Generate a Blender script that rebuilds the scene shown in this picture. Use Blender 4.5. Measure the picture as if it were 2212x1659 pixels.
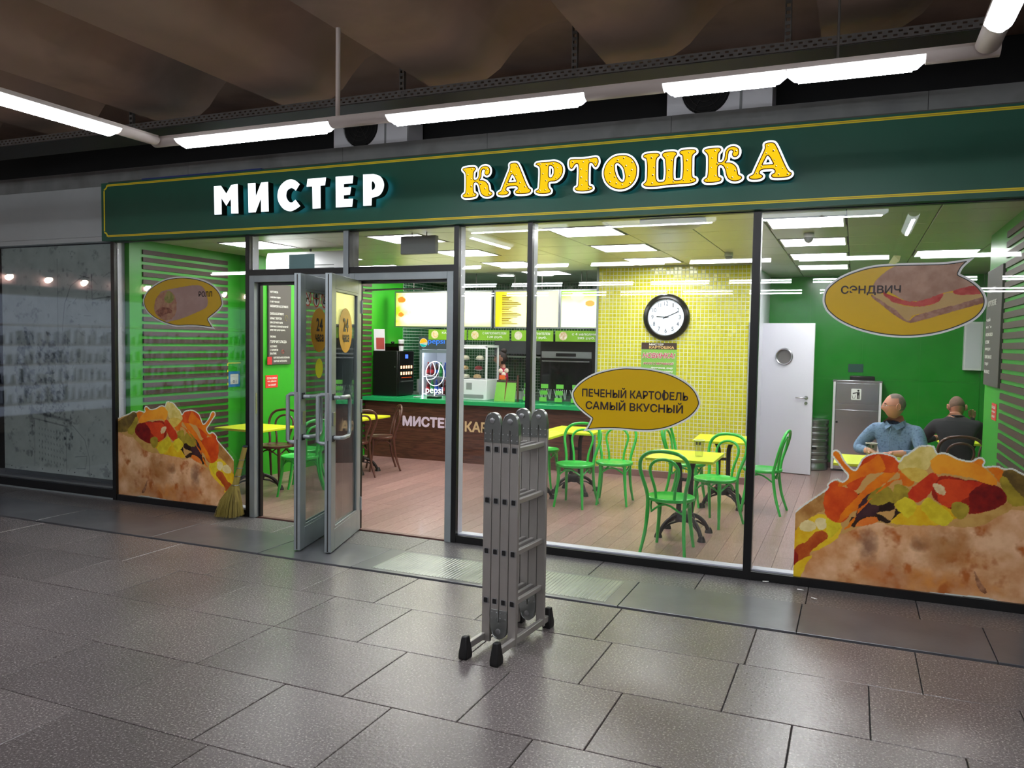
import bpy, bmesh, math, random
import numpy as np
from mathutils import Vector, Matrix
random.seed(7)
SC = bpy.context.scene
COL = SC.collection
for o in list(bpy.data.objects): bpy.data.objects.remove(o)

# ---------------------------------------------------------------- camera
cam = bpy.data.cameras.new('camera'); CAM = bpy.data.objects.new('camera', cam); COL.objects.link(CAM)
cam.sensor_width = 36.0; cam.sensor_fit = 'HORIZONTAL'; cam.lens = 1733.125 / 2212 * 36.0
cam.clip_start = 0.05; cam.clip_end = 200
def cam_rot(yaw, pitch, roll):
    cy, sy = math.cos(yaw), math.sin(yaw)
    B = np.array([[1, 0, 0], [0, 0, 1], [0, -1, 0]], float)
    Rz = np.array([[cy, -sy, 0], [sy, cy, 0], [0, 0, 1]])
    Rx = np.array([[1, 0, 0], [0, math.cos(pitch), -math.sin(pitch)], [0, math.sin(pitch), math.cos(pitch)]])
    Rr = np.array([[math.cos(roll), -math.sin(roll), 0], [math.sin(roll), math.cos(roll), 0], [0, 0, 1]])
    return Rz @ Rx @ B @ Rr @ np.diag([1, -1, -1])
_R = cam_rot(*[math.radians(a) for a in (23.0806, -2.95874, -0.90407)])
CAM.matrix_world = Matrix.Translation((0, -6.2123, 1.75)) @ Matrix([list(r) for r in _R]).to_4x4()
SC.camera = CAM

# ---------------------------------------------------------------- world, exposure
W = bpy.data.worlds.new('world'); SC.world = W; W.use_nodes = True
W.node_tree.nodes['Background'].inputs[0].default_value = (0.55, 0.6, 0.65, 1)
W.node_tree.nodes['Background'].inputs[1].default_value = 0.012
SC.view_settings.view_transform = 'Standard'; SC.view_settings.look = 'None'
SC.view_settings.gamma = 1.0; SC.view_settings.use_curve_mapping = False
SC.view_settings.exposure = 1.0
SC.cycles.max_bounces = 7; SC.cycles.diffuse_bounces = 3; SC.cycles.glossy_bounces = 3
SC.cycles.use_adaptive_sampling = True; SC.cycles.adaptive_threshold = 0.04
SC.cycles.transmission_bounces = 4; SC.cycles.transparent_max_bounces = 48
SC.cycles.caustics_reflective = False; SC.cycles.caustics_refractive = False
SC.cycles.sample_clamp_indirect = 6.0
LAMP = 105.0       # hall fluorescent tubes
PANEL = 13.0       # shop ceiling panels
MENU = 0.95        # backlit menu boards

# ---------------------------------------------------------------- helpers
def lin(h):
    h = h.lstrip('#'); c = [int(h[i:i + 2], 16) / 255 for i in (0, 2, 4)]
    return tuple(x / 12.92 if x <= 0.04045 else ((x + 0.055) / 1.055) ** 2.4 for x in c)
def put(o, parent=None):
    COL.objects.link(o)
    if parent is not None: o.parent = parent
    return o
def tag(o, label=None, cat=None, group=None, kind=None):
    if label: o['label'] = label
    if cat: o['category'] = cat
    if group: o['group'] = group
    if kind: o['kind'] = kind
    return o
def thing(name, label, cat, loc=(0, 0, 0), rz=0.0, group=None):
    o = bpy.data.objects.new(name, None); o.empty_display_size = 0.1
    o.location = loc; o.rotation_euler = (0, 0, rz); put(o)
    return tag(o, label, cat, group)
def struct(name):
    o = bpy.data.objects.new(name, None); put(o); o['kind'] = 'structure'; return o
def copy_tree(o, parent=None):
    c = o.copy(); COL.objects.link(c); c.parent = parent
    for ch in list(o.children): copy_tree(ch, c)
    return c
def mesh_obj(name, v, f, m, parent=None, smooth=False):
    me = bpy.data.meshes.new(name); me.from_pydata(v, [], f); me.update()
    if m is not None: me.materials.append(m)
    if smooth:
        me.polygons.foreach_set('use_smooth', [True] * len(me.polygons))
        me.set_sharp_from_angle(angle=math.radians(42))
    return put(bpy.data.objects.new(name, me), parent)

class MB:
    def __init__(s): s.v = []; s.f = []
    def add(s, v, f):
        n = len(s.v); s.v += [tuple(p) for p in v]; s.f += [tuple(i + n for i in q) for q in f]; return s
    def box(s, x0, x1, y0, y1, z0, z1):
        v = [(x, y, z) for z in (z0, z1) for y in (y0, y1) for x in (x0, x1)]
        return s.add(v, [(0, 2, 3, 1), (4, 5, 7, 6), (0, 1, 5, 4), (2, 6, 7, 3), (0, 4, 6, 2), (1, 3, 7, 5)])
    def obox(s, c, ux, uy, uz, hx, hy, hz):
        c = Vector(c); ux = Vector(ux).normalized() * hx; uy = Vector(uy).normalized() * hy; uz = Vector(uz).normalized() * hz
        v = [c + ux * a + uy * b + uz * d for d in (-1, 1) for b in (-1, 1) for a in (-1, 1)]
        return s.add(v, [(0, 2, 3, 1), (4, 5, 7, 6), (0, 1, 5, 4), (2, 6, 7, 3), (0, 4, 6, 2), (1, 3, 7, 5)])
    def tube(s, pts, r, n=10, closed=False, flat=1.0):
        P = [Vector(p) for p in pts]; m = len(P); rr = r if hasattr(r, '__len__') else [r] * m
        T = []
        for i in range(m):
            if closed: t = P[(i + 1) % m] - P[i - 1]
            else: t = P[min(i + 1, m - 1)] - P[max(i - 1, 0)]
            T.append(t.normalized())
        ref = Vector((0, 0, 1)) if abs(T[0].z) < 0.9 else Vector((1, 0, 0))
        u = T[0].cross(ref).normalized(); v = []; f = []
        for i in range(m):
            u = (u - T[i] * u.dot(T[i])).normalized(); w = T[i].cross(u)
            for k in range(n):
                a = 2 * math.pi * k / n
                v.append(P[i] + u * math.cos(a) * rr[i] + w * math.sin(a) * rr[i] * flat)
        for i in range(m if closed else m - 1):
            for k in range(n):
                j = (i + 1) % m; k2 = (k + 1) % n
                f.append((i * n + k, i * n + k2, j * n + k2, j * n + k))
        if not closed: f.append(tuple(range(n - 1, -1, -1))); f.append(tuple((m - 1) * n + k for k in range(n)))
        return s.add(v, f)
    def cyl(s, p0, p1, r, n=16, r1=None): return s.tube([p0, p1], [r, r if r1 is None else r1], n)
    def lathe(s, prof, n=24, c=(0, 0, 0), axis='z', caps=True):
        v = []; f = []
        for (r, z) in prof:
            for k in range(n):
                a = 2 * math.pi * k / n; x, y = r * math.cos(a), r * math.sin(a)
                p = (x, y, z) if axis == 'z' else ((x, -z, y) if axis == 'y' else (z, x, y))
                v.append((p[0] + c[0], p[1] + c[1], p[2] + c[2]))
        for i in range(len(prof) - 1):
            for k in range(n):
                k2 = (k + 1) % n; f.append((i * n + k, i * n + k2, (i + 1) * n + k2, (i + 1) * n + k))
        if caps: f.append(tuple(range(n - 1, -1, -1))); f.append(tuple((len(prof) - 1) * n + k for k in range(n)))
        return s.add(v, f)
    def ball(s, c, rx, ry=None, rz=None, n=14, m=9):
        ry = ry or rx; rz = rz or rx
        prof = [(math.sin(math.pi * i / m), -math.cos(math.pi * i / m)) for i in range(m + 1)]
        prof[0] = (0.02, -1); prof[-1] = (0.02, 1); q = MB(); q.lathe(prof, n)
        return s.add([(c[0] + x * rx, c[1] + y * ry, c[2] + z * rz) for x, y, z in q.v], q.f)
    def prism(s, poly, d0, d1, axis='y'):
        """poly of (a, b) extruded along an axis: y -> (a, d, b), z -> (a, b, d), x -> (d, a, b)"""
        def P(a, b, d): return {'y': (a, d, b), 'z': (a, b, d), 'x': (d, a, b)}[axis]
        n = len(poly); v = [P(a, b, d0) for a, b in poly] + [P(a, b, d1) for a, b in poly]
        f = [tuple(range(n)), tuple(range(2 * n - 1, n - 1, -1))] + [(i, i + n, (i + 1) % n + n, (i + 1) % n) for i in range(n)]
        return s.add(v, f)
    def build(s, name, m, parent=None, smooth=False, bevel=0.0, label=None):
        bm = bmesh.new(); vs = [bm.verts.new(p) for p in s.v]
        for q in s.f:
            try: bm.faces.new([vs[i] for i in q])
            except ValueError: pass
        bmesh.ops.recalc_face_normals(bm, faces=bm.faces)
        me = bpy.data.meshes.new(name); bm.to_mesh(me); bm.free()
        if m is not None: me.materials.append(m)
        if smooth or bevel:
            me.polygons.foreach_set('use_smooth', [True] * len(me.polygons))
            me.set_sharp_from_angle(angle=math.radians(40))
        o = put(bpy.data.objects.new(name, me), parent)
        if bevel:
            b = o.modifiers.new('bevel', 'BEVEL'); b.width = bevel; b.segments = 2; b.limit_method = 'ANGLE'
        if label: o['label'] = label
        return o
def box(name, x0, x1, y0, y1, z0, z1, m, parent=None, bevel=0.0, label=None):
    return MB().box(x0, x1, y0, y1, z0, z1).build(name, m, parent, bevel=bevel, label=label)
def arc(c, r, a0, a1, n, plane='xz', y=0.0):
    out = []
    for i in range(n + 1):
        a = math.radians(a0 + (a1 - a0) * i / n); p, q = c[0] + r * math.cos(a), c[1] + r * math.sin(a)
        out.append({'xz': (p, y, q), 'xy': (p, q, y), 'yz': (y, p, q)}[plane])
    return out
def smooth_loop(pts, k=5, closed=True):
    P = np.array(pts, float); n = len(P); out = []
    for i in range(n if closed else n - 1):
        p0, p1, p2, p3 = (P[(i + j) % n] if closed else P[min(max(i + j, 0), n - 1)] for j in (-1, 0, 1, 2))
        for t in np.arange(k) / k:
            out.append(tuple(0.5 * ((2 * p1) + (p2 - p0) * t + (2 * p0 - 5 * p1 + 4 * p2 - p3) * t * t + (3 * p1 - p0 - 3 * p2 + p3) * t ** 3)))
    if not closed: out.append(tuple(P[-1]))
    return out

# --- flat shapes from outlines (even-odd), facing -Y unless a frame is given
WALL = (Vector((0, 0, 0)), Vector((1, 0, 0)), Vector((0, 0, 1)))        # origin, u, v
def frame_y(y): return (Vector((0, y, 0)), Vector((1, 0, 0)), Vector((0, 0, 1)))
def fill_mesh(loops, fr, thick):
    cu = bpy.data.curves.new('tmp', 'CURVE'); cu.dimensions = '2D'; cu.fill_mode = 'BOTH'; cu.extrude = thick / 2
    for lp in loops:
        sp = cu.splines.new('POLY'); sp.points.add(len(lp) - 1); sp.use_cyclic_u = True
        for i, (a, b) in enumerate(lp): sp.points[i].co = (a, b, 0, 1)
    ob = bpy.data.objects.new('tmp', cu); me = bpy.data.meshes.new_from_object(ob)
    bpy.data.objects.remove(ob); bpy.data.curves.remove(cu)
    return _to_frame(me, fr, thick)
def _to_frame(me, fr, thick):
    o, u, v = fr; n = u.cross(v)
    co = np.empty(len(me.vertices) * 3); me.vertices.foreach_get('co', co); co = co.reshape(-1, 3)
    w = np.outer(co[:, 0], u) + np.outer(co[:, 1], v) + np.outer(co[:, 2] + thick / 2, n) + np.array(o)
    me.vertices.foreach_set('co', w.ravel()); me.update(); return me
def flat(name, loops, fr, thick, m, parent=None, label=None):
    if loops and not hasattr(loops[0][0], '__len__'): loops = [loops]
    me = fill_mesh(loops, fr, thick); me.name = name; me.materials.clear(); me.materials.append(m)
    o = put(bpy.data.objects.new(name, me), parent)
    if label: o['label'] = label
    return o
def text(body, x0, x1, z0, z1, fr, m, parent=None, name='lettering', bold=0.0, thick=0.002, shear=0.0, keep=False, align='l', fitw=True):
    """a line of lettering fitted into the rectangle x0..x1, z0..z1 of a frame"""
    cu = bpy.data.curves.new('tmp', 'FONT'); cu.body = body; cu.size = 1.0; cu.extrude = 0.0; cu.shear = shear
    cu.resolution_u = 3
    ob = bpy.data.objects.new('tmp', cu); me = bpy.data.meshes.new_from_object(ob)
    bpy.data.objects.remove(ob); bpy.data.curves.remove(cu)
    n = len(me.vertices)
    if n == 0: return None
    co = np.empty(n * 3); me.vertices.foreach_get('co', co); co = co.reshape(-1, 3)
    if bold:       # heavier strokes: the same outline laid down again, shifted a little each way
        t = np.empty(len(me.loops), np.int32); me.loops.foreach_get('vertex_index', t); fs = [tuple(p.vertices) for p in me.polygons]
        sh = [(0, 0)] + [(bold * math.cos(k * math.pi / 4), bold * math.sin(k * math.pi / 4)) for k in range(8)]
        co = np.concatenate([co + np.array([dx, dy, 0]) for dx, dy in sh]); lay = np.repeat(np.array([0.0009] + [0.0001 * k for k in range(8)]), n); fs = [tuple(i + n * k for i in q) for k in range(9) for q in fs]
        bpy.data.meshes.remove(me); me = bpy.data.meshes.new(name); me.from_pydata(co.tolist(), [], fs); n = len(co)
    a, b = co[:, :2].min(0), co[:, :2].max(0)
    sz = (z1 - z0) / max(b[1] - a[1], 1e-6); sx = (x1 - x0) / max(b[0] - a[0], 1e-6)
    if not fitw: sx = min(sx, sz)
    co[:, 0] = x0 + (co[:, 0] - a[0]) * sx; co[:, 1] = z0 + (co[:, 1] - a[1]) * sz; co[:, 2] = thick + (lay if bold else 0)
    me.vertices.foreach_set('co', co.ravel()); _to_frame(me, fr, 0.0); me.name = name
    me.materials.clear(); me.materials.append(m)
    return put(bpy.data.objects.new(name, me), parent)

# --- signed distance and contours, for outlines that grow or shrink
def inside(px, py, poly):
    P = np.array(poly, float); x1, y1 = P[:, 0], P[:, 1]; x2, y2 = np.roll(x1, -1), np.roll(y1, -1)
    r = np.zeros(px.shape, bool)
    for a, b, c, d in zip(x1, y1, x2, y2):
        if b == d: continue
        r ^= ((b > py) != (d > py)) & (px < (c - a) * (py - b) / (d - b) + a)
    return r
def sdf(px, py, loops):
    D = np.full(px.shape, 1e9); I = np.zeros(px.shape, bool)
    for lp in loops:
        P = np.array(lp, float); Q = np.roll(P, -1, 0); I ^= inside(px, py, lp)
        for (a, b), (c, d) in zip(P, Q):
            ex, ey = c - a, d - b; L = ex * ex + ey * ey + 1e-12
            t = np.clip(((px - a) * ex + (py - b) * ey) / L, 0, 1)
            D = np.minimum(D, (px - a - t * ex) ** 2 + (py - b - t * ey) ** 2)
    D = np.sqrt(D); return np.where(I, -D, D)
def contour(F, xs, ys, lev):
    A = F - lev; segs = {}
    def ip(i, j, k, l):
        t = A[j, i] / (A[j, i] - A[l, k]); return (xs[i] + (xs[k] - xs[i]) * t, ys[j] + (ys[l] - ys[j]) * t)
    S = A < 0
    act = np.argwhere((S[:-1, :-1] != S[1:, :-1]) | (S[:-1, :-1] != S[:-1, 1:]) | (S[:-1, :-1] != S[1:, 1:]))
    pts = {}; link = {}
    for j, i in act:
        e = []
        for key, (a, b, c, d) in ((('h', i, j), (i, j, i + 1, j)), (('v', i + 1, j), (i + 1, j, i + 1, j + 1)), (('h', i, j + 1), (i, j + 1, i + 1, j + 1)), (('v', i, j), (i, j, i, j + 1))):
            if S[b, a] != S[d, c]:
                if key not in pts: pts[key] = ip(a, b, c, d)
                e.append(key)
        for a, b in ((e[0], e[1]),) if len(e) == 2 else ((e[0], e[3]), (e[1], e[2])):
            link.setdefault(a, []).append(b); link.setdefault(b, []).append(a)
    loops = []; seen = set()
    for k0 in list(link):
        if k0 in seen: continue
        lp = [k0]; seen.add(k0); cur = k0
        while True:
            nx = [q for q in link[cur] if q not in seen]
            if not nx: break
            cur = nx[0]; seen.add(cur); lp.append(cur)
        if len(lp) > 6: loops.append([pts[q] for q in lp])
    return loops
def grown(loops, levels, step=0.0025, pad=0.03):
    P = np.concatenate([np.array(l, float) for l in loops]); a, b = P.min(0) - pad, P.max(0) + pad
    xs = np.arange(a[0], b[0], step); ys = np.arange(a[1], b[1], step); X, Y = np.meshgrid(xs, ys)
    F = sdf(X, Y, loops); return [contour(F, xs, ys, l) for l in levels], (xs, ys, F)

# --- prints: a grid of small faces with point colours
_pm = {}
def print_mat(name, rough=0.35, emit=0.0):
    key = (rough, emit)
    if key in _pm: return _pm[key]
    m = bpy.data.materials.new(name); m.use_nodes = True; nt = m.node_tree; b = nt.nodes['Principled BSDF']
    at = nt.nodes.new('ShaderNodeAttribute'); at.attribute_name = 'Col'
    nt.links.new(at.outputs[0], b.inputs['Base Color']); b.inputs['Roughness'].default_value = rough
    if emit:
        nt.links.new(at.outputs[0], b.inputs['Emission Color']); b.inputs['Emission Strength'].default_value = emit
    _pm[key] = m; return m
def noise2(x, y, seed=0, octaves=4, f=1.0):
    rs = np.random.RandomState(seed); out = np.zeros_like(x, float); amp = 1.0; tot = 0
    for _ in range(octaves):
        G = rs.rand(64, 64); u = x * f + rs.rand() * 20; v = y * f + rs.rand() * 20
        i = np.floor(u).astype(int); j = np.floor(v).astype(int); a = u - i; b = v - j; a = a * a * (3 - 2 * a); b = b * b * (3 - 2 * b)
        g = lambda p, q: G[p % 64, q % 64]
        out += amp * ((g(i, j) * (1 - a) + g(i + 1, j) * a) * (1 - b) + (g(i, j + 1) * (1 - a) + g(i + 1, j + 1) * a) * b)
        tot += amp; amp *= 0.55; f *= 2.1
    return out / tot
def print_grid(name, x0, x1, z0, z1, nx, nz, paint, fr, m, parent=None, mask=None):
    """paint(X, Z) -> (.., 3) linear colours on a grid of points; mask(X, Z) -> cells to keep"""
    xs = np.linspace(x0, x1, nx + 1); zs = np.linspace(z0, z1, nz + 1); X, Z = np.meshgrid(xs, zs)
    C = paint(X, Z)
    idx = np.arange((nx + 1) * (nz + 1)).reshape(nz + 1, nx + 1)
    q = np.stack([idx[:-1, :-1], idx[:-1, 1:], idx[1:, 1:], idx[1:, :-1]], -1).reshape(-1, 4)
    if mask is not None:
        cx = (xs[:-1] + xs[1:]) / 2; cz = (zs[:-1] + zs[1:]) / 2; CX, CZ = np.meshgrid(cx, cz); q = q[mask(CX, CZ).ravel()]
    used = np.unique(q); re = np.full(idx.size, -1); re[used] = np.arange(len(used)); q = re[q]
    o, u, v = fr; P = np.outer(X.ravel()[used], u) + np.outer(Z.ravel()[used], v) + np.array(o)
    me = bpy.data.meshes.new(name); me.from_pydata([], [], [])
    me.vertices.add(len(P)); me.vertices.foreach_set('co', P.ravel())
    me.loops.add(q.size); me.loops.foreach_set('vertex_index', q.ravel().astype(np.int32))
    me.polygons.add(len(q)); me.polygons.foreach_set('loop_start', np.arange(0, q.size, 4, dtype=np.int32))
    me.update(calc_edges=True); me.validate()
    at = me.color_attributes.new('Col', 'FLOAT_COLOR', 'POINT')
    rgba = np.ones((len(used), 4), np.float32); rgba[:, :3] = C.reshape(-1, 3)[used]
    at.data.foreach_set('color', rgba.ravel()); me.materials.append(m)
    return put(bpy.data.objects.new(name, me), parent)

# ---------------------------------------------------------------- materials
def mat(name, hexcol, rough=0.5, metal=0.0, var=None, scale=8.0, stain=0.0, lo=0.3, hi=0.7, stretch=(1, 1, 1), bump=0.0, bscale=60.0, spec=0.5, rand=0.0, coat=0.0, detail=6):
    m = bpy.data.materials.new(name); m.use_nodes = True; nt = m.node_tree; b = nt.nodes['Principled BSDF']
    c = lin(hexcol); b.inputs['Base Color'].default_value = (*c, 1); b.inputs['Roughness'].default_value = rough
    b.inputs['Metallic'].default_value = metal; b.inputs['Specular IOR Level'].default_value = spec
    if coat: b.inputs['Coat Weight'].default_value = coat; b.inputs['Coat Roughness'].default_value = 0.08
    tc = None
    def coords(sc, st=(1, 1, 1)):
        nonlocal tc
        if tc is None: tc = nt.nodes.new('ShaderNodeTexCoord')
        mp = nt.nodes.new('ShaderNodeMapping'); mp.inputs['Scale'].default_value = (sc * st[0], sc * st[1], sc * st[2])
        nt.links.new(tc.outputs['Object'], mp.inputs['Vector']); return mp
    src = None
    if var:
        mp = coords(scale, stretch); n = nt.nodes.new('ShaderNodeTexNoise'); n.inputs['Scale'].default_value = 1.0; n.inputs['Detail'].default_value = detail
        nt.links.new(mp.outputs[0], n.inputs['Vector'])
        r = nt.nodes.new('ShaderNodeValToRGB'); cols = [hexcol] + (var if isinstance(var, list) else [var])
        r.color_ramp.elements[0].position = lo; r.color_ramp.elements[1].position = hi
        r.color_ramp.elements[0].color = (*lin(cols[0]), 1); r.color_ramp.elements[1].color = (*lin(cols[-1]), 1)
        for i, h in enumerate(cols[1:-1]):
            e = r.color_ramp.elements.new(lo + (hi - lo) * (i + 1) / (len(cols) - 1)); e.color = (*lin(h), 1)
        nt.links.new(n.outputs[0], r.inputs[0]); src = r.outputs[0]
    if rand:
        oi = nt.nodes.new('ShaderNodeObjectInfo'); hsv = nt.nodes.new('ShaderNodeHueSaturation'); mr = nt.nodes.new('ShaderNodeMapRange')
        mr.inputs['To Min'].default_value = 1 - rand; mr.inputs['To Max'].default_value = 1 + rand
        nt.links.new(oi.outputs['Random'], mr.inputs['Value']); nt.links.new(mr.outputs[0], hsv.inputs['Value'])
        if src: nt.links.new(src, hsv.inputs['Color'])
        else: hsv.inputs['Color'].default_value = (*c, 1)
        src = hsv.outputs[0]
    if stain:
        mp = nt.nodes.new('ShaderNodeNewGeometry'); n = nt.nodes.new('ShaderNodeTexNoise'); n.inputs['Scale'].default_value = 1.1; n.inputs['Detail'].default_value = 5
        nt.links.new(mp.outputs['Position'], n.inputs['Vector']); mr = nt.nodes.new('ShaderNodeMapRange'); mr.inputs['From Min'].default_value = 0.3; mr.inputs['From Max'].default_value = 0.7
        mr.inputs['To Min'].default_value = 1 - stain; mr.inputs['To Max'].default_value = 1 + stain; h2 = nt.nodes.new('ShaderNodeHueSaturation')
        nt.links.new(n.outputs[0], mr.inputs['Value']); nt.links.new(mr.outputs[0], h2.inputs['Value'])
        if src: nt.links.new(src, h2.inputs['Color'])
        else: h2.inputs['Color'].default_value = (*c, 1)
        src = h2.outputs[0]
    if src: nt.links.new(src, b.inputs['Base Color'])
    if bump:
        mp = coords(bscale, stretch); n = nt.nodes.new('ShaderNodeTexNoise'); n.inputs['Scale'].default_value = 1.0; n.inputs['Detail'].default_value = 4
        nt.links.new(mp.outputs[0], n.inputs['Vector']); bp = nt.nodes.new('ShaderNodeBump'); bp.inputs['Strength'].default_value = bump; bp.inputs['Distance'].default_value = 0.01
        nt.links.new(n.outputs[0], bp.inputs['Height']); nt.links.new(bp.outputs[0], b.inputs['Normal'])
    return m
def emit(name, hexcol, s):
    m = bpy.data.materials.new(name); m.use_nodes = True; nt = m.node_tree; nt.nodes.clear()
    e = nt.nodes.new('ShaderNodeEmission'); e.inputs[0].default_value = (*lin(hexcol), 1); e.inputs[1].default_value = s
    o = nt.nodes.new('ShaderNodeOutputMaterial'); nt.links.new(e.outputs[0], o.inputs[0]); return m
def glass(name, tint='#FCFDFD', ior=1.5, rough=0.0):
    m = bpy.data.materials.new(name); m.use_nodes = True; nt = m.node_tree; nt.nodes.clear()
    t = nt.nodes.new('ShaderNodeBsdfTransparent'); t.inputs[0].default_value = (*lin(tint), 1)
    g = nt.nodes.new('ShaderNodeBsdfGlossy'); g.inputs['Roughness'].default_value = rough
    f = nt.nodes.new('ShaderNodeFresnel'); f.inputs['IOR'].default_value = ior
    x = nt.nodes.new('ShaderNodeMixShader'); o = nt.nodes.new('ShaderNodeOutputMaterial')
    ge = nt.nodes.new('ShaderNodeNewGeometry'); mr = nt.nodes.new('ShaderNodeMapRange')      # same reflectance from both sides of a face
    mr.inputs['To Min'].default_value = ior; mr.inputs['To Max'].default_value = 1 / ior
    nt.links.new(ge.outputs['Backfacing'], mr.inputs['Value']); nt.links.new(mr.outputs[0], f.inputs['IOR'])
    nt.links.new(f.outputs[0], x.inputs[0]); nt.links.new(t.outputs[0], x.inputs[1]); nt.links.new(g.outputs[0], x.inputs[2]); nt.links.new(x.outputs[0], o.inputs[0])
    return m
M = {}
M['granite'] = mat('granite', '#4E4847', 0.27, var=['#736B6A', '#5E5756', '#8A8180', '#AAA19E'], scale=95, lo=0.34, hi=0.70, bump=0.16, bscale=55, rand=0.11, stain=0.14, detail=5)
M['granite_d'] = mat('granite_dark', '#4A4747', 0.3, var=['#636060', '#757272', '#A09C9C'], scale=70, lo=0.36, hi=0.68, bump=0.18, bscale=45, rand=0.10, stain=0.12, detail=5)
M['plate'] = mat('cover_plate', '#5E5E62', 0.3, 0.3, var='#707074', scale=3, stain=0.12, rand=0.06, bump=0.04, bscale=30)
M['tread'] = mat('tread_plate', '#7E8380', 0.3, 0.5, var='#979B96', scale=4)
M['subfloor'] = mat('subfloor', '#1C1C1B', 0.8)
M['plank'] = mat('laminate', '#7C5A55', 0.3, var=['#9C7C76', '#886760', '#AC8F88'], scale=7, stretch=(9, 0.7, 1), rand=0.15, coat=0.15)
M['concrete'] = mat('concrete', '#7A7069', 0.85, var=['#8C8178', '#6E655E'], scale=1.3, bump=0.15, bscale=14)
M['concrete_c'] = mat('ceiling_concrete', '#A8917F', 0.9, var=['#B89C89', '#8E7C70'], scale=0.9, bump=0.1, bscale=10)
M['fascia'] = mat('fascia_concrete', '#77797A', 0.8, var=['#868887', '#6A6B6A'], scale=2, bump=0.15, bscale=25)
M['dark'] = mat('dark_void', '#141414', 0.9)
M['black'] = mat('black_frame', '#0B0B0C', 0.35, spec=0.4)
M['alu'] = mat('grey_aluminium_frame', '#8E9698', 0.38, 0.35, var='#9AA2A4', scale=5)
M['alu_in'] = mat('inner_aluminium', '#C9C9D6', 0.4, 0.1)
M['glass'] = glass('window_glass')
M['glass_door'] = glass('door_glass', '#F8FBFA')
M['white_panel'] = mat('white_fascia_panel', '#B9BFC0', 0.35, var='#AEB4B5', scale=1.5)
M['sign_green'] = mat('sign_green', '#085C45', 0.42, var='#08553F', scale=2)
M['sign_yellow'] = mat('sign_yellow', '#F2DF1E', 0.45)
M['sign_ochre'] = mat('sign_ochre', '#C9A912', 0.45)
M['letter_side'] = mat('letter_side', '#0D1110', 0.45)
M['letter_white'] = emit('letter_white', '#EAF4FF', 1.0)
M['letter_yellow'] = emit('letter_yellow', '#FFD21A', 0.5)
M['letter_brown'] = emit('letter_brown', '#5A3410', 0.4)
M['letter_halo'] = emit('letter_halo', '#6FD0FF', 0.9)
M['tube'] = emit('lamp_tube', '#F4F8FF', LAMP)
M['lamp_glow'] = emit('lamp_diffuser', '#F2F8FF', 1.3)
M['lamp_white'] = mat('lamp_housing', '#C9BDB6', 0.45)
M['galv'] = mat('galvanised', '#57534F', 0.5, 0.6, var='#5C5855', scale=6)
M['galv_d'] = mat('dark_tray', '#33312F', 0.6, 0.4)
M['wall_green'] = mat('wall_green', '#2F9C22', 0.35, var='#37A626', scale=1.5)
M['glass_green'] = mat('glossy_green_panel', '#1F8A2C', 0.16, var='#238F2B', scale=1.2)
M['slat'] = mat('dark_slat', '#382520', 0.5, var=['#452D26', '#301E1A'], scale=3, stretch=(1, 8, 30), rand=0.15)
M['tile_y'] = mat('yellow_mosaic', '#C6C02A', 0.12, var=['#CEC834', '#BDB624'], scale=18, detail=1)
M['tile_g'] = mat('green_mosaic', '#1E5A33', 0.15, var=['#2A6B40', '#174A29'], scale=18, detail=1)
M['grout'] = mat('pale_grout', '#DCE0C8', 0.7)
M['grout_g'] = mat('grey_green_grout', '#B9CDBB', 0.7)
M['ceil'] = mat('ceiling_cassette', '#CFCDC4', 0.34, 0.3, rand=0.04)
M['ceil_gap'] = mat('ceiling_grid', '#2E2E2A', 0.6)
M['panel'] = emit('ceiling_panel', '#FFFDFB', PANEL)
M['white'] = mat('white_paint', '#DAD9E4', 0.35)
M['white_pl'] = mat('white_plastic', '#E4E4E8', 0.35)
M['grey_pl'] = mat('grey_plastic', '#8C8F90', 0.45)
M['green_ch'] = mat('green_lacquer', '#36BE48', 0.28, var='#30B442', scale=6, coat=0.2)
M['brown_ch'] = mat('brown_lacquer', '#4A2A22', 0.3, var='#552F25', scale=8, coat=0.2)
M['lime'] = mat('lime_table_top', '#D3DE22', 0.35, var='#CCD71E', scale=3)
M['iron'] = mat('cast_iron', '#2A2422', 0.45, 0.5)
M['counter_g'] = mat('green_counter_top', '#1F9F5C', 0.25)
M['counter_w'] = mat('counter_wood', '#4A2B22', 0.4, var=['#5E392C', '#3E231B', '#6A4433'], scale=2.2, stretch=(1, 1, 14))
M['steel'] = mat('brushed_steel', '#C3C3C9', 0.22, 1.0, bump=0.02, bscale=6)
M['steel_r'] = mat('satin_steel', '#A9ABAE', 0.34, 1.0)
M['ladder'] = mat('ladder_aluminium', '#A29E99', 0.42, 0.55, var='#AFABA6', scale=4)
M['hinge'] = mat('hinge_steel', '#8F9391', 0.3, 0.9)
M['rubber'] = mat('black_rubber', '#101011', 0.55)
M['black_pl'] = mat('black_plastic', '#0A0A0B', 0.3)
M['straw'] = mat('broom_straw', '#8E7E38', 0.7, var=['#A89648', '#766630'], scale=25, stretch=(1, 1, 0.1))
M['txt_dark'] = mat('print_dark', '#2A1712', 0.5)
M['txt_black'] = mat('print_black', '#161616', 0.5)
M['txt_white'] = mat('print_white', '#EFEFEA', 0.5)
M['txt_grey'] = mat('print_grey', '#C8C8C4', 0.6)
M['bubble_y'] = mat('bubble_yellow', '#DDAE0E', 0.3)
M['bubble_w'] = mat('bubble_white', '#E2E4DF', 0.4)
M['bubble_k'] = mat('bubble_black', '#1E1712', 0.4)
M['red'] = mat('red_print', '#D8322C', 0.45)
M['board'] = mat('menu_board_dark', '#4A4644', 0.55)
M['orange'] = mat('orange_plastic', '#F09A1E', 0.5)

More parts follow.
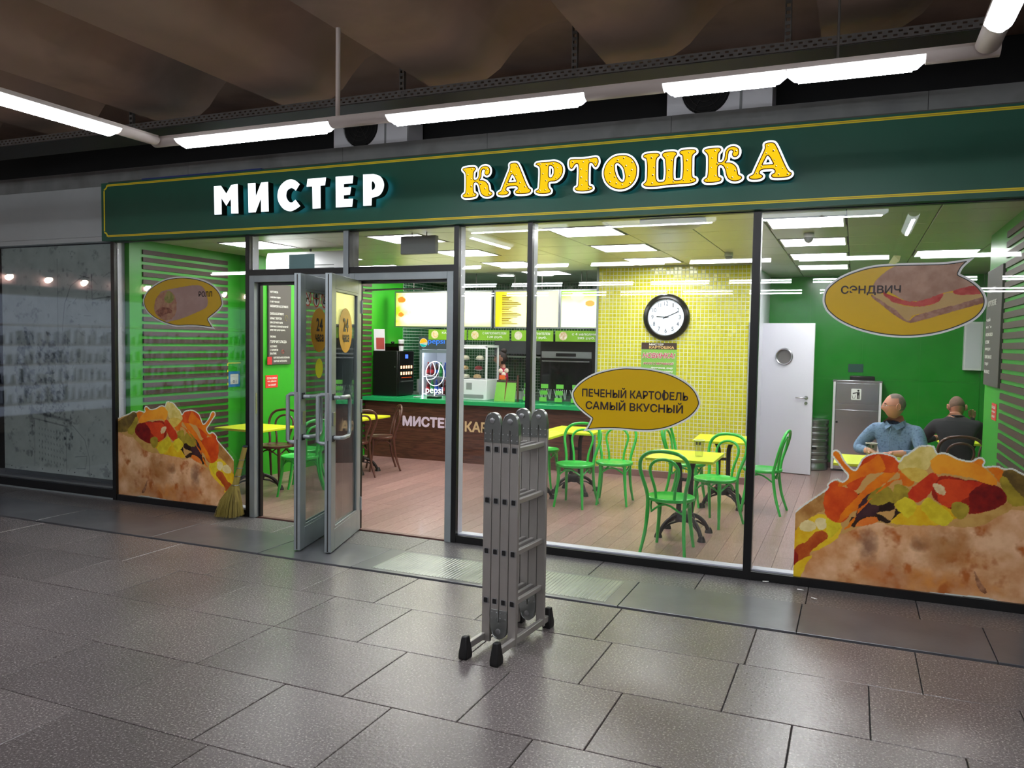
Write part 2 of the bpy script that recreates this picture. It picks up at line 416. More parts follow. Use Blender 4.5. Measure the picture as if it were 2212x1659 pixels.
# ================================================================ THE SETTING
# ---- hall floor
floor = struct('floor')
box('subfloor', -14, 6, -16, 0.03, -0.2, -0.012, M['subfloor'], floor)
box('far_paving', -14, 6, -16, -5.52, -0.012, 0, M['granite'], floor)
_slabs = {}
def slab(x0, x1, y0, y1, m, name='slab', top=0.0):
    w, d = round(x1 - x0, 3), round(y1 - y0, 3); key = (w, d, m.name)
    if key not in _slabs:
        b = MB(); e = 0.0025; g = 0.0028; hx, hy = w / 2 - g, d / 2 - g
        v = [(sx * hx, sy * hy, -0.03) for sy in (-1, 1) for sx in (-1, 1)] + [(sx * hx, sy * hy, -e) for sy in (-1, 1) for sx in (-1, 1)] + [(sx * (hx - e), sy * (hy - e), 0) for sy in (-1, 1) for sx in (-1, 1)]
        f = [(0, 1, 5, 4), (1, 3, 7, 5), (3, 2, 6, 7), (2, 0, 4, 6), (4, 5, 9, 8), (5, 7, 11, 9), (7, 6, 10, 11), (6, 4, 8, 10), (8, 9, 11, 10)]
        me = bpy.data.meshes.new(name); me.from_pydata(v, [], f); me.materials.append(m); _slabs[key] = me
    o = put(bpy.data.objects.new(name, _slabs[key]), floor)
    o.location = ((x0 + x1) / 2, (y0 + y1) / 2, top + random.uniform(-0.0008, 0.0008)); return o
rows = [(-1.715, -1.10, [-9.4, -8.6, -7.75, -6.9, -6.05, -5.2, -4.35, -3.5, -2.9, -2.15, -1.36, -0.5, 0.38, 1.2, 2.0, 2.9]),
        (-2.35, -1.715, [-8.8, -8.1, -7.4, -6.7, -6.0, -5.3, -4.6, -3.9, -3.2, -2.6, -1.93, -1.25, -0.53, 0.126, 0.8, 1.5, 2.2]),
        (-2.98, -2.35, [-7.8, -7.1, -6.3, -5.5, -4.75, -4.0, -3.2, -2.26, -1.63, -1.015, -0.207, 0.5, 1.2, 2.0]),
        (-3.615, -2.98, [-7.4, -6.7, -6.0, -5.3, -4.6, -3.95, -3.25, -2.6, -1.975, -1.25, -0.55, 0.1, 0.8, 1.5]),
        (-4.25, -3.615, [-6.9, -6.2, -5.4, -4.7, -4.0, -3.3, -2.5, -1.75, -1.0, -0.3, 0.45, 1.2]),
        (-4.885, -4.25, [-5.5, -4.7, -3.9, -3.1, -2.4, -1.6, -0.9, -0.1, 0.6, 1.2]), (-5.52, -4.885, [-4.4, -3.6, -2.8, -2.0, -1.2, -0.4, 0.4, 1.2])]
for y0, y1, xs in rows:
    for a, b in zip(xs, xs[1:]): slab(a, b, y0, y1, M['granite'])
xs = [-10.2, -8.9, -7.05, -5.6, -4.42, -3.52, -2.27, -1.40, -0.27, 0.80, 2.0, 3.2]
for i, (a, b) in enumerate(zip(xs, xs[1:])): slab(a, b, -1.075, -0.47, M['plate'], 'cover_plate', 0.004)
xs = [-10.0, -8.6, -7.5, -6.9, -6.2, -5.5, -4.8, -4.1, -3.4, -2.6, -1.8, -1.0, -0.25, 0.45, 1.2, 2.0]
for a, b in zip(xs, xs[1:]): slab(a, b, -0.465, -0.035, M['granite_d'])
# ribbed tread plates let into the cover strip in front of the doors
for x0, x1 in ((-3.36, -2.36), (-2.18, -1.5)):
    b = MB(); b.box(x0, x1, -1.03, -0.52, 0.003, 0.006)
    n = int((x1 - x0) / 0.028)
    for i in range(n):
        x = x0 + 0.02 + i * 0.028
        b.add([(x, -1.02, 0.006), (x + 0.009, -1.02, 0.006), (x + 0.0045, -1.02, 0.009), (x, -0.53, 0.006), (x + 0.009, -0.53, 0.006), (x + 0.0045, -0.53, 0.009)], [(0, 2, 5, 3), (2, 1, 4, 5), (0, 1, 2), (3, 5, 4)])
    b.build('tread_plate', M['tread'], floor)
# ---- shop floor
floor_in = struct('floor_shop')
box('screed', -7.3, 1.8, 0.03, 6.75, -0.2, -0.012, M['subfloor'], floor_in)
box('threshold', -5.4, -3.15, 0.0, 0.05, -0.01, 0.004, mat('threshold_strip', '#6B4A46', 0.4), floor_in)
pl = bpy.data.meshes.new('plank'); w, L = 0.15, 1.21
pl.from_pydata([(x, y, z) for z in (-0.012, 0) for y in (0.001, L - 0.001) for x in (0.0012, w - 0.0012)], [], [(4, 5, 7, 6), (0, 1, 5, 4), (2, 6, 7, 3), (0, 4, 6, 2), (1, 3, 7, 5)]); pl.materials.append(M['plank'])
i = 0; x = -7.15
while x < 1.62:
    yend = 4.35 if x < -1.3 else 6.35; y = 0.05 - random.random() * 1.0
    while y < yend:
        o = put(bpy.data.objects.new('plank', pl), floor_in); y0 = max(y, 0.05)
        o.location = (x, y0, 0); o.scale = (1, min(y + L, yend) / L - y0 / L if y < 0.05 or y + L > yend else 1, 1); y += L
    x += w
box('kitchen_floor', -6.9, -1.3, 4.35, 6.7, -0.012, 0, M['grey_pl'], floor_in)

# ---- hall ceiling with concrete ribs
ceil_h = struct('ceiling_hall')
box('slab', -14, 6, -16, 1.6, 4.001, 4.2, M['concrete_c'], ceil_h)
for k in range(-3, 8):
    xl = -0.25 - 1.33 * k
    MB().prism([(xl, 3.6), (xl + 0.33, 3.602), (xl + 0.44, 3.62), (xl + 0.54, 3.68), (xl + 0.63, 3.78), (xl + 0.74, 3.88), (xl + 0.9, 3.94), (xl + 1.32, 3.95), (xl + 1.32, 4.0), (xl, 4.0)], -15.8, -0.95, 'y').build('beam', M['concrete_c'], ceil_h, smooth=True)
box('end_girder', -14, 6, 1.2, 1.6, 3.3, 4.0, M['dark'], ceil_h)
wall_far = struct('wall_far'); box('wall', -14, 6, -16.2, -16, 0, 4, M['concrete'], wall_far)
for n_, x_ in (('wall_hall_left', -14.0), ('wall_hall_right', 6.0)):
    wl = struct(n_); box('wall', x_ - 0.1, x_ + 0.1, -16, 1.6, 0, 4, M['concrete'], wl)
# ---- fascia beam above the shop fronts and the dark box behind it
fas = struct('trim_1'); 
for a, b in zip([-14, -9.1, -6.2, -4.35, -2.9, -1.35, 0.4, 2.4], [-9.1, -6.2, -4.35, -2.9, -1.35, 0.4, 2.4, 6]):
    box('fascia_block', a + 0.002, b - 0.002, -0.02, 0.55, 3.335, 3.5, M['fascia'], fas)
box('fascia_angle', -7.27, 2.5, -0.05, -0.021, 3.335, 3.365, M['galv'], fas)
box('upper_void', -14, 6, 0.56, 0.62, 2.8, 4.0, M['dark'], fas)
# ---- neighbour's white panel on the left
pan = struct('trim_2')
box('panel', -12, -7.30, -0.07, 0.0, 2.80, 3.32, M['white_panel'], pan); box('panel_rail', -12, -7.30, -0.085, 0.0, 2.745, 2.795, M['white_panel'], pan)

# ================================================================ SHOP FRONT
MU = [(-7.23, 0.05), (-5.428, 0.05), (-3.165, 0.046), (-2.487, 0.042), (-0.69, 0.058), (1.13, 0.06)]
front = struct('trim_3')
for x, w in MU:
    box('mullion', x - w / 2, x + w / 2, -0.045, 0.0, 0.0, 2.75, M['black'], front)
    box('mullion_inner', x - w / 2 + 0.006, x + w / 2 - 0.006, 0.0, 0.095, 0.0, 2.75, M['alu_in'], front)
def pane(parent, x0, x1, z0, z1, y=-0.012, tilt=0.0, m=None, name='pane'):
    o = box(name, x0, x1, y, y + 0.006, z0, z1, m or M['glass'], parent)
    if tilt: o.rotation_euler = (tilt, 0, 0)
    return o
wins = [(-7.205, -5.453, 0.0, 2.75), (-3.142, -2.508, 0.0, 2.75), (-2.466, -0.719, 0.0, 2.75), (-0.661, 1.10, 0.0, 2.75)]
for i, (x0, x1, z0, z1) in enumerate(wins):
    w = struct('window_%d' % (i + 1))
    box('bottom_rail', x0 - 0.01, x1 + 0.01, -0.04, 0.0, 0.0, 0.062, M['black'], w); box('sill', x0, x1, 0.0, 0.095, 0.0, 0.075, M['alu_in'], w, bevel=0.004)
    box('top_rail', x0, x1, -0.03, 0.02, 2.735, 2.75, M['black'], w)
    pane(w, x0, x1, 0.055, 2.742); pane(w, x0, x1, 0.055, 2.742, 0.012, math.radians(0.14))
# transom lights over the doors
for i, (x0, x1) in enumerate(((-5.403, -4.318), (-4.254, -3.188))):
    w = struct('window_%d' % (i + 5)); box('transom_bar', x0, x1, -0.045, 0.03, 2.355, 2.41, M['black'], w)
    box('inner_rail', x0, x1, 0.03, 0.095, 2.36, 2.42, M['alu_in'], w); box('top_rail', x0, x1, -0.03, 0.02, 2.735, 2.75, M['black'], w)
    pane(w, x0, x1, 2.405, 2.742); pane(w, x0, x1, 2.405, 2.742, 0.012, math.radians(0.14))
box('transom_post', -4.318, -4.254, -0.05, 0.095, 2.28, 2.75, M['alu'], front); box('transom_post_cap', -4.262, -4.252, -0.052, 0.10, 2.35, 2.75, M['black'], front)
# door frames (grey aluminium)
for nm, x0, x1 in (('door_frame_left', -5.403, -4.318), ('door_frame_right', -4.254, -3.188)):
    b = MB(); b.box(x0, x0 + 0.062, -0.05, 0.05, 0, 2.355); b.box(x1 - 0.062, x1, -0.05, 0.05, 0, 2.355); b.box(x0 + 0.062, x1 - 0.062, -0.05, 0.05, 2.29, 2.355)
    b.build('door_jamb', M['alu'], front, bevel=0.003)
    b = MB(); b.box(x0 + 0.062, x0 + 0.085, 0.01, 0.05, 0, 2.29); b.box(x1 - 0.085, x1 - 0.062, 0.01, 0.05, 0, 2.29); b.box(x0 + 0.085, x1 - 0.085, 0.01, 0.05, 2.265, 2.29)
    b.build('door_stop', M['black'], front)
box('centre_post', -4.318, -4.254, -0.045, 0.05, 0, 2.28, M['alu'], front)
box('strike_plate', -5.342, -5.338, -0.035, -0.01, 1.02, 1.22, M['steel_r'], front)

# ---- glazed door leaves, both hinged at the centre post and standing open
def door_leaf(name, hinge, ang, flip, W_):
    """local frame: hinge at x=0, free edge at x=W, thickness along y"""
    d = struct(name); d.location = hinge; d.rotation_euler = (0, 0, ang)
    H = 2.285; t = 0.028; s = 0.098; br = 0.19; tr = 0.12
    b = MB(); b.box(0, s, -t, t, 0.012, H); b.box(W_ - s, W_, -t, t, 0.012, H); b.box(s, W_ - s, -t, t, 0.012, br); b.box(s, W_ - s, -t, t, H - tr, H)
    b.build('leaf_frame', M['alu'], d, bevel=0.003)
    b = MB()
    for sy in (-1, 1):
        y0, y1 = sorted((sy * t * 0.5, sy * (t * 0.95)))
        b.box(s, s + 0.02, y0, y1, br, H - tr); b.box(W_ - s - 0.02, W_ - s, y0, y1, br, H - tr); b.box(s, W_ - s, y0, y1, br, br + 0.02); b.box(s, W_ - s, y0, y1, H - tr - 0.02, H - tr)
    b.build('glazing_bead', M['alu'], d)
    box('pane', s, W_ - s, -0.012, -0.006, br, H - tr, M['glass_door'], d); box('pane', s, W_ - s, 0.006, 0.012, br, H - tr, M['glass_door'], d)
    box('edge_groove', W_ - 0.001, W_ + 0.0015, -0.006, 0.004, 0.02, H - 0.01, M['galv_d'], d)
    box('lock_plate', W_ - 0.0005, W_ + 0.002, -0.011, 0.011, 0.93, 1.32, M['steel_r'], d)
    for sy in (-1, 1):       # C-shaped pull handles on both faces
        y0 = sy * t; y1 = sy * (t + 0.075); hx = W_ - s * 0.55; hx2 = hx - (0.085 if sy * flip > 0 else 0.02)
        pts = [(hx, y0, 1.30), (hx, y1 - sy * 0.03, 1.30), (hx, y1, 1.285), (hx, y1, 1.10), (hx, y1, 0.915), (hx, y1 - sy * 0.03, 0.90), (hx, y0, 0.90)]
        if sy * flip > 0:
            pts = [(hx, y0, 1.28), (hx, y1 - sy * 0.02, 1.28), (hx - 0.03, y1, 1.28), (hx - 0.17, y1, 1.28), (hx - 0.2, y1, 1.25), (hx - 0.2, y1, 0.98), (hx - 0.17, y1, 0.95), (hx - 0.03, y1, 0.95), (hx, y1 - sy * 0.02, 0.95), (hx, y0, 0.95)]
        MB().tube(pts, 0.017, 10).build('handle', M['alu'], d, smooth=True)
        box('rosette', hx - 0.028, hx + 0.028, min(y0, y0 + sy * 0.006), max(y0, y0 + sy * 0.006), 1.26, 1.31, M['rubber'], d); box('rosette', hx - 0.028, hx + 0.028, min(y0, y0 + sy * 0.006), max(y0, y0 + sy * 0.006), 0.92, 0.97, M['rubber'], d)
        box('cylinder_lock', hx - 0.03, hx + 0.03, min(y0, y0 + sy * 0.01), max(y0, y0 + sy * 0.01), 1.05, 1.16, M['steel_r'], d)
    for z in (0.25, 1.15, 2.05): MB().cyl((0.0, 0.032 * flip, z - 0.06), (0.0, 0.032 * flip, z + 0.06), 0.011, 10).build('hinge', M['alu'], d, smooth=True)
    return d
angL = math.atan2(-0.862, 0.235); angR = math.atan2(-0.815, 0.265)
door_1 = door_leaf('door_1', (-4.405, -0.03, 0), angL, 1, 0.893); door_2 = door_leaf('door_2', (-4.165, -0.03, 0), angR, 1, 0.857)
MB().tube([(-4.1, -0.02, 2.20), (-3.85, 0.06, 2.215), (-3.55, 0.06, 2.215)], 0.008, 6).build('closer_arm', M['steel_r'], front, smooth=True)
# ---- the neighbour's window on the left
w = struct('window_7')
box('bottom_rail', -12, -7.255, -0.04, 0.02, 0.02, 0.105, M['black'], w); box('kick_strip', -12, -7.255, -0.045, -0.035, 0.0, 0.018, M['alu'], w)
pane(w, -12, -7.255, 0.105, 2.745); pane(w, -12, -7.255, 0.105, 2.745, 0.012, math.radians(0.18))
box('display_sill', -12, -7.255, 0.03, 0.6, 0.06, 0.12, M['grey_pl'], w)
box('display_back', -12, -7.255, 0.3, 0.34, 0.12, 2.8, M['dark'], w)

# ================================================================ SHOP WALLS AND CEILING
ZC = 2.78
def slats(parent, x0, x1, y0, y1, zs, m=None):
    for z in zs:
        b = MB(); b.box(x0, x1, y0, y1, z, z + 0.048); b.build('slat', M['slat'], parent)
wall_l = struct('wall_left')
box('wall_face', -7.25, -7.15, 0.1, 1.78, 0, 3.3, M['wall_green'], wall_l); box('wall_step', -7.25, -6.85, 1.78, 1.9, 0, 3.3, M['wall_green'], wall_l)
box('wall_face', -7.25, -6.85, 1.9, 6.75, 0, 3.3, M['wall_green'], wall_l)
slats(wall_l, -7.15, -7.135, 0.27, 1.55, [0.15 + 0.0805 * i for i in range(32)])
slats(wall_l, -6.85, -6.835, 2.62, 4.30, [0.15 + 0.0805 * i for i in range(32)])
wall_r = struct('wall_right')
box('wall_face', 1.1, 1.22, 0.1, 2.2, 0, 3.3, M['wall_green'], wall_r); box('wall_step', 1.22, 1.7, 2.1, 2.2, 0, 3.3, M['wall_green'], wall_r)
box('wall_face', 1.58, 1.7, 2.2, 6.45, 0, 3.3, M['glass_green'], wall_r)
slats(wall_r, 1.085, 1.1, 0.12, 1.27, [0.15 + 0.0805 * i for i in range(32)])
wall_b = struct('wall_back')
for a, b in ((-1.27, -0.62), (-0.62, 0.1), (0.1, 0.84), (0.84, 1.58)):
    box('glass_panel', a + 0.0015, b - 0.0015, 6.33, 6.35, 0.08, 1.30, M['glass_green'], wall_b); box('glass_panel', a + 0.0015, b - 0.0015, 6.33, 6.35, 1.303, ZC, M['glass_green'], wall_b)
box('wall_core', -1.3, 1.7, 6.35, 6.45, 0, 3.3, M['wall_green'], wall_b)
base_b = struct('baseboard_back'); box('skirting', -1.27, 1.58, 6.31, 6.33, 0, 0.08, mat('skirting_brown', '#6E5650', 0.5), base_b)
def mosaic(name, fr, u0, u1, v0, v1, p, m, parent, g=0.0085):
    o, u, v = fr; n = u.cross(v); V = []; F = []; rs = np.random.RandomState(3)
    nu = int((u1 - u0) / p); nv = int((v1 - v0) / p)
    for i in range(nu):
        for j in range(nv):
            a, b = u0 + i * p + g / 2, u0 + (i + 1) * p - g / 2; c, d = v0 + j * p + g / 2, v0 + (j + 1) * p - g / 2; k = len(V); e = 0.0015
            tx, ty = rs.uniform(-0.0006, 0.0006, 2)
            for (s, t, h) in ((a, c, 0), (b, c, 0), (b, d, 0), (a, d, 0), (a + e, c + e, 0.004 - tx - ty), (b - e, c + e, 0.004 + tx - ty), (b - e, d - e, 0.004 + tx + ty), (a + e, d - e, 0.004 - tx + ty)):
                V.append(tuple(o + u * s + v * t + n * h))
            F += [(k + 4, k + 5, k + 6, k + 7), (k, k + 1, k + 5, k + 4), (k + 1, k + 2, k + 6, k + 5), (k + 2, k + 3, k + 7, k + 6), (k + 3, k, k + 4, k + 7)]
    q = mesh_obj(name, V, F, m, parent); q['kind'] = 'stuff'; return q
wall_y = struct('wall_tiled')
box('wall_core', -3.2, -1.19, 4.225, 4.36, 0, 3.3, M['grout'], wall_y); box('wall_return', -1.29, -1.19, 4.36, 6.35, 0, 3.3, M['white'], wall_y)
mosaic('mosaic_tiles', frame_y(4.225), -3.2, -1.22, 0.09, ZC, 0.0505, M['tile_y'], wall_y)
box('corner_trim', -3.225, -3.2, 4.21, 4.37, 0, ZC, M['alu'], wall_y); box('corner_trim', -1.225, -1.185, 4.205, 4.37, 0, 2.05, M['alu'], wall_y)
base_y = struct('baseboard_tiled'); box('skirting', -3.2, -1.22, 4.205, 4.225, 0, 0.085, mat('skirting_plum', '#7A5A55', 0.45), base_y)
wall_k = struct('wall_kitchen')
box('wall_core', -6.9, -3.1, 6.7, 6.8, 0, 3.3, M['grout_g'], wall_k); box('wall_core', -3.2, -3.1, 4.36, 6.75, 0, 3.3, M['grout_g'], wall_k); box('wall_skim', -6.85, -6.846, 5.25, 6.7, 0, ZC, M['grout_g'], wall_k)
mosaic('mosaic_tiles', frame_y(6.7), -6.84, -3.2, 0.9, ZC, 0.0505, M['tile_g'], wall_k)
mosaic('mosaic_tiles', (Vector((-6.846, 0, 0)), Vector((0, 1, 0)), Vector((0, 0, 1))), 5.25, 6.7, 0.9, ZC, 0.0505, M['tile_g'], wall_k)
# ---- cassette ceiling with light panels
ceil_i = struct('ceiling')
box('ceiling_deck', -7.25, 1.7, 0.03, 6.8, ZC + 0.02, ZC + 0.08, M['ceil_gap'], ceil_i)
PX, PY = 0.633, 0.665
tile = bpy.data.meshes.new('ceiling_tile'); hx, hy = PX / 2 - 0.004, PY / 2 - 0.004
tile.from_pydata([(-hx, -hy, 0.018), (hx, -hy, 0.018), (hx, hy, 0.018), (-hx, hy, 0.018), (-hx, -hy, 0.003), (hx, -hy, 0.003), (hx, hy, 0.003), (-hx, hy, 0.003), (-hx + .003, -hy + .003, 0), (hx - .003, -hy + .003, 0), (hx - .003, hy - .003, 0), (-hx + .003, hy - .003, 0)], [],
    [(8, 11, 10, 9), (4, 8, 9, 5), (5, 9, 10, 6), (6, 10, 11, 7), (7, 11, 8, 4), (0, 4, 5, 1), (1, 5, 6, 2), (2, 6, 7, 3), (3, 7, 4, 0)]); tile.materials.append(M['ceil'])
LX = [-0.41 - 1.9 * k for k in range(4)]; LY = [0.90 + 1.33 * k for k in range(4)]
lights = [(x, y) for x in LX for y in LY if not (y > 4.2 and -3.1 < x < -1.3)] + [(0.86, 3.56)]
def near_light(x, y): return any(abs(x - a) < 0.31 and abs(y - b) < 0.31 for a, b in lights)
ix = -11
for ix in range(-11, 4):
    for iy in range(-2, 9):
        x = -0.41 + ix * PX; y = 0.90 + iy * PY
        if x < -7.1 or x > 1.75 or y < 0.2 or y > 6.7 or near_light(x, y): continue
        o = put(bpy.data.objects.new('ceiling_tile', tile), ceil_i); o.location = (x, y, ZC)
proto = None
place = ['at the shop window behind the sandwich sticker', 'second from the window in the row leading to the white door', 'third from the window in the row leading to the white door', 'nearest the white door']
for i, (x, y) in enumerate(lights):
    if proto is None:
        o = thing('ceiling_light', 'x', 'ceiling light', (x, y, ZC))
        b = MB(); h = 0.3; b.box(-h, h, -h, -h + 0.014, -0.004, 0.016); b.box(-h, h, h - 0.014, h, -0.004, 0.016); b.box(-h, -h + 0.014, -h + 0.014, h - 0.014, -0.004, 0.016); b.box(h - 0.014, h, -h + 0.014, h - 0.014, -0.004, 0.016)
        b.build('light_frame', M['white_pl'], o); box('diffuser', -h + 0.014, h - 0.014, -h + 0.014, h - 0.014, 0.0, 0.012, M['panel'], o); proto = o
    else: o = copy_tree(proto); o.location = (x, y, ZC)
    if i == len(lights) - 1: lab = 'square lit ceiling panel between the sandwich sticker and the slatted wall'
    else:
        r = LX.index(x); c = LY.index(y)
        row = ['over the aisle to the white door', 'before the yellow mosaic wall', 'in line with the right door', 'beside the left slatted wall'][r]
        lab = 'square ceiling panel %s, %s from the window' % (row, ['first', 'second', 'third', 'fourth'][c])
    tag(o, lab, 'ceiling light', 'square light panels in the shop ceiling')

# ---------------------------------------------------------------- outlines (metres, in the plane of the shop front)
LET = {'O':[[(-1.664,3.178),(-1.629,3.172),(-1.594,3.152),(-1.568,3.12),(-1.552,3.082),(-1.55,3.045),(-1.557,3),(-1.58,2.961),(-1.616,2.933),(-1.662,2.921),(-1.702,2.924),(-1.749,2.943),(-1.786,2.977),(-1.806,3.016),(-1.812,3.055),(-1.806,3.092),(-1.785,3.132),(-1.746,3.165),(-1.707,3.177)],[(-1.698,3.118),(-1.72,3.113),(-1.722,3.083),(-1.712,3.04),(-1.692,3.001),(-1.668,2.979),(-1.65,2.984),(-1.645,3.013),(-1.65,3.048),(-1.664,3.086)]],'Sh':[[(-1.507,3.153),(-1.502,3.168),(-1.476,3.175),(-1.438,3.177),(-1.4,3.174),(-1.383,3.164),(-1.38,3.151),(-1.399,3.134),(-1.405,3.112),(-1.405,3.068),(-1.404,3.016),(-1.401,2.983),(-1.389,2.963),(-1.366,2.96),(-1.346,2.964),(-1.337,2.99),(-1.335,3.034),(-1.338,3.078),(-1.344,3.122),(-1.361,3.142),(-1.364,3.161),(-1.351,3.174),(-1.317,3.178),(-1.277,3.176),(-1.256,3.166),(-1.254,3.149),(-1.27,3.128),(-1.273,3.095),(-1.275,3.044),(-1.275,3.008),(-1.271,2.974),(-1.258,2.965),(-1.234,2.965),(-1.216,2.971),(-1.21,3.003),(-1.209,3.058),(-1.212,3.113),(-1.216,3.139),(-1.233,3.151),(-1.236,3.169),(-1.221,3.18),(-1.177,3.183),(-1.133,3.18),(-1.115,3.171),(-1.112,3.156),(-1.129,3.143),(-1.139,3.125),(-1.139,3.071),(-1.138,3.013),(-1.133,2.98),(-1.111,2.968),(-1.106,2.953),(-1.12,2.939),(-1.163,2.931),(-1.244,2.931),(-1.319,2.93),(-1.394,2.925),(-1.462,2.927),(-1.494,2.935),(-1.502,2.95),(-1.486,2.964),(-1.477,2.984),(-1.476,3.036),(-1.477,3.088),(-1.484,3.133),(-1.501,3.142)]],'K':[[(-1.057,3.159),(-1.05,3.173),(-1.02,3.178),(-0.977,3.179),(-0.948,3.176),(-0.935,3.165),(-0.937,3.153),(-0.952,3.135),(-0.955,3.112),(-0.955,3.086),(-0.949,3.074),(-0.931,3.074),(-0.916,3.087),(-0.91,3.112),(-0.908,3.14),(-0.895,3.164),(-0.874,3.177),(-0.846,3.179),(-0.821,3.168),(-0.809,3.15),(-0.808,3.125),(-0.819,3.105),(-0.84,3.099),(-0.856,3.11),(-0.859,3.126),(-0.854,3.141),(-0.863,3.149),(-0.877,3.145),(-0.883,3.124),(-0.884,3.099),(-0.891,3.078),(-0.901,3.068),(-0.874,3.066),(-0.846,3.054),(-0.824,3.031),(-0.815,3.005),(-0.809,2.976),(-0.791,2.966),(-0.782,2.953),(-0.79,2.938),(-0.818,2.928),(-0.853,2.931),(-0.882,2.949),(-0.897,2.979),(-0.903,3.008),(-0.916,3.037),(-0.934,3.049),(-0.95,3.045),(-0.954,3.026),(-0.953,2.993),(-0.948,2.971),(-0.933,2.963),(-0.926,2.952),(-0.934,2.936),(-0.966,2.929),(-1.005,2.928),(-1.041,2.932),(-1.056,2.946),(-1.049,2.96),(-1.033,2.97),(-1.028,2.998),(-1.027,3.049),(-1.028,3.099),(-1.032,3.128),(-1.04,3.141)]],'A':[[(-0.637,3.172),(-0.629,3.182),(-0.605,3.186),(-0.582,3.184),(-0.565,3.175),(-0.547,3.144),(-0.522,3.089),(-0.5,3.039),(-0.479,2.996),(-0.465,2.976),(-0.449,2.965),(-0.449,2.949),(-0.467,2.936),(-0.5,2.932),(-0.547,2.933),(-0.577,2.938),(-0.586,2.951),(-0.58,2.965),(-0.565,2.972),(-0.564,2.986),(-0.576,2.996),(-0.603,2.998),(-0.637,2.998),(-0.657,2.991),(-0.662,2.975),(-0.65,2.966),(-0.639,2.955),(-0.644,2.941),(-0.666,2.932),(-0.703,2.931),(-0.731,2.938),(-0.738,2.952),(-0.728,2.962),(-0.708,2.973),(-0.695,3.004),(-0.676,3.048),(-0.654,3.099),(-0.636,3.144)],[(-0.611,3.093),(-0.619,3.088),(-0.645,3.034),(-0.618,3.033),(-0.575,3.034),(-0.595,3.074)]],'R':[[(-2.372,3.155),(-2.362,3.169),(-2.319,3.173),(-2.258,3.172),(-2.212,3.172),(-2.172,3.157),(-2.145,3.13),(-2.139,3.087),(-2.157,3.045),(-2.196,3.017),(-2.252,3.013),(-2.258,2.984),(-2.251,2.965),(-2.237,2.948),(-2.244,2.93),(-2.28,2.922),(-2.334,2.925),(-2.365,2.937),(-2.365,2.953),(-2.342,2.967),(-2.336,3.02),(-2.334,3.094),(-2.338,3.131),(-2.352,3.145)],[(-2.254,3.137),(-2.257,3.101),(-2.256,3.058),(-2.236,3.05),(-2.22,3.074),(-2.219,3.111),(-2.231,3.131)]],'T':[[(-2.093,3.145),(-2.087,3.172),(-2.061,3.178),(-1.996,3.174),(-1.932,3.175),(-1.881,3.179),(-1.859,3.17),(-1.852,3.139),(-1.864,3.11),(-1.877,3.1),(-1.893,3.118),(-1.906,3.134),(-1.925,3.133),(-1.929,3.091),(-1.929,3.018),(-1.925,2.969),(-1.902,2.959),(-1.895,2.94),(-1.914,2.928),(-1.965,2.923),(-2.017,2.928),(-2.04,2.94),(-2.04,2.955),(-2.018,2.969),(-2.014,3.024),(-2.014,3.097),(-2.021,3.134),(-2.041,3.132),(-2.057,3.109),(-2.073,3.101),(-2.087,3.114)]],'m_M':[[(-5.656,3.188),(-5.572,3.188),(-5.506,3.109),(-5.446,3.188),(-5.371,3.192),(-5.363,2.919),(-5.446,2.922),(-5.451,3.066),(-5.507,2.999),(-5.568,3.077),(-5.565,2.92),(-5.65,2.922)]],'m_I':[[(-5.247,3.19),(-5.161,3.189),(-5.158,3.058),(-5.093,3.188),(-5.016,3.189),(-5.008,2.92),(-5.093,2.92),(-5.095,3.051),(-5.159,2.92),(-5.24,2.921)]],'m_C':[[(-4.659,3.146),(-4.701,3.178),(-4.757,3.196),(-4.827,3.179),(-4.884,3.13),(-4.905,3.059),(-4.889,2.994),(-4.836,2.934),(-4.766,2.91),(-4.705,2.924),(-4.652,2.951),(-4.705,3.01),(-4.743,2.987),(-4.78,2.999),(-4.808,3.042),(-4.799,3.094),(-4.757,3.118),(-4.724,3.109),(-4.701,3.092)]],'m_T':[[(-4.57,3.187),(-4.372,3.188),(-4.383,3.12),(-4.432,3.119),(-4.43,2.92),(-4.514,2.92),(-4.519,3.119),(-4.581,3.119)]],'m_E':[[(-4.268,3.186),(-4.085,3.186),(-4.092,3.119),(-4.183,3.118),(-4.183,3.089),(-4.106,3.088),(-4.119,3.022),(-4.183,3.02),(-4.183,2.987),(-4.086,2.985),(-4.095,2.917),(-4.264,2.919)]],'m_P':[[(-3.982,3.187),(-3.875,3.185),(-3.811,3.161),(-3.775,3.112),(-3.775,3.056),(-3.814,3.001),(-3.893,2.982),(-3.896,2.917),(-3.978,2.918)],[(-3.894,3.118),(-3.874,3.117),(-3.859,3.093),(-3.861,3.064),(-3.878,3.051),(-3.893,3.052)]]}
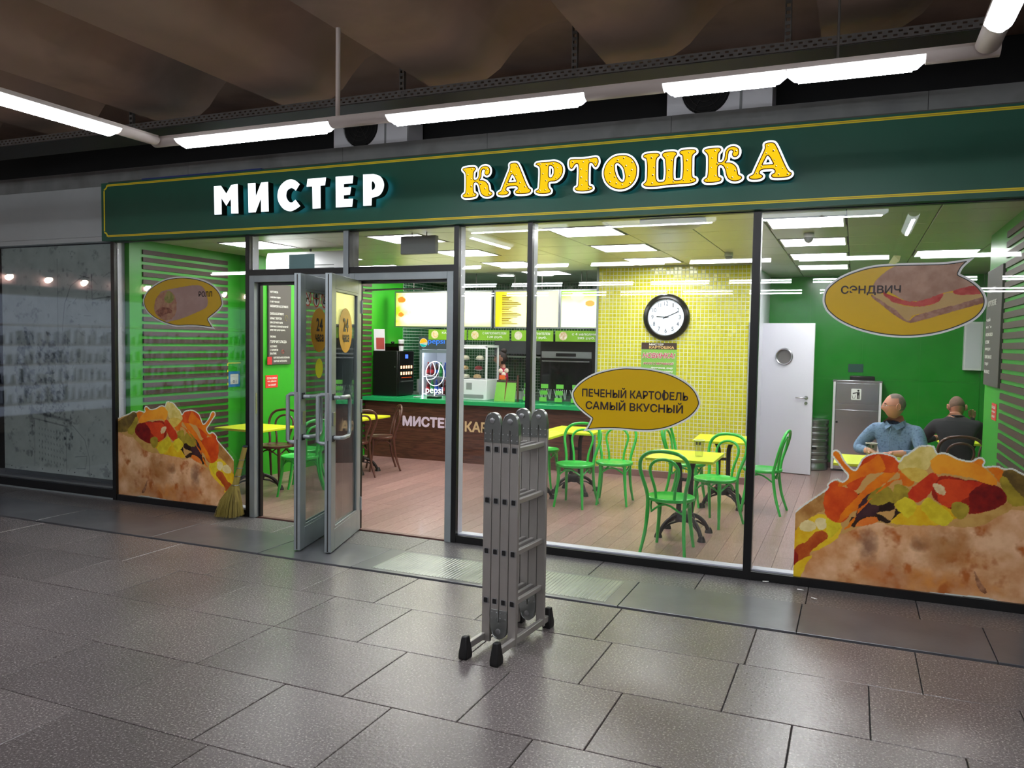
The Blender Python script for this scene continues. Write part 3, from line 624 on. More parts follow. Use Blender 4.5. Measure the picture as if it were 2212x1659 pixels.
POT = [['sil',[(-0.365,0.04),(-0.387,0.089),(-0.432,0.085),(-0.474,0.103),(-0.496,0.145),(-0.506,0.217),(-0.492,0.255),(-0.455,0.282),(-0.46,0.34),(-0.442,0.415),(-0.4,0.492),(-0.345,0.563),(-0.266,0.635),(-0.157,0.727),(-0.151,0.76),(-0.119,0.794),(-0.081,0.808),(-0.048,0.793),(-0.017,0.831),(-0.05,0.874),(-0.091,0.927),(-0.129,0.974),(-0.126,1.003),(-0.101,1.019),(-0.068,1),(-0.04,0.945),(0.007,0.893),(0.033,0.884),(0.057,0.931),(0.081,0.975),(0.124,1.002),(0.187,1.017),(0.28,1),(0.311,0.966),(0.332,1),(0.364,1.021),(0.401,1.056),(0.439,1.083),(0.515,1.088),(0.534,1.065),(0.548,1.037),(0.579,1.046),(0.623,1.035),(0.674,1.01),(0.748,0.998),(0.784,1.022),(0.82,1.024),(0.836,0.997),(0.828,0.969),(0.859,0.971),(0.906,0.978),(0.943,0.963),(1.002,0.964),(1.059,0.934),(1.203,0.884),(1.322,0.772),(1.354,0.025),(0.883,0.065),(0.315,0.043),(0.069,0.044)]],['potato_base',[(-0.362,0.041),(-0.38,0.086),(-0.331,0.143),(-0.266,0.217),(-0.175,0.292),(-0.086,0.381),(0.023,0.443),(0.117,0.488),(0.211,0.519),(0.299,0.494),(0.395,0.526),(0.555,0.536),(0.742,0.541),(0.833,0.565),(0.92,0.637),(0.978,0.685),(1.069,0.687),(1.21,0.728),(1.324,0.705),(1.354,0.025),(0.883,0.065),(0.315,0.043)]],['back_skin',[(-0.454,0.34),(-0.435,0.415),(-0.397,0.489),(-0.338,0.56),(-0.26,0.632),(-0.156,0.724),(-0.158,0.588),(-0.21,0.54),(-0.275,0.483),(-0.34,0.426),(-0.385,0.348),(-0.404,0.288),(-0.455,0.282)]],['yellow_flesh',[(-0.404,0.28),(-0.379,0.363),(-0.321,0.449),(-0.242,0.515),(-0.164,0.544),(-0.05,0.485),(-0.06,0.398),(-0.104,0.343),(-0.234,0.257),(-0.342,0.266)]],['white_onion',[(-0.321,0.457),(-0.275,0.49),(-0.228,0.473),(-0.213,0.432),(-0.259,0.405),(-0.32,0.417)]],['white_onion',[(-0.225,0.488),(-0.189,0.513),(-0.136,0.497),(-0.141,0.447),(-0.193,0.427)]],['yellow_cube',[(-0.137,0.526),(-0.05,0.478),(-0.074,0.418),(-0.131,0.369),(-0.147,0.446)]],['dark_gap',[(0.04,0.677),(0.14,0.742),(0.253,0.725),(0.3,0.632),(0.267,0.525),(0.192,0.531),(0.115,0.544),(0.041,0.466),(0.019,0.534),(0.294,0.618),(0.358,0.654),(0.335,0.564),(0.297,0.531)]],['olive',[(0.077,0.709),(0.147,0.729),(0.193,0.663),(0.183,0.579),(0.102,0.543),(0.052,0.524),(0.049,0.608)]],['yellow_green',[(0.117,0.67),(0.171,0.759),(0.245,0.779),(0.291,0.728),(0.299,0.666),(0.255,0.669),(0.194,0.636)]],['carrot_stick',[(0.048,0.467),(0.065,0.511),(0.121,0.545),(0.172,0.557),(0.19,0.541),(0.186,0.516)]],['yellow_green',[(0.288,0.793),(0.373,0.779),(0.408,0.687),(0.332,0.651),(0.292,0.662)]],['yellow_flesh',[(0.296,0.56),(0.298,0.516),(0.555,0.536),(0.653,0.582),(0.738,0.647),(0.612,0.678),(0.422,0.66)]],['red_tomato',[(-0.156,0.716),(-0.138,0.768),(-0.1,0.789),(-0.067,0.781),(-0.046,0.754),(-0.091,0.722)]],['red_tomato',[(-0.17,0.644),(-0.15,0.717),(-0.085,0.747),(-0.007,0.744),(0.045,0.72),(0.06,0.665),(0.024,0.577),(-0.05,0.492),(-0.143,0.525)]],['orange_carrot',[(-0.051,0.499),(-0.04,0.571),(0.016,0.647),(0.065,0.708),(0.138,0.798),(0.229,0.875),(0.308,0.881),(0.309,0.84),(0.25,0.814),(0.177,0.76),(0.104,0.69),(0.061,0.623),(0.051,0.552),(0.021,0.478),(-0.017,0.463),(0.285,0.866),(0.337,0.877),(0.403,0.846),(0.398,0.795),(0.34,0.797),(0.287,0.822)]],['orange_carrot',[(-0.126,0.982),(-0.101,1.015),(-0.074,0.992),(-0.033,0.939),(0.02,0.88),(0.003,0.829),(-0.037,0.861),(-0.091,0.927)]],['red_tomato',[(0.039,0.888),(0.069,0.96),(0.131,0.999),(0.212,1.008),(0.304,0.977),(0.308,0.888),(0.223,0.874),(0.135,0.874),(0.075,0.793),(0.045,0.734),(-0.021,0.764)]],['orange_carrot',[(-0.079,0.766),(-0.023,0.827),(0.07,0.911),(0.151,0.973),(0.187,0.996),(0.226,0.888),(0.136,0.861),(0.042,0.811),(-0.046,0.754)]],['cauliflower',[(0.305,0.933),(0.332,0.997),(0.395,1.048),(0.445,1.073),(0.515,1.078),(0.542,1.022),(0.507,0.962),(0.477,0.91),(0.413,0.912),(0.323,0.905)]],['cauliflower_y',[(0.323,0.905),(0.419,0.927),(0.497,0.89),(0.48,0.838),(0.416,0.826),(0.363,0.858)]],['dark_red',[(0.517,0.856),(0.592,0.883),(0.729,0.866),(0.827,0.86),(0.912,0.839),(0.958,0.801),(0.97,0.74),(0.889,0.669),(0.775,0.637),(0.651,0.653),(0.561,0.702),(0.521,0.755)]],['red_pepper',[(0.555,0.844),(0.667,0.861),(0.741,0.86),(0.827,0.849),(0.769,0.792),(0.734,0.746),(0.65,0.667),(0.567,0.702)]],['dark_red2',[(0.745,0.761),(0.827,0.846),(0.912,0.836),(0.959,0.794),(0.97,0.74),(0.895,0.677),(0.78,0.651)]],['red_pepper',[(0.374,0.742),(0.429,0.812),(0.485,0.867),(0.522,0.899),(0.561,0.873),(0.543,0.829),(0.526,0.785),(0.484,0.723),(0.422,0.681)]],['orange_pepper',[(0.503,0.976),(0.536,1.015),(0.586,1.029),(0.674,1.003),(0.749,0.987),(0.823,0.958),(0.885,0.907),(0.912,0.846),(0.851,0.848),(0.765,0.876),(0.691,0.891),(0.604,0.898),(0.528,0.9)]],['orange_carrot',[(0.748,0.998),(0.796,1.015),(0.83,0.997),(0.817,0.964)]],['orange_carrot',[(0.853,0.957),(0.907,0.964),(0.944,0.939),(0.923,0.861),(0.885,0.914)]],['dark_skin',[(0.943,0.946),(1.002,0.951),(1.06,0.921),(1.175,0.868),(1.265,0.767),(1.21,0.728),(1.067,0.749),(0.984,0.817),(0.946,0.877)]],['yellow_green',[(0.922,0.875),(0.957,0.905),(1.032,0.801),(1.066,0.776),(1.068,0.721),(0.989,0.714),(0.969,0.767)]],['tip',[(0.525,0.813),(0.543,0.829),(0.582,0.818),(0.608,0.777),(0.603,0.748),(0.565,0.756)]],['yellow_cube',[(0.296,0.648),(0.33,0.695),(0.369,0.716),(0.432,0.668),(0.393,0.573),(0.347,0.594)]],['yellow_cube',[(0.458,0.656),(0.497,0.728),(0.561,0.687),(0.659,0.607),(0.618,0.539),(0.554,0.55),(0.488,0.608)]],['yellow_green',[(0.647,0.667),(0.667,0.704),(0.736,0.697),(0.756,0.649),(0.703,0.594),(0.664,0.619)]],['lip',[(0.66,0.561),(0.775,0.623),(0.918,0.693),(0.982,0.734),(0.99,0.686),(0.862,0.589),(0.766,0.544)]],['sausage',[(-0.356,0.271),(-0.27,0.339),(-0.225,0.395),(-0.179,0.421),(-0.139,0.404),(-0.138,0.361),(-0.176,0.328),(-0.234,0.271),(-0.266,0.202),(-0.325,0.173)]],['red_cut',[(-0.505,0.217),(-0.486,0.26),(-0.431,0.284),(-0.369,0.27),(-0.334,0.223),(-0.332,0.165),(-0.364,0.106),(-0.425,0.088),(-0.474,0.111),(-0.496,0.152)]],['yellow_flesh',[(-0.332,0.172),(-0.24,0.227),(-0.277,0.15),(-0.315,0.051),(-0.362,0.044),(-0.384,0.085)]],['burn',[(0.072,0.328),(0.094,0.408),(0.157,0.443),(0.196,0.405),(0.174,0.326),(0.146,0.217),(0.093,0.26)]],['burn2',[(0.4,0.388),(0.47,0.418),(0.514,0.437),(0.497,0.37),(0.434,0.341)]],['burn3',[(0.204,0.182),(0.329,0.302),(0.335,0.15),(0.259,0.056),(0.132,0.067),(0.105,0.12),(0.307,0.253),(0.389,0.175),(0.353,0.067),(0.314,0.062)]],['wrinkle',[(0.459,0.526),(0.557,0.485),(0.634,0.436),(0.693,0.364),(0.727,0.29),(0.716,0.246),(0.684,0.285),(0.649,0.366),(0.59,0.446),(0.512,0.495)]],['brownzone',[(0.353,0.074),(0.44,0.181),(0.586,0.215),(0.755,0.201),(0.881,0.111),(0.87,0.074),(0.573,0.061)]],['tear',[(0.797,0.242),(0.809,0.236),(0.836,0.183),(0.868,0.137),(0.876,0.099),(0.838,0.112),(0.818,0.159)]]]
BUB = {'sw':{'out':[(-0.226,2.086),(-0.22,2.144),(-0.189,2.196),(-0.12,2.253),(-0.026,2.297),(0.089,2.329),(0.218,2.34),(0.395,2.341),(0.544,2.343),(0.641,2.355),(0.719,2.368),(0.685,2.337),(0.652,2.3),(0.635,2.262),(0.694,2.228),(0.748,2.183),(0.786,2.129),(0.8,2.08),(0.792,2.025),(0.752,1.965),(0.682,1.916),(0.562,1.865),(0.439,1.836),(0.303,1.826),(0.159,1.839),(0.01,1.877),(-0.11,1.934),(-0.188,1.998),(-0.216,2.045)],'bread':[(0.1,2.175),(0.114,2.22),(0.169,2.276),(0.234,2.32),(0.335,2.335),(0.544,2.332),(0.679,2.351),(0.643,2.303),(0.628,2.256),(0.694,2.217),(0.739,2.173),(0.648,2.157),(0.537,2.131),(0.455,2.093),(0.355,2.074),(0.294,2.088),(0.231,2.128),(0.199,2.146),(0.107,2.129)],'tom1':[(0.163,2.163),(0.189,2.134),(0.252,2.106),(0.304,2.083),(0.37,2.074),(0.454,2.098),(0.54,2.131),(0.524,2.087),(0.481,2.057),(0.407,2.043),(0.331,2.046),(0.254,2.066),(0.196,2.1),(0.169,2.129)],'tom2':[(0.596,2.142),(0.629,2.158),(0.72,2.178),(0.764,2.145),(0.765,2.129),(0.698,2.119),(0.63,2.119)],'cheese':[(0.101,2.13),(0.169,2.129),(0.254,2.066),(0.331,2.043),(0.407,2.043),(0.481,2.057),(0.54,2.126),(0.596,2.136),(0.65,2.119),(0.765,2.129),(0.78,2.102),(0.604,2.042),(0.408,1.993),(0.359,1.976),(0.33,1.942),(0.282,1.981),(0.187,2.061)],'crumb':[(0.096,2.127),(0.187,2.061),(0.266,2.004),(0.33,1.942),(0.379,1.981),(0.507,2.02),(0.652,2.064),(0.775,2.102),(0.791,2.069),(0.677,2.031),(0.509,1.976),(0.385,1.937),(0.325,1.933),(0.231,1.993),(0.151,2.061),(0.102,2.101)]},'rl':{'out':[(-6.828,2.11),(-6.816,2.162),(-6.762,2.231),(-6.657,2.294),(-6.519,2.344),(-6.36,2.364),(-6.192,2.359),(-6.028,2.331),(-5.893,2.28),(-5.802,2.204),(-5.765,2.121),(-5.765,2.072),(-5.819,2.014),(-5.911,1.956),(-5.943,1.935),(-5.911,1.89),(-5.863,1.836),(-6.031,1.855),(-6.196,1.861),(-6.364,1.857),(-6.506,1.882),(-6.649,1.929),(-6.747,1.985),(-6.805,2.045)],'roll':[(-6.6,2.178),(-6.52,2.228),(-6.361,2.252),(-6.193,2.271),(-6.072,2.274),(-6.007,2.248),(-5.964,2.172),(-5.953,2.098),(-5.986,2.044),(-6.14,1.989),(-6.307,1.938),(-6.431,1.917),(-6.534,1.921)],'face':[(-6.671,2.067),(-6.647,2.144),(-6.577,2.203),(-6.485,2.228),(-6.429,2.21),(-6.384,2.159),(-6.365,2.083),(-6.374,2.002),(-6.42,1.942),(-6.488,1.923),(-6.568,1.929),(-6.637,1.972),(-6.668,2.019)],'cab':[(-6.532,2.152),(-6.486,2.22),(-6.44,2.211),(-6.401,2.159),(-6.418,2.108),(-6.475,2.096),(-6.521,2.109)],'meat':[(-6.637,2.023),(-6.556,2.058),(-6.464,2.045),(-6.425,2.006),(-6.51,1.985),(-6.591,1.959),(-6.637,1.989)]},'ce':{'out':[(-2.112,1.332),(-2.097,1.38),(-2.043,1.44),(-1.951,1.501),(-1.843,1.541),(-1.71,1.568),(-1.605,1.572),(-1.475,1.566),(-1.321,1.535),(-1.195,1.479),(-1.114,1.412),(-1.075,1.334),(-1.076,1.284),(-1.114,1.223),(-1.186,1.164),(-1.31,1.102),(-1.437,1.071),(-1.567,1.064),(-1.725,1.068),(-1.886,1.058),(-2.012,1.038),(-1.974,1.08),(-1.943,1.145),(-2.021,1.199),(-2.083,1.259)]}}

# ================================================================ SIGN OVER THE SHOP FRONT
sign = thing('shop_sign', 'long dark green sign board with raised lit letters above the shop windows', 'sign', (0, 0, 0))
box('board', -7.29, 1.4, -0.12, -0.03, 2.743, 3.338, M['sign_green'], sign)
def stripe(z): 
    box('border_stripe', -7.2, 1.4, -0.1225, -0.12, z - 0.010, z + 0.010, M['sign_yellow'], sign); box('border_line', -7.2, 1.4, -0.1232, -0.1225, z - 0.0035, z + 0.0035, M['sign_ochre'], sign)
stripe(2.790); stripe(3.311)
box('border_stripe', -7.255, -7.238, -0.1225, -0.12, 2.842, 3.259, M['sign_yellow'], sign)
for s, zc in ((1, 2.790), (-1, 3.311)):
    a0, a1 = (0, 90) if s > 0 else (0, -90)
    p = arc((-7.250, zc - 0.004 * s), 0.052, a0, a1, 8); q = arc((-7.250, zc - 0.004 * s), 0.036, a1, a0, 8)
    MB().prism([(x, z) for x, _, z in p] + [(x, z) for x, _, z in q], -0.1225, -0.12).build('border_corner', M['sign_yellow'], sign)
box('film_strip', -6.72, -5.2, -0.1195, -0.06, 3.338, 3.352, mat('blue_film', '#1E2F7A', 0.4), sign)
HALF = 0.0
for nm in ('m_M', 'm_I', 'm_C', 'm_T', 'm_E', 'm_P'):
    lp = LET[nm]
    if nm in ('m_C', 'm_P'): lp = [smooth_loop(lp[0], 4) if nm == 'm_C' else lp[0]] + [smooth_loop(h, 4) for h in lp[1:]]
    if nm == 'm_C':
        c = LET['m_C'][0]; out = smooth_loop(c[:11], 5, False); inn = smooth_loop(c[11:], 5, False); lp = [out + inn]
    if nm == 'm_P':
        c = LET['m_P'][0]; lp[0] = [c[0]] + smooth_loop(c[1:7], 5, False) + c[7:]
    o = flat('letter_body', lp, frame_y(-0.165), 0.073, M['letter_side'], sign)
    flat('letter_face', lp, frame_y(-0.238), 0.004, M['letter_white'], o)
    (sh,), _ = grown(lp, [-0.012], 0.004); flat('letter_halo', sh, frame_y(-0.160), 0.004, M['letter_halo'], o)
rs = random.Random(5)
for nm, dx in (('K', -1.958), ('A', -1.958), ('R', 0), ('T', 0), ('O', 0), ('Sh', 0), ('K', 0), ('A', 0)):
    lp = []
    for h in LET[nm]:
        lp.append([(x + dx, z) for x, z in (smooth_loop(h, 4) if not (nm == 'A' and h is LET['A'][1]) else h)])
    (wo, bo, ye), (xs, ys, F) = grown(lp, [0.0135, 0.0, -0.0075], 0.003)
    o = flat('letter_body', wo, frame_y(-0.165), 0.073, M['letter_side'], sign)
    flat('letter_face', wo, frame_y(-0.238), 0.003, M['letter_white'], o); flat('letter_outline', bo, frame_y(-0.2415), 0.002, M['letter_brown'], o); flat('letter_fill', ye, frame_y(-0.244), 0.002, M['letter_yellow'], o)
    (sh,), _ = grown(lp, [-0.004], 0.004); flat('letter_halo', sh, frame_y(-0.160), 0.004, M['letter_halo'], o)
    b = MB(); g = MB(); n = 0; pts = []
    for _ in range(4000):
        i, j = rs.randrange(len(xs)), rs.randrange(len(ys))
        if F[j, i] < -0.018 and all((xs[i] - a) ** 2 + (ys[j] - c) ** 2 > 0.046 ** 2 for a, c in pts):
            pts.append((xs[i], ys[j])); r = rs.uniform(0.003, 0.0055)
            b.prism([(xs[i] + r * math.cos(t), ys[j] + r * 1.1 * math.sin(t)) for t in np.linspace(0, 2 * math.pi, 9)[:-1]], -0.247, -0.246)
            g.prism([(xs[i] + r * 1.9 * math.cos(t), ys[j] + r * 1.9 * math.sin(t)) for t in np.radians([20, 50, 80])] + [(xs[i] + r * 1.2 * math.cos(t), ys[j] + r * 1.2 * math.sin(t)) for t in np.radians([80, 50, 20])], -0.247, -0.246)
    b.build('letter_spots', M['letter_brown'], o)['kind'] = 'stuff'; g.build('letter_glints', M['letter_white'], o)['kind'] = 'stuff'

# ================================================================ STICKERS ON THE GLASS
def film_mat(name, rough=0.3):
    """printed window film: the print also lets the light of the shop through"""
    m = print_mat(name, rough).copy(); m.name = name; nt = m.node_tree; b = nt.nodes['Principled BSDF']; at = next(n for n in nt.nodes if n.type == 'ATTRIBUTE')
    t = nt.nodes.new('ShaderNodeBsdfTranslucent'); x = nt.nodes.new('ShaderNodeMixShader'); x.inputs[0].default_value = 0.4; out = nt.nodes['Material Output']
    nt.links.new(at.outputs[0], t.inputs[0]); nt.links.new(b.outputs[0], x.inputs[1]); nt.links.new(t.outputs[0], x.inputs[2]); nt.links.new(x.outputs[0], out.inputs[0]); return m
FILM = film_mat('window_film')
def film_solid(name, h):
    m = mat(name, h, 0.3); nt = m.node_tree; b = nt.nodes['Principled BSDF']; t = nt.nodes.new('ShaderNodeBsdfTranslucent'); t.inputs[0].default_value = (*lin(h), 1)
    x = nt.nodes.new('ShaderNodeMixShader'); x.inputs[0].default_value = 0.4; nt.links.new(b.outputs[0], x.inputs[1]); nt.links.new(t.outputs[0], x.inputs[2]); nt.links.new(x.outputs[0], nt.nodes['Material Output'].inputs[0]); return m
M['bubble_y'] = film_solid('bubble_film', '#F5CE10')
def bubble(name, label, key, parts=()):
    o = thing(name, label, 'sticker', (0, 0, 0)); lp = smooth_bubble(BUB[key]['out'])
    (a, b, c), _ = grown([lp], [0.0, -0.013, -0.020], 0.004)
    flat('sticker_edge', a, frame_y(-0.0135), 0.0008, M['bubble_w'], o); flat('sticker_outline', b, frame_y(-0.0145), 0.0006, M['bubble_k'], o); flat('sticker_field', c, frame_y(-0.0152), 0.0006, M['bubble_y'], o)
    return o, c
def smooth_bubble(p):
    """smooth all but the sharp corners"""
    n = len(p); P = [Vector(q) for q in p]; sharp = []
    for i in range(n):
        a = (P[i] - P[i - 1]).normalized(); b = (P[(i + 1) % n] - P[i]).normalized()
        if a.dot(b) < 0.62: sharp.append(i)
    if not sharp: return smooth_loop(p, 6)
    out = []
    for s, e in zip(sharp, sharp[1:] + [sharp[0] + n]): out += smooth_loop([p[k % n] for k in range(s, e + 1)], 6, False)[:-1]
    return out
o, c = bubble('speech_bubble_sticker', 'yellow speech bubble window sticker about baked potatoes before the mosaic wall', 'ce')
f = frame_y(-0.0162)
text('ПЕЧЕНЫЙ КАРТООЕЛЬ', -2.021, -1.166, 1.322, 1.405, f, M['txt_dark'], o, bold=0.022); box('letter_stem', -1.360, -1.346, -0.0192, -0.0162, 1.318, 1.400, M['txt_dark'], o); text('САМЫЙ ВКУСНЫЙ', -1.989, -1.203, 1.222, 1.305, f, M['txt_dark'], o, bold=0.022)
def shape_paint(shapes, base):
    def paint(X, Z):
        C = np.empty(X.shape + (3,)); C[:] = lin(base)
        nx = (noise2(X, Z, 11, 3, 40) - 0.5) * 0.012; nz = (noise2(X, Z, 12, 3, 40) - 0.5) * 0.012
        for col, var, poly, f, sd in shapes:
            k = inside(X + nx, Z + nz, smooth_loop(poly, 3)); n = noise2(X, Z, sd, 4, f)
            c0, c1 = np.array(lin(col)), np.array(lin(var)); t = np.clip((n - 0.3) / 0.4, 0, 1)[..., None]
            C = np.where(k[..., None], c0 * (1 - t) + c1 * t, C)
        return C
    return paint
o, c = bubble('speech_bubble_sticker', 'yellow speech bubble window sticker showing a cheese and tomato sandwich', 'sw')
S_ = BUB['sw']; keep = [S_[k] for k in ('bread', 'tom1', 'tom2', 'cheese', 'crumb')]
def msk(loops, lim):
    def f(X, Z):
        k = np.zeros(X.shape, bool)
        for l in loops: k |= inside(X, Z, smooth_loop(l, 3))
        r = np.zeros(X.shape, bool)
        for l in lim: r ^= inside(X, Z, l)
        return k & r
    return f
print_grid('sticker_picture', 0.08, 0.80, 1.91, 2.37, 240, 154, shape_paint([('#B98F74', '#D0A98E', S_['bread'], 14, 1), ('#E3C37E', '#D9B870', S_['cheese'], 6, 2), ('#A9745B', '#C79A80', S_['crumb'], 40, 3), ('#C9332A', '#DE5B4C', S_['tom1'], 30, 4), ('#C9332A', '#DE5B4C', S_['tom2'], 30, 5)], '#DDAE0E'), frame_y(-0.0160), FILM, o, msk(keep, c))
text('СЭНДВИЧ', -0.106, 0.279, 2.122, 2.190, frame_y(-0.0166), M['txt_dark'], o, bold=0.02)
o, c = bubble('speech_bubble_sticker', 'yellow speech bubble window sticker showing a filled wrap', 'rl')
S_ = BUB['rl']
print_grid('sticker_picture', -6.70, -5.93, 1.90, 2.29, 200, 104, shape_paint([('#D9BDB4', '#C9A79C', S_['roll'], 5, 1), ('#C98F74', '#D9AE86', S_['face'], 30, 2), ('#9AA348', '#C2B968', S_['cab'], 40, 3), ('#8A4A35', '#C98A6A', S_['meat'], 40, 4)], '#DDAE0E'), frame_y(-0.0160), FILM, o, msk([S_['roll'], S_['face']], c))
text('РОЛЛ', -6.07, -5.896, 2.158, 2.212, frame_y(-0.0166), M['txt_dark'], o, bold=0.02)
# --- the big baked potato, once each way round
PCOL = {'potato_base': ('#C98A55', '#EDC09A', 7), 'back_skin': ('#9E6A34', '#C99A5C', 12), 'yellow_flesh': ('#D9A514', '#E8C52E', 14), 'white_onion': ('#EBD9A6', '#DCC58A', 25), 'yellow_cube': ('#E2CF34', '#CDB524', 22),
    'dark_gap': ('#241612', '#3A2416', 20), 'olive': ('#3A2028', '#4A2C30', 20), 'yellow_green': ('#B09A34', '#8E7A26', 16), 'carrot_stick': ('#DD6A22', '#E9863A', 16), 'red_tomato': ('#C23A14', '#DE5A1E', 12),
    'orange_carrot': ('#E98418', '#D9661A', 12), 'cauliflower': ('#E4CF84', '#CDB45E', 20), 'cauliflower_y': ('#DDBE5A', '#C79E3C', 20), 'dark_red': ('#7E1C14', '#A82A18', 14), 'red_pepper': ('#BE2F18', '#D94A22', 14), 'dark_red2': ('#5A1016', '#9C2218', 9),
    'orange_pepper': ('#E8891E', '#F2A22E', 10), 'dark_skin': ('#5E4A26', '#8A7034', 14), 'tip': ('#E6CDA4', '#D2AE80', 30), 'lip': ('#CDA25C', '#B58440', 14), 'sausage': ('#A8421A', '#C9682A', 14), 'red_cut': ('#A8241A', '#8A1A14', 8),
    'burn': ('#6E4434', '#8A5C46', 22), 'burn2': ('#6E4028', '#96603E', 22), 'burn3': ('#8A4418', '#BE6A2E', 10), 'wrinkle': ('#A06A3C', '#B57E4C', 16), 'brownzone': ('#B5641E', '#D98E40', 12), 'tear': ('#7A4A30', '#B58060', 30)}
SIL = smooth_loop(POT[0][1], 3)
def potato_paint(X, Z):
    C = np.empty(X.shape + (3,)); C[:] = lin('#C99A5C')
    nx = (noise2(X, Z, 21, 3, 30) - 0.5) * 0.016; nz = (noise2(X, Z, 22, 3, 30) - 0.5) * 0.016
    for i, (k, poly) in enumerate(POT[1:]):
        a, b, fq = PCOL[k]; m_ = inside(X + nx, Z + nz, smooth_loop(poly, 3)); n = noise2(X, Z, 31 + i, 5, fq)
        t = np.clip((n - 0.28) / 0.44, 0, 1)[..., None]; col = np.array(lin(a)) * (1 - t) + np.array(lin(b)) * t
        if k in ('potato_base', 'brownzone', 'burn3'):
            d = np.clip((noise2(X, Z, 77, 4, 9) - 0.56) * 6, 0, 1)[..., None]; col = col * (1 - d) + np.array(lin('#B5652E')) * d
        if k in ('burn', 'burn2', 'burn3', 'wrinkle', 'brownzone'):
            P = np.array(poly); cx, cz = P.mean(0); rr = np.abs(P - [cx, cz]).max(0) + 1e-6
            w = np.clip(1.25 - np.sqrt(((X - cx) / rr[0]) ** 2 + ((Z - cz) / rr[1]) ** 2) + (n - 0.5) * 1.2, 0, 1)[..., None] * (0.85 if k != 'burn3' else 0.6)
            m2 = np.abs(X - cx) < rr[0] * 1.3; C = np.where((m_ | (w[..., 0] > 0.02) & m2)[..., None] & inside(X, Z, POT[1][1])[..., None], C * (1 - w) + col * w, C)
        else: C = np.where(m_[..., None], col, C)
    sd = sdf(X, Z, [SIL]); C = np.where((sd > -0.011)[..., None], lin('#DFE2DD'), C)
    return C
def potato(label, mirror):
    o = thing('potato_sticker', label, 'sticker')
    x0, x1 = -0.36, 1.10 if not mirror else 1.215
    fr = frame_y(-0.0140) if not mirror else (Vector((-5.99, -0.0140, 0)), Vector((-1, 0, 0)), Vector((0, 0, 1)))
    print_grid('sticker_picture', x0, x1, 0.060, 1.10, int((x1 - x0) / 0.0046), 226, potato_paint, fr, FILM, o, lambda X, Z: inside(X, Z, SIL))
potato('large stuffed baked potato window sticker in front of the seated men', False)
potato('large stuffed baked potato window sticker behind the straw broom', True)

# ================================================================ HALL LIGHTS, TRAY, CONDENSERS
def lamp_profile(w=0.052, h=0.052, n=10): return [(w * math.cos(a), -h * math.sin(a)) for a in np.linspace(0, math.pi, n + 1)]
def lamp(label, p, length, along='x', group='fluorescent lamps hung from the hall ceiling', parts=True):
    o = thing('fluorescent_lamp', label, 'lamp', p, 0 if along == 'x' else math.pi / 2, group); h = length / 2
    q = lamp_profile(); v = []; f = []
    ends = [(-h, 0.35), (-h + 0.03, 0.9), (-h + 0.06, 1.0), (h - 0.06, 1.0), (h - 0.03, 0.9), (h, 0.35)]
    for x, s in ends: v += [(x, a, b * s) for a, b in q]
    n = len(q)
    for i in range(len(ends) - 1):
        for k in range(n - 1): f.append((i * n + k, i * n + k + 1, (i + 1) * n + k + 1, (i + 1) * n + k))
        f.append((i * n + n - 1, i * n, (i + 1) * n, (i + 1) * n + n - 1))
    f += [tuple(range(n - 1, -1, -1)), tuple((len(ends) - 1) * n + k for k in range(n))]
    b = MB(); b.add(v, f); b.build('diffuser', M['lamp_glow'], o, smooth=True)
    MB().prism([(0.017 * math.cos(a), -0.046 - 0.010 * math.sin(a)) for a in np.linspace(0, math.pi, 7)], -h + 0.05, h - 0.05, 'x').build('tube', M['tube'], o, smooth=True)
    box('lamp_tray', -h, h, -0.053, 0.053, 0.001, 0.012, M['lamp_white'], o); return o
ZL = 3.045
lamp('lit fluorescent lamp above the left end of the white sign letters', (-3.531, -2.15, ZL), 1.21); lamp('lit fluorescent lamp above the gap between the two sign words', (-1.931, -2.15, ZL), 1.194)
lamp('short lit fluorescent lamp above the yellow sign letters, butted to another', (-0.634, -2.15, ZL), 0.582); lamp('short lit fluorescent lamp beyond the last yellow sign letter', (-0.048, -2.15, ZL), 0.582)
lamp('lit fluorescent lamp running towards the viewer at the upper left corner', (-4.3, -3.13, ZL), 1.25, 'y'); lamp('lit fluorescent lamp cut off by the upper right corner', (0.478, -3.1, ZL), 1.25, 'y')
tr = thing('lamp_trunking', 'pale lamp trunking hung below the ceiling in a long open rectangle', 'lamp rail')
b = MB()
def trunk(b, x0, x1, y0, y1):
    b.box(x0 + 0.01, x1 - 0.01, y0 + 0.01, y1 - 0.01, ZL + 0.012, ZL + 0.028)
trunk(b, -4.352, 0.53, -2.202, -2.098); b.build('trunk_run', M['lamp_white'], tr)
b = MB(); trunk(b, -4.352, -4.248, -6.3, -2.202); b.build('trunk_run', M['lamp_white'], tr); b = MB(); trunk(b, 0.426, 0.53, -6.3, -2.202); b.build('trunk_run', M['lamp_white'], tr)
def cover(x0, x1, y0, y1):
    b = MB(); q = [(a, c) for a, c in lamp_profile(0.05, 0.042, 8)]
    if x1 - x0 > y1 - y0: b.prism([(a + (y0 + y1) / 2, c + ZL + 0.012) for a, c in q], x0, x1, 'x')
    else: b.prism([(a + (x0 + x1) / 2, c + ZL + 0.012) for a, c in q], y0, y1, 'y')
    b.build('trunk_cover', M['lamp_white'], tr, smooth=True)
for a, c in ((-4.352, -4.137), (-2.925, -2.529), (-1.333, -0.926), (0.244, 0.53)): cover(a, c, -2.202, -2.098)
cover(-4.352, -4.248, -2.5, -2.202); cover(0.426, 0.53, -2.47, -2.202)
MB().cyl((-2.89, -2.15, ZL + 0.028), (-2.89, -2.15, 3.6), 0.014, 12).build('suspension_rod', M['lamp_white'], tr, smooth=True)
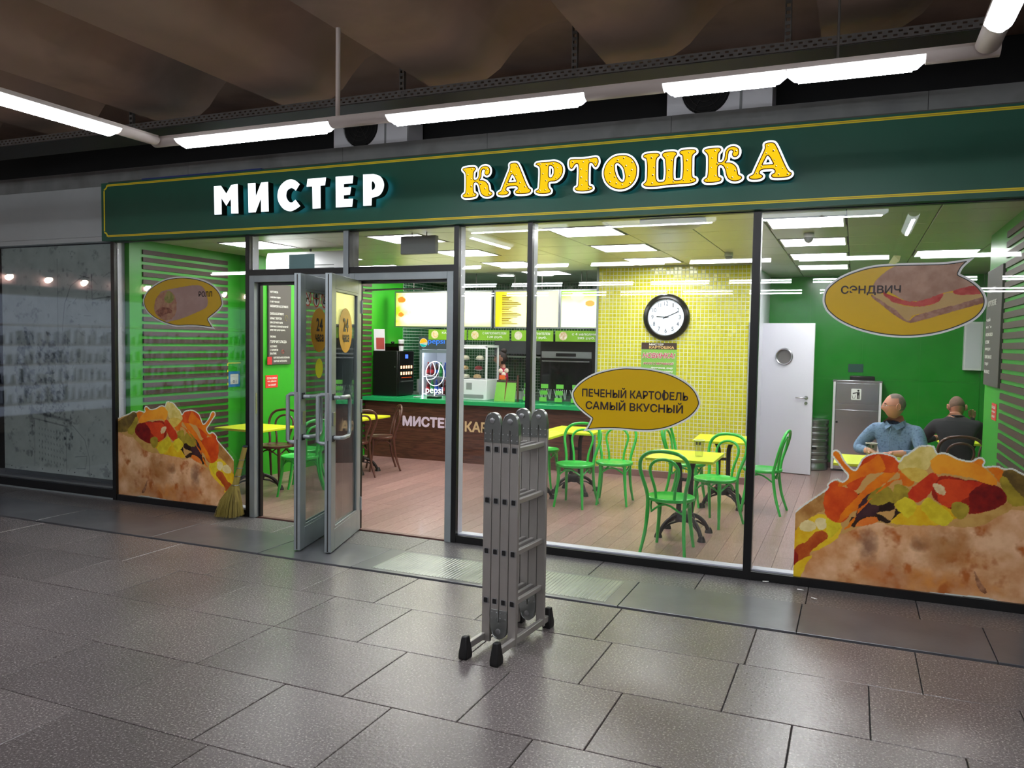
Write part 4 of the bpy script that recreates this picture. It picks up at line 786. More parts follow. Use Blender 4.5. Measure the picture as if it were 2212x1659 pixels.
for x, y in ((-4.3, -4.4), (0.46, -4.4), (-0.12, -2.15)): MB().cyl((x, y, ZL + 0.028), (x, y, 3.6 if x > -4 else 3.95), 0.006, 8).build('suspension_wire', M['galv'], tr, smooth=True)
# lamps further down the hall, seen only as reflections in the glass
def far_lamp(label, p, length, group):
    o = thing('fluorescent_lamp', label, 'lamp', p, 0, group); h = length / 2
    MB().cyl((-h, 0, -0.02), (h, 0, -0.02), 0.016, 10).build('tube', M['far_tube'], o, smooth=True); box('lamp_tray', -h, h, -0.03, 0.03, 0.0, 0.04, M['lamp_white'], o)
M['far_tube'] = emit('bare_tube', '#F4F8FF', 26.0)
ORD = ['first', 'second', 'third', 'fourth', 'fifth', 'sixth', 'seventh', 'eighth', 'ninth', 'tenth', 'eleventh']
for row, (yy, lab) in enumerate(((-6.4, 'just behind the viewer'), (-10.6, 'across the middle of the hall'), (-14.0, 'along the far wall of the hall'))):
    for i, x in enumerate((-11.4, -9.8, -8.2, -6.6, -5.0, -3.4, -1.8, -0.2, 1.4, 3.0, 4.6)):
        far_lamp('lit fluorescent lamp %s, %s from the left end' % (lab, ORD[i]), (x, yy, ZL), 1.2, group='lamps in the row %s' % lab)
# perforated cable tray
ct = thing('cable_tray', 'dark perforated metal cable tray running above the lamps along the hall', 'cable tray')
def perforated(name, x0, x1, y, z0, z1, pitch, rows, parent, m, hole=0.5):
    V = []; F = []; zs = [z0]
    h = (z1 - z0) / (2 * rows + 1)
    for i in range(2 * rows + 1): zs.append(z0 + h * (i + 1))
    def q(a, b, c, d):
        k = len(V); V.extend([(a, y, c), (b, y, c), (b, y, d), (a, y, d), (a, y + 0.003, c), (b, y + 0.003, c), (b, y + 0.003, d), (a, y + 0.003, d)]); F.extend([(k, k + 1, k + 2, k + 3), (k + 7, k + 6, k + 5, k + 4), (k, k + 4, k + 5, k + 1), (k + 3, k + 2, k + 6, k + 7), (k, k + 3, k + 7, k + 4), (k + 1, k + 5, k + 6, k + 2)])
    for i in range(2 * rows + 1):
        if i % 2 == 0: q(x0, x1, zs[i], zs[i + 1])
        else:
            x = x0 + (pitch / 2 if (i // 2) % 2 else 0)
            q(x0, x + 0.001, zs[i], zs[i + 1]) if x > x0 else None
            while x < x1: q(x, min(x + pitch * (1 - hole), x1), zs[i], zs[i + 1]); x += pitch
    return mesh_obj(name, V, F, m, parent)
perforated('side_flange', -11, 0.62, -1.42, 3.398, 3.450, 0.05, 2, ct, M['galv'], 0.42)
box('tray_bottom', -11, 0.62, -1.417, -1.06, 3.392, 3.396, M['galv_d'], ct); box('far_flange', -11, 0.62, -1.06, -1.056, 3.392, 3.455, M['galv'], ct)
for x in (-5.6, -3.0, -1.72, -0.42): 
    b = MB()
    for s in (-0.018, 0.012): b.box(x + s, x + s + 0.006, -1.24, -1.21, 3.396, 3.96)
    for j in range(14): b.box(x - 0.012, x + 0.012, -1.24, -1.236, 3.41 + j * 0.04, 3.43 + j * 0.04)
    b.build('hanger', M['galv'], ct)
ct2 = thing('cable_tray', 'narrow perforated cable channel in the gap above the sign', 'cable tray'); perforated('side_flange', -8.5, 0.9, 0.12, 3.502, 3.53, 0.07, 1, ct2, M['galv'], 0.3)
box('channel_base', -8.5, 0.9, 0.123, 0.2, 3.502, 3.505, M['galv_d'], ct2)
def condenser(x0, label):
    o = thing('air_conditioner_condenser', label, 'air conditioner', (x0, 0.22, 3.5), 0, 'condensers above the fascia'); w, h = 0.80, 0.45; d = 0.3; cx, cz, r = 0.30, 0.24, 0.19
    b = MB(); b.box(0, w, 0.012, d, 0.0, h); b.build('casing', M['white_pl'], o, bevel=0.012)
    ring = [(cx + r * math.cos(a), cz + r * math.sin(a)) for a in np.linspace(0, 2 * math.pi, 33)[:-1]]
    flat('front_panel', [[(0, 0), (w, 0), (w, h), (0, h)], ring], frame_y(0.012), 0.012, M['white_pl'], o)
    b = MB(); b.lathe([(r - 0.004, 0), (r - 0.004, 0.004)], 28, (cx, 0.0115, cz), 'y'); b.build('fan_recess', M['dark'], o)
    b = MB()
    for rr in (0.05, 0.09, 0.13, 0.17): b.tube([(cx + rr * math.cos(a), -0.004, cz + rr * math.sin(a)) for a in np.linspace(0, 2 * math.pi, 25)[:-1]], 0.0025, 5, True)
    for a in range(6): t = a * math.pi / 3; b.cyl((cx, -0.004, cz), (cx + r * math.cos(t), -0.004, cz + r * math.sin(t)), 0.003, 5)
    b.build('fan_grille', M['galv_d'], o); box('side_plate', 0.56, 0.58, -0.003, 0.0, 0.03, h - 0.03, M['grey_pl'], o); box('foot', 0.05, 0.12, 0.03, d - 0.03, -0.0005, 0.0, M['galv'], o)
condenser(-4.62, 'grubby white condenser above the sign between the two words'); condenser(-1.44, 'grubby white condenser above the sign over the yellow letters')

# ================================================================ FOLDING LADDER
lad = thing('folding_ladder', 'folded aluminium multi-purpose ladder standing on black rubber feet', 'ladder', (-1.797, -1.905, 0), -0.075)
SX = [-0.084, -0.028, 0.028, 0.084]; RZ = [0.275, 0.56, 0.852, 1.146]
def rr_ring(c, hx, hz, r, n=3):
    out = []
    for sx, sz, a0 in ((1, 1, 0), (-1, 1, 90), (-1, -1, 180), (1, -1, 270)):
        for i in range(n + 1):
            a = math.radians(a0 + 90 * i / n); out.append((c[0] + sx * (hx - r) + r * math.cos(a), c[1] + sz * (hz - r) + r * math.sin(a)))
    return out
for i, x in enumerate(SX):
    z0, z1 = (0.035, 1.235) if i in (0, 3) else (0.155, 1.235)
    for s in (-1, 1):
        y = 0.185 * s; b = MB(); w = 0.0265
        b.box(x - w, x + w, y - 0.012, y + 0.012, z0, z1); st = b.build('stile', M['ladder'], lad, bevel=0.003)
        for z in RZ:
            yo = y + s * 0.0123
            ring = rr_ring((x, z), 0.0165, 0.0185, 0.007); hole = rr_ring((x, z), 0.0125, 0.0145, 0.005)
            lo = min(yo, yo + s * 0.003); flat('rung_collar', [ring, hole], frame_y(lo + 0.003), 0.003, M['steel_r'], st); flat('rung_hole', hole, frame_y(yo + (0.0006 if s < 0 else 0.0012)), 0.0009, M['rubber'], st)
    for z in RZ: MB().box(x - 0.0125, x + 0.0125, -0.172, 0.172, z - 0.0145, z + 0.0145).build('rung', M['ladder'], lad, bevel=0.004)
def hinge(x, y, z, up, s):
    """two plates joined on a round pivot between two neighbouring stiles"""
    k = 1 if up else -1; prof = [(-0.054, -0.14 * k)] if False else []
    body = [(-0.054, -0.125), (-0.054, -0.03)] + [(0.046 * math.cos(a), 0.046 * math.sin(a) + 0.0) for a in np.linspace(math.radians(165), math.radians(15), 12)] + [(0.054, -0.03), (0.054, -0.125), (0.004, -0.125), (0.002, -0.05), (-0.002, -0.05), (-0.004, -0.125)]
    P = [(x + a, z + k * c) for a, c in body]; t = 0.016
    h = MB().prism(P, y - t, y + t).build('hinge', M['hinge'], lad, bevel=0.002)
    b = MB(); b.lathe([(0.016, 0), (0.016, 0.004), (0.010, 0.006), (0.004, 0.006)], 16, (x, y - t, z), 'y'); b.lathe([(0.016, -0.006), (0.016, 0.0)], 16, (x, y + t, z), 'y'); b.build('pivot', M['steel_r'], h, smooth=True)
    b = MB(); b.tube([(x - 0.040, y - t - 0.002, z + k * 0.002), (x - 0.03, y - t - 0.002, z + k * 0.027), (x - 0.01, y - t - 0.002, z + k * 0.038)], 0.003, 6); b.build('pressed_rib', M['steel_r'], h, smooth=True)
    b = MB()
    for a in (-0.045, -0.012, 0.012, 0.045):
        for c in (-0.075, -0.108):
            b.lathe([(0.0045, 0), (0.0035, 0.002), (0.001, 0.003)], 8, (x + a, y - t, z + k * c), 'y')
    b.build('rivets', M['steel_r'], h)['kind'] = 'stuff'
for y in (-0.185, 0.185):
    hinge(-0.056, y, 1.308, True, 1); hinge(0.056, y, 1.308, True, 1); hinge(0.0, y, 0.105, False, 1)
b = MB()
for s in (-1, 1):
    x = 0.1 * s + (0.0 if s < 0 else -0.004)
    MB().box(x - 0.013, x + 0.013, -0.395, 0.275, 0.045, 0.082).build('stabiliser_bar', M['ladder'], lad, bevel=0.003)
    for y, k in ((-0.395, -1), (0.275, 1)):
        v = [(x + a, y + k * c, z) for z, q, e in ((0.0, 0.026, 0.034), (0.03, 0.027, 0.034), (0.125, 0.016, 0.02)) for a, c in ((-q, -e), (q, -e), (q, e), (-q, e))]
        f = [(3, 2, 1, 0), (8, 9, 10, 11)] + [(r * 4 + i, r * 4 + (i + 1) % 4, r * 4 + 4 + (i + 1) % 4, r * 4 + 4 + i) for r in (0, 1) for i in range(4)]
        q = MB(); q.add(v, f); q.build('foot_cap', M['rubber'], lad, bevel=0.006)
# ================================================================ STRAW BROOM
br = thing('straw_broom', 'short bundled straw broom propped against the black mullion beside the door', 'broom', (-5.52, -0.16, 0))
b = MB(); rs = random.Random(2)
for i in range(420):
    a = rs.uniform(-1, 1); d = rs.uniform(-1, 1); t = rs.random()
    x0 = -0.012 + a * 0.026 + 0.035; y0 = 0.02 + d * 0.022; x1 = a * 0.155 - 0.03; y1 = -0.01 + d * 0.045
    z1 = 0.002 + 0.035 * max(0, a) ** 2 + 0.012 * t
    b.tube([(x0, y0, 0.33), ((x0 * 0.35 + x1 * 0.65), (y0 + y1) / 2 - 0.01, 0.17), (x1, y1, z1)], [0.0035, 0.0034, 0.0016], 4)
q = b.build('bristles', M['straw'], br); q['kind'] = 'stuff'
b = MB(); b.tube([(0.022, 0.02, 0.31), (0.044, 0.036, 0.42), (0.07, 0.054, 0.55), (0.098, 0.072, 0.69)], [0.032, 0.028, 0.024, 0.024], 14); b.build('straw_handle', M['straw'], br, smooth=True)
for z, r in ((0.325, 0.034), (0.41, 0.031), (0.49, 0.029), (0.57, 0.027)):
    t = (z - 0.31) / 0.38; b = MB(); b.tube([(0.022 + 0.076 * t + r * math.cos(a), 0.02 + 0.052 * t + r * math.sin(a), z) for a in np.linspace(0, 2 * math.pi, 15)[:-1]], 0.003, 6, True); b.build('wire_binding', M['steel_r'], br, smooth=True)
MB().ball((0.1, 0.073, 0.70), 0.026, 0.026, 0.014).build('end_tape', mat('dark_tape', '#26323A', 0.6), br, smooth=True)

# ================================================================ CHAIRS AND TABLES
def make_chair(m):
    """bentwood chair, front towards +y, seat centre over the origin"""
    o = thing('bentwood_chair', 'x', 'chair')
    b = MB(); b.lathe([(0.05, 0.432), (0.195, 0.432), (0.203, 0.437), (0.205, 0.448), (0.203, 0.460), (0.196, 0.464), (0.186, 0.461), (0.178, 0.455), (0.05, 0.452)], 32); b.build('seat', m, o, smooth=True)
    side = [(0.158, -0.142, 0.448), (0.166, -0.160, 0.52), (0.186, -0.182, 0.60), (0.206, -0.205, 0.68), (0.208, -0.225, 0.75), (0.185, -0.240, 0.81), (0.13, -0.250, 0.852), (0.06, -0.255, 0.868)]
    pts = side + [(0, -0.256, 0.872)] + [(-x, y, z) for x, y, z in reversed(side)]
    MB().tube(smooth_loop(pts, 3, False), 0.0155, 10).build('back_hoop', m, o, smooth=True)
    ins = [(0.078, -0.172, 0.452), (0.086, -0.182, 0.54), (0.106, -0.198, 0.62), (0.122, -0.214, 0.69), (0.112, -0.228, 0.745), (0.075, -0.238, 0.785), (0.03, -0.242, 0.80)]
    MB().tube(smooth_loop(ins + [(0, -0.243, 0.803)] + [(-x, y, z) for x, y, z in reversed(ins)], 3, False), 0.0125, 10).build('inner_hoop', m, o, smooth=True)
    for s in (-1, 1):
        MB().tube(smooth_loop([(s * 0.158, -0.142, 0.45), (s * 0.157, -0.150, 0.33), (s * 0.166, -0.178, 0.17), (s * 0.190, -0.232, 0.0)], 4, False), [0.0165] * 6 + [0.015] * 4 + [0.013] * 3, 10).build('leg', m, o, smooth=True)
        MB().tube(smooth_loop([(s * 0.128, 0.128, 0.436), (s * 0.135, 0.137, 0.28), (s * 0.150, 0.158, 0.12), (s * 0.163, 0.178, 0.0)], 4, False), [0.0185] * 5 + [0.016] * 4 + [0.013] * 4, 10).build('leg', m, o, smooth=True)
    pts = []
    for k in range(4):      # the bent ring braces swing up between the legs
        a0 = math.radians(45 + 90 * k)
        for t in np.linspace(0, 1, 7)[:-1]:
            a = a0 + t * math.pi / 2; pts.append((0.182 * math.cos(a) * (1 - 0.12 * math.sin(math.pi * t)), 0.182 * math.sin(a) * (1 - 0.12 * math.sin(math.pi * t)), 0.34 + 0.075 * math.sin(math.pi * t)))
    MB().tube(pts, 0.009, 8, True).build('leg_ring', m, o, smooth=True)
    return o
def make_table():
    o = thing('cafe_table', 'x', 'table')
    box('table_top', -0.30, 0.30, -0.33, 0.33, 0.716, 0.742, M['lime'], o, bevel=0.004)
    for s in (-1, 1):
        b = MB(); b.tube(smooth_loop([(s * 0.055, 0, 0.16), (s * 0.052, 0, 0.45), (s * 0.055, 0, 0.62), (s * 0.09, 0, 0.715)], 4, False), 0.024, 8); b.build('column', M['iron'], o, smooth=True)
    b = MB(); b.box(-0.2, 0.2, -0.025, 0.025, 0.698, 0.716); b.box(-0.025, 0.025, -0.2, 0.2, 0.698, 0.716); b.build('bracket', M['iron'], o)
    b = MB(); b.lathe([(0.03, 0.12), (0.09, 0.135), (0.1, 0.17), (0.085, 0.21), (0.03, 0.225)], 16); b.box(-0.06, 0.06, -0.012, 0.012, 0.5, 0.53); b.build('hub', M['iron'], o, smooth=True)
    for k in range(4):
        a = math.radians(45 + 90 * k); c, s = math.cos(a), math.sin(a)
        b = MB(); b.tube(smooth_loop([(c * 0.05, s * 0.05, 0.19), (c * 0.14, s * 0.14, 0.165), (c * 0.22, s * 0.22, 0.105), (c * 0.27, s * 0.27, 0.02)], 5, False), 0.019, 8)
        b.tube([(c * 0.05, s * 0.05, 0.135), (c * 0.15, s * 0.15, 0.118), (c * 0.225, s * 0.225, 0.075)], 0.01, 6); b.lathe([(0.02, 0.05), (0.034, 0.02), (0.038, 0.0)], 10, (c * 0.275, s * 0.275, 0)); b.build('foot', M['iron'], o, smooth=True)
    return o
CH_G = make_chair(M['green_ch']); CH_B = make_chair(M['brown_ch']); TB = make_table(); used = set()
def spot(src, x, y, rz, label, group, cat):
    o = src if src.name not in used else copy_tree(src); used.add(src.name)
    o.location = (x, y, 0); o.rotation_euler = (0, 0, rz); tag(o, label, cat, group); return o
def face(dx, dy): return math.atan2(dy, dx) - math.pi / 2
G1 = 'green bentwood chairs'; G2 = 'dark brown bentwood chairs'; G3 = 'lime topped tables'
for x, y, rz, lab in ((-1.405, 0.585, face(0.06, 1), 'green bentwood chair nearest the window, its back to the glass'),
    (-1.215, 1.745, face(-0.42, -1), 'green bentwood chair beside the black mullion, facing the window'),
    (-2.735, 1.97, face(-0.05, -1), 'green bentwood chair under the tip of the potato speech bubble'),
    (-2.39, 2.30, face(0.15, -1), 'green bentwood chair below the middle of the potato speech bubble'),
    (-1.66, 2.64, face(1, -0.05), 'green bentwood chair seen side-on behind the near table with the plastic cup'),
    (-0.86, 2.62, face(-1, 0.1), 'green bentwood chair standing alone before the white door'),
    (-3.47, 2.92, face(1, 0), 'green bentwood chair mostly hidden behind the ladder'),
    (-5.63, 1.02, face(-1, 0.12), 'green bentwood chair just inside the open left door'),
    (-5.93, 1.52, face(-0.9, -0.5), 'green bentwood chair behind another green one, beside the red notice')): spot(CH_G, x, y, rz, lab, G1, 'chair')
for x, y, rz, lab in ((-5.86, 3.05, face(-0.75, -0.66), 'brown bentwood chair by the counter lettering'), (-5.86, 2.38, face(-0.9, 0.4), 'brown bentwood chair half hidden by the right door leaf'),
    (-6.47, 1.62, face(0.15, -1), 'brown bentwood chair under the dark menu board'), (-6.72, 0.46, face(0.25, 1), 'brown bentwood chair close behind the left potato sticker'),
    (1.0, 3.22, face(-0.1, 1), 'brown bentwood chair under the man in black'), (0.36, 2.33, face(-0.6, -0.6), 'brown bentwood chair under the man in the blue shirt'), (1.28, 4.62, face(-0.3, -1), 'brown bentwood chair beyond the man in black')): spot(CH_B, x, y, rz, lab, G2, 'chair')
for x, y, rz, lab in ((-1.395, 1.165, 0, 'lime topped table nearest the window with a plastic cup on it'), (-1.28, 2.72, 0.05, 'lime topped table beside the mullion, against the mosaic wall'), (-2.98, 2.72, 0, 'lime topped table in front of the counter end'),
    (-3.27, 2.02, 0, 'lime topped table whose corner shows beside the ladder'), (-6.28, 1.06, math.pi / 2, 'lime topped table behind the left potato sticker'), (-6.03, 2.74, 0, 'lime topped table before the counter by the slatted wall'),
    (0.16, 1.68, 0, 'lime topped table in front of the man in the blue shirt'), (1.18, 3.98, 0, 'lime topped table in front of the man in black')): spot(TB, x, y, rz, lab, G3, 'table')
CUP = glass('clear_plastic', '#F6F8F6', 1.25, 0.1)
def cup(x, y, z, h, r, label, prt='#3A3A38'):
    o = thing('plastic_cup', label, 'cup', (x, y, z), 0, 'clear plastic cups')
    b = MB(); b.lathe([(r * 0.72, 0.001), (r, h), (r - 0.0015, h), (r * 0.72 - 0.0015, 0.004)], 20); b.build('cup_wall', CUP, o, smooth=True)
    b = MB(); b.tube([(r * math.cos(a), r * math.sin(a), h) for a in np.linspace(0, 2 * math.pi, 21)[:-1]], 0.0025, 6, True); b.build('rim', M['white_pl'], o, smooth=True)
    q = mat('cup_print', prt, 0.5)
    b = MB()
    for a in (-110, -75): 
        t = math.radians(a); rr = r * 0.965; b.obox((rr * math.cos(t), rr * math.sin(t), h * 0.82), (-math.sin(t), math.cos(t), 0), (math.cos(t), math.sin(t), 0), (0, 0, 1), r * 0.2, 0.0008, h * 0.09)
    b.build('printed_mark', q, o)
cup(-1.27, 1.13, 0.742, 0.15, 0.047, 'empty clear plastic cup on the near lime table'); cup(0.17, 1.80, 0.742, 0.14, 0.05, 'clear plastic cup with dark print in front of the man in the blue shirt', '#1E3A2C')

# ================================================================ COUNTER AND KITCHEN
ctr = thing('service_counter', 'dark wood serving counter with bright green top', 'counter')
box('counter_front', -6.83, -3.24, 4.12, 4.16, 0.0, 0.845, M['counter_w'], ctr); box('counter_body', -6.83, -3.24, 4.16, 4.78, 0.0, 0.845, M['counter_w'], ctr)
box('counter_top', -6.83, -3.235, 4.04, 4.82, 0.845, 0.905, M['counter_g'], ctr, bevel=0.005)
x = -6.02; 
f_ = frame_y(4.119)
text('МИСТЕР', -6.165, -5.335, 0.485, 0.64, f_, mat('counter_letter_white', '#D9C9DC', 0.5), ctr, bold=0.05, thick=0.004)
text('КАРТОШКА', -5.13, -4.05, 0.455, 0.61, f_, mat('counter_letter_gold', '#D9B98A', 0.5), ctr, bold=0.035, thick=0.004)
# coffee machine
cm = thing('coffee_machine', 'black bean coffee machine at the left end of the counter, its lit buttons turned aside', 'coffee machine', (-6.575, 4.36, 0.905), 0)
box('casing', -0.235, 0.20, -0.06, 0.40, 0, 0.69, M['black_pl'], cm, bevel=0.008); box('front_panel', 0.20, 0.225, -0.05, 0.39, 0.02, 0.68, M['black_pl'], cm, bevel=0.004)
M['btn'] = emit('lit_button', '#FFB98A', 1.6); M['blue_led'] = emit('blue_display', '#3A5CFF', 1.6)
box('display', 0.225, 0.228, 0.13, 0.21, 0.575, 0.635, M['blue_led'], cm)
for r in (0, 1):
    for c in range(5): MB().box(0.225, 0.228, -0.005 + c * 0.075, 0.035 + c * 0.075, 0.42 - r * 0.095, 0.465 - r * 0.095).build('button', M['btn'], cm)
box('tray_lip', 0.225, 0.245, 0.0, 0.34, 0.215, 0.235, M['steel_r'], cm); box('lit_strip', 0.225, 0.228, 0.02, 0.32, 0.275, 0.29, emit('amber', '#B0461E', 0.5), cm)
box('key_lock', 0.15, 0.165, -0.0635, -0.06, 0.44, 0.455, M['steel_r'], cm)
cs = thing('paper_cup', 'tall white paper cup on top of the coffee machine', 'cup', (-6.43, 4.50, 1.595)); b = MB(); b.lathe([(0.033, 0), (0.045, 0.15), (0.047, 0.153), (0.047, 0.165), (0.04, 0.175)], 18); b.build('cup_body', M['white_pl'], cs, smooth=True); MB().lathe([(0.0395, 0.075), (0.0425, 0.11)], 18).build('cup_print', M['txt_dark'], cs, smooth=True)
cs = thing('leaflet_stand', 'small white and red leaflet on the coffee machine', 'leaflet', (-6.74, 4.38, 1.595)); box('leaflet', -0.085, 0.085, -0.012, 0.0, 0, 0.33, M['white_pl'], cs); box('leaflet_print', -0.05, 0.08, -0.014, -0.012, 0.02, 0.2, mat('leaflet_red', '#B04A44', 0.5), cs); cs.rotation_euler = (0.1, 0, 0.25)
cs = thing('bean_hopper', 'smoky clear bean hopper on top of the coffee machine', 'hopper', (-6.62, 4.56, 1.595)); box('hopper_box', -0.12, 0.12, -0.1, 0.12, 0, 0.11, glass('smoky', '#8A7A6A', 1.3, 0.1), cs); box('beans', -0.11, 0.11, -0.09, 0.11, 0.002, 0.06, mat('coffee_beans', '#3A2418', 0.6, var='#241409', scale=60), cs); MB().ball((0, 0, 0.125), 0.03, 0.03, 0.02).build('hopper_knob', M['black_pl'], cs)
box('saucer', 0, 0, 0, 0, 0, 0, M['white_pl']) if False else None
# drinks fridge
fr = thing('drinks_fridge', 'upright glass door drinks fridge with lit header behind the counter', 'fridge', (-6.35, 5.42, 0))
b = MB(); b.box(-0.28, 0.28, 0.0, 0.03, 0, 0.1); b.box(-0.28, 0.28, 0.55, 0.58, 0, 1.62); b.box(-0.28, -0.25, 0.03, 0.55, 0, 1.62); b.box(0.25, 0.28, 0.03, 0.55, 0, 1.62); b.box(-0.25, 0.25, 0.03, 0.55, 0, 0.1); b.build('cabinet', mat('fridge_grey', '#6E757B', 0.4), fr)
box('header', -0.28, 0.28, -0.02, 0.58, 1.62, 1.83, mat('fridge_header', '#4E555B', 0.4), fr)
b = MB(); b.box(-0.27, -0.225, -0.02, 0.0, 0.1, 1.61); b.box(0.225, 0.27, -0.02, 0.0, 0.1, 1.61); b.box(-0.225, 0.225, -0.02, 0.0, 0.1, 0.15); b.box(-0.225, 0.225, -0.02, 0.0, 1.56, 1.61); b.build('door_frame', mat('fridge_frame', '#8A939A', 0.4), fr)
box('door_pane', -0.225, 0.225, -0.013, -0.007, 0.15, 1.56, M['glass'], fr); box('door_handle', -0.30, -0.27, -0.05, -0.02, 0.9, 1.12, M['grey_pl'], fr)
box('inner_light', -0.243, -0.225, 0.012, 0.03, 0.15, 1.55, emit('fridge_light', '#DCEBFF', 6.0), fr)
b = MB(); b.box(-0.25, 0.25, 0.54, 0.55, 0.1, 1.62); b.box(-0.25, -0.245, 0.03, 0.54, 0.1, 1.62); b.box(0.245, 0.25, 0.03, 0.54, 0.1, 1.62); b.build('liner', M['white_pl'], fr); box('inner_light', -0.2, 0.2, 0.03, 0.06, 1.57, 1.6, emit('fridge_light_top', '#DCEBFF', 9.0), fr)
for z in (0.55, 0.87, 1.16): box('shelf', -0.25, 0.25, 0.05, 0.5, z, z + 0.008, M['white_pl'], fr)
F_ = frame_y(5.40)
def disc(cx, cz, r, a0=0, a1=360, n=28): return [(cx + r * math.cos(math.radians(a)), cz + r * math.sin(math.radians(a))) for a in np.linspace(a0, a1, n)]
lg = (-0.195, 1.725); R = 0.068
flat('logo_disc', disc(*lg, R + 0.006)[:-1], frame_y(-0.0205), 0.001, M['txt_white'], fr)
flat('logo_top', disc(*lg, R, 8, 188) , frame_y(-0.0215), 0.001, emit('logo_orange', '#F39A1E', 0.9), fr)
flat('logo_bottom', disc(*lg, R, 200, 330), frame_y(-0.0215), 0.001, emit('logo_teal', '#1FA59C', 0.7), fr)
text('pepsi', -0.11, 0.20, 1.685, 1.79, frame_y(-0.0205), emit('brand_blue', '#3E78D8', 0.8), fr, bold=0.01)
WH = emit('door_print_white', '#F4F8FF', 1.2)
b = MB(); b.tube([(0.02 + 0.17 * math.cos(a), -0.0145, 1.22 + 0.2 * math.sin(a)) for a in np.linspace(0, 2 * math.pi, 33)[:-1]], 0.006, 6, True); b.tube(smooth_loop([(-0.14, -0.0145, 1.12), (0.0, -0.0145, 1.14), (0.08, -0.0145, 1.25), (0.11, -0.0145, 1.38)], 5, False), 0.006, 6); b.tube(smooth_loop([(-0.15, -0.0145, 1.2), (-0.02, -0.0145, 1.19), (0.03, -0.0145, 1.27), (-0.02, -0.0145, 1.40)], 5, False), 0.006, 6); b.build('door_logo', WH, fr, smooth=True)
text('pepsi', -0.15, 0.17, 0.86, 1.0, frame_y(-0.0138), WH, fr, bold=0.01)
# bottles in the fridge
def make_bottle(name, h, r, m, capm, parts=True):
    o = thing(name, 'x', 'bottle'); b = MB(); b.lathe([(r * 0.9, 0), (r, 0.01), (r, h * 0.55), (r * 0.95, h * 0.62), (r * 0.45, h * 0.86), (r * 0.36, h * 0.93)], 12); b.build('bottle_body', m, o, smooth=True)
    MB().lathe([(r * 0.42, h * 0.93), (r * 0.42, h)], 10).build('cap', capm, o, smooth=True); MB().lathe([(r * 1.015, h * 0.25), (r * 1.015, h * 0.48)], 12).build('bottle_label', capm, o, smooth=True); return o
cols = [('dark red', '#5A1018', '#B02028'), ('green', '#1E7A3A', '#3AA050'), ('blue', '#1E3A8A', '#2A5AC8'), ('brown', '#2A160E', '#1E4AA0')]
pro = {c[0]: make_bottle('drink_bottle', 0.235, 0.032, mat('drink_' + c[0].replace(' ', '_'), c[1], 0.12), mat('drink_cap_' + c[0].replace(' ', '_'), c[2], 0.4)) for c in cols}; first = {c[0]: True for c in cols}
shelf_name = {0.1: 'bottom', 0.558: 'second', 0.878: 'third', 1.168: 'top'}
for z in (0.558, 0.878, 1.168):
    for i, x in enumerate((-0.17, -0.09, -0.01, 0.07, 0.15)):
        c = cols[(i + int(z * 10)) % 4] if z < 1.1 else cols[(0, 0, 3, 1, 2)[i]]
        o = pro[c[0]] if first[c[0]] else copy_tree(pro[c[0]]); first[c[0]] = False
        o.location = (-6.35 + x, 5.52, z); tag(o, '%s drink bottle on the %s shelf of the fridge, %s from the right' % (c[0], shelf_name[z], ['fifth', 'fourth', 'third', 'second', 'first'][i]), 'bottle', 'bottles in the drinks fridge')
for i, (x, c) in enumerate(((-0.14, 0), (0.0, 1), (0.12, 3))):
    o = copy_tree(pro[cols[c][0]]); o.location = (-6.35 + x, 5.5, 0.1); tag(o, '%s drink bottle low down in the glass door fridge' % cols[c][0], 'bottle', 'bottles in the drinks fridge')
# backlit menu boards
def menu_box(label, x0, x1, z0, z1, y, paint, nx, tilt=0.0):
    o = thing('menu_lightbox', label, 'menu board', (0, y, z0)); h = z1 - z0
    b = MB(); t = 0.022; b.box(x0, x1, -0.01, 0.1, 0, t); b.box(x0, x1, -0.01, 0.1, h - t, h); b.box(x0, x0 + t, -0.01, 0.1, t, h - t); b.box(x1 - t, x1, -0.01, 0.1, t, h - t); b.box(x0, x1, 0.1, 0.11, 0, h); b.build('light_frame', M['steel_r'], o)
    print_grid('lit_print', x0 + t, x1 - t, t, h - t, nx, int(nx * h / (x1 - x0)), paint, frame_y(0.0), print_mat('menu_print', 0.4, MENU), o)
    for x in (x0 + 0.3, x1 - 0.3): MB().cyl((x, 0.06, h), (x, 0.06, 2.80 - z0), 0.006, 6).build('suspension_rod', M['galv'], o)
    return o
def mp1(X, Z):
    C = np.empty(X.shape + (3,)); C[:] = lin('#FFFFC4'); e = np.clip((-6.36 - X) / 0.3 + (noise2(X, Z, 4, 3, 7) - 0.5) * 1.3, 0, 1)[..., None]; C = C * (1 - e) + np.array(lin('#8FC81E')) * e
    e = np.clip((0.13 - Z) / 0.1 + (noise2(X, Z, 5, 3, 5) - 0.5) * 0.5, 0, 1)[..., None] * 0.6; C = C * (1 - e) + np.array(lin('#C9DC2A')) * e
    for cx, cz, r in ((-6.55, 0.43, 0.075), (-6.56, 0.2, 0.055)):
        k = ((X - cx) / r) ** 2 + ((Z - cz) / (r * 0.65)) ** 2 < 1; C = np.where(k[..., None], np.array(lin('#B5651E')), C)
    return C
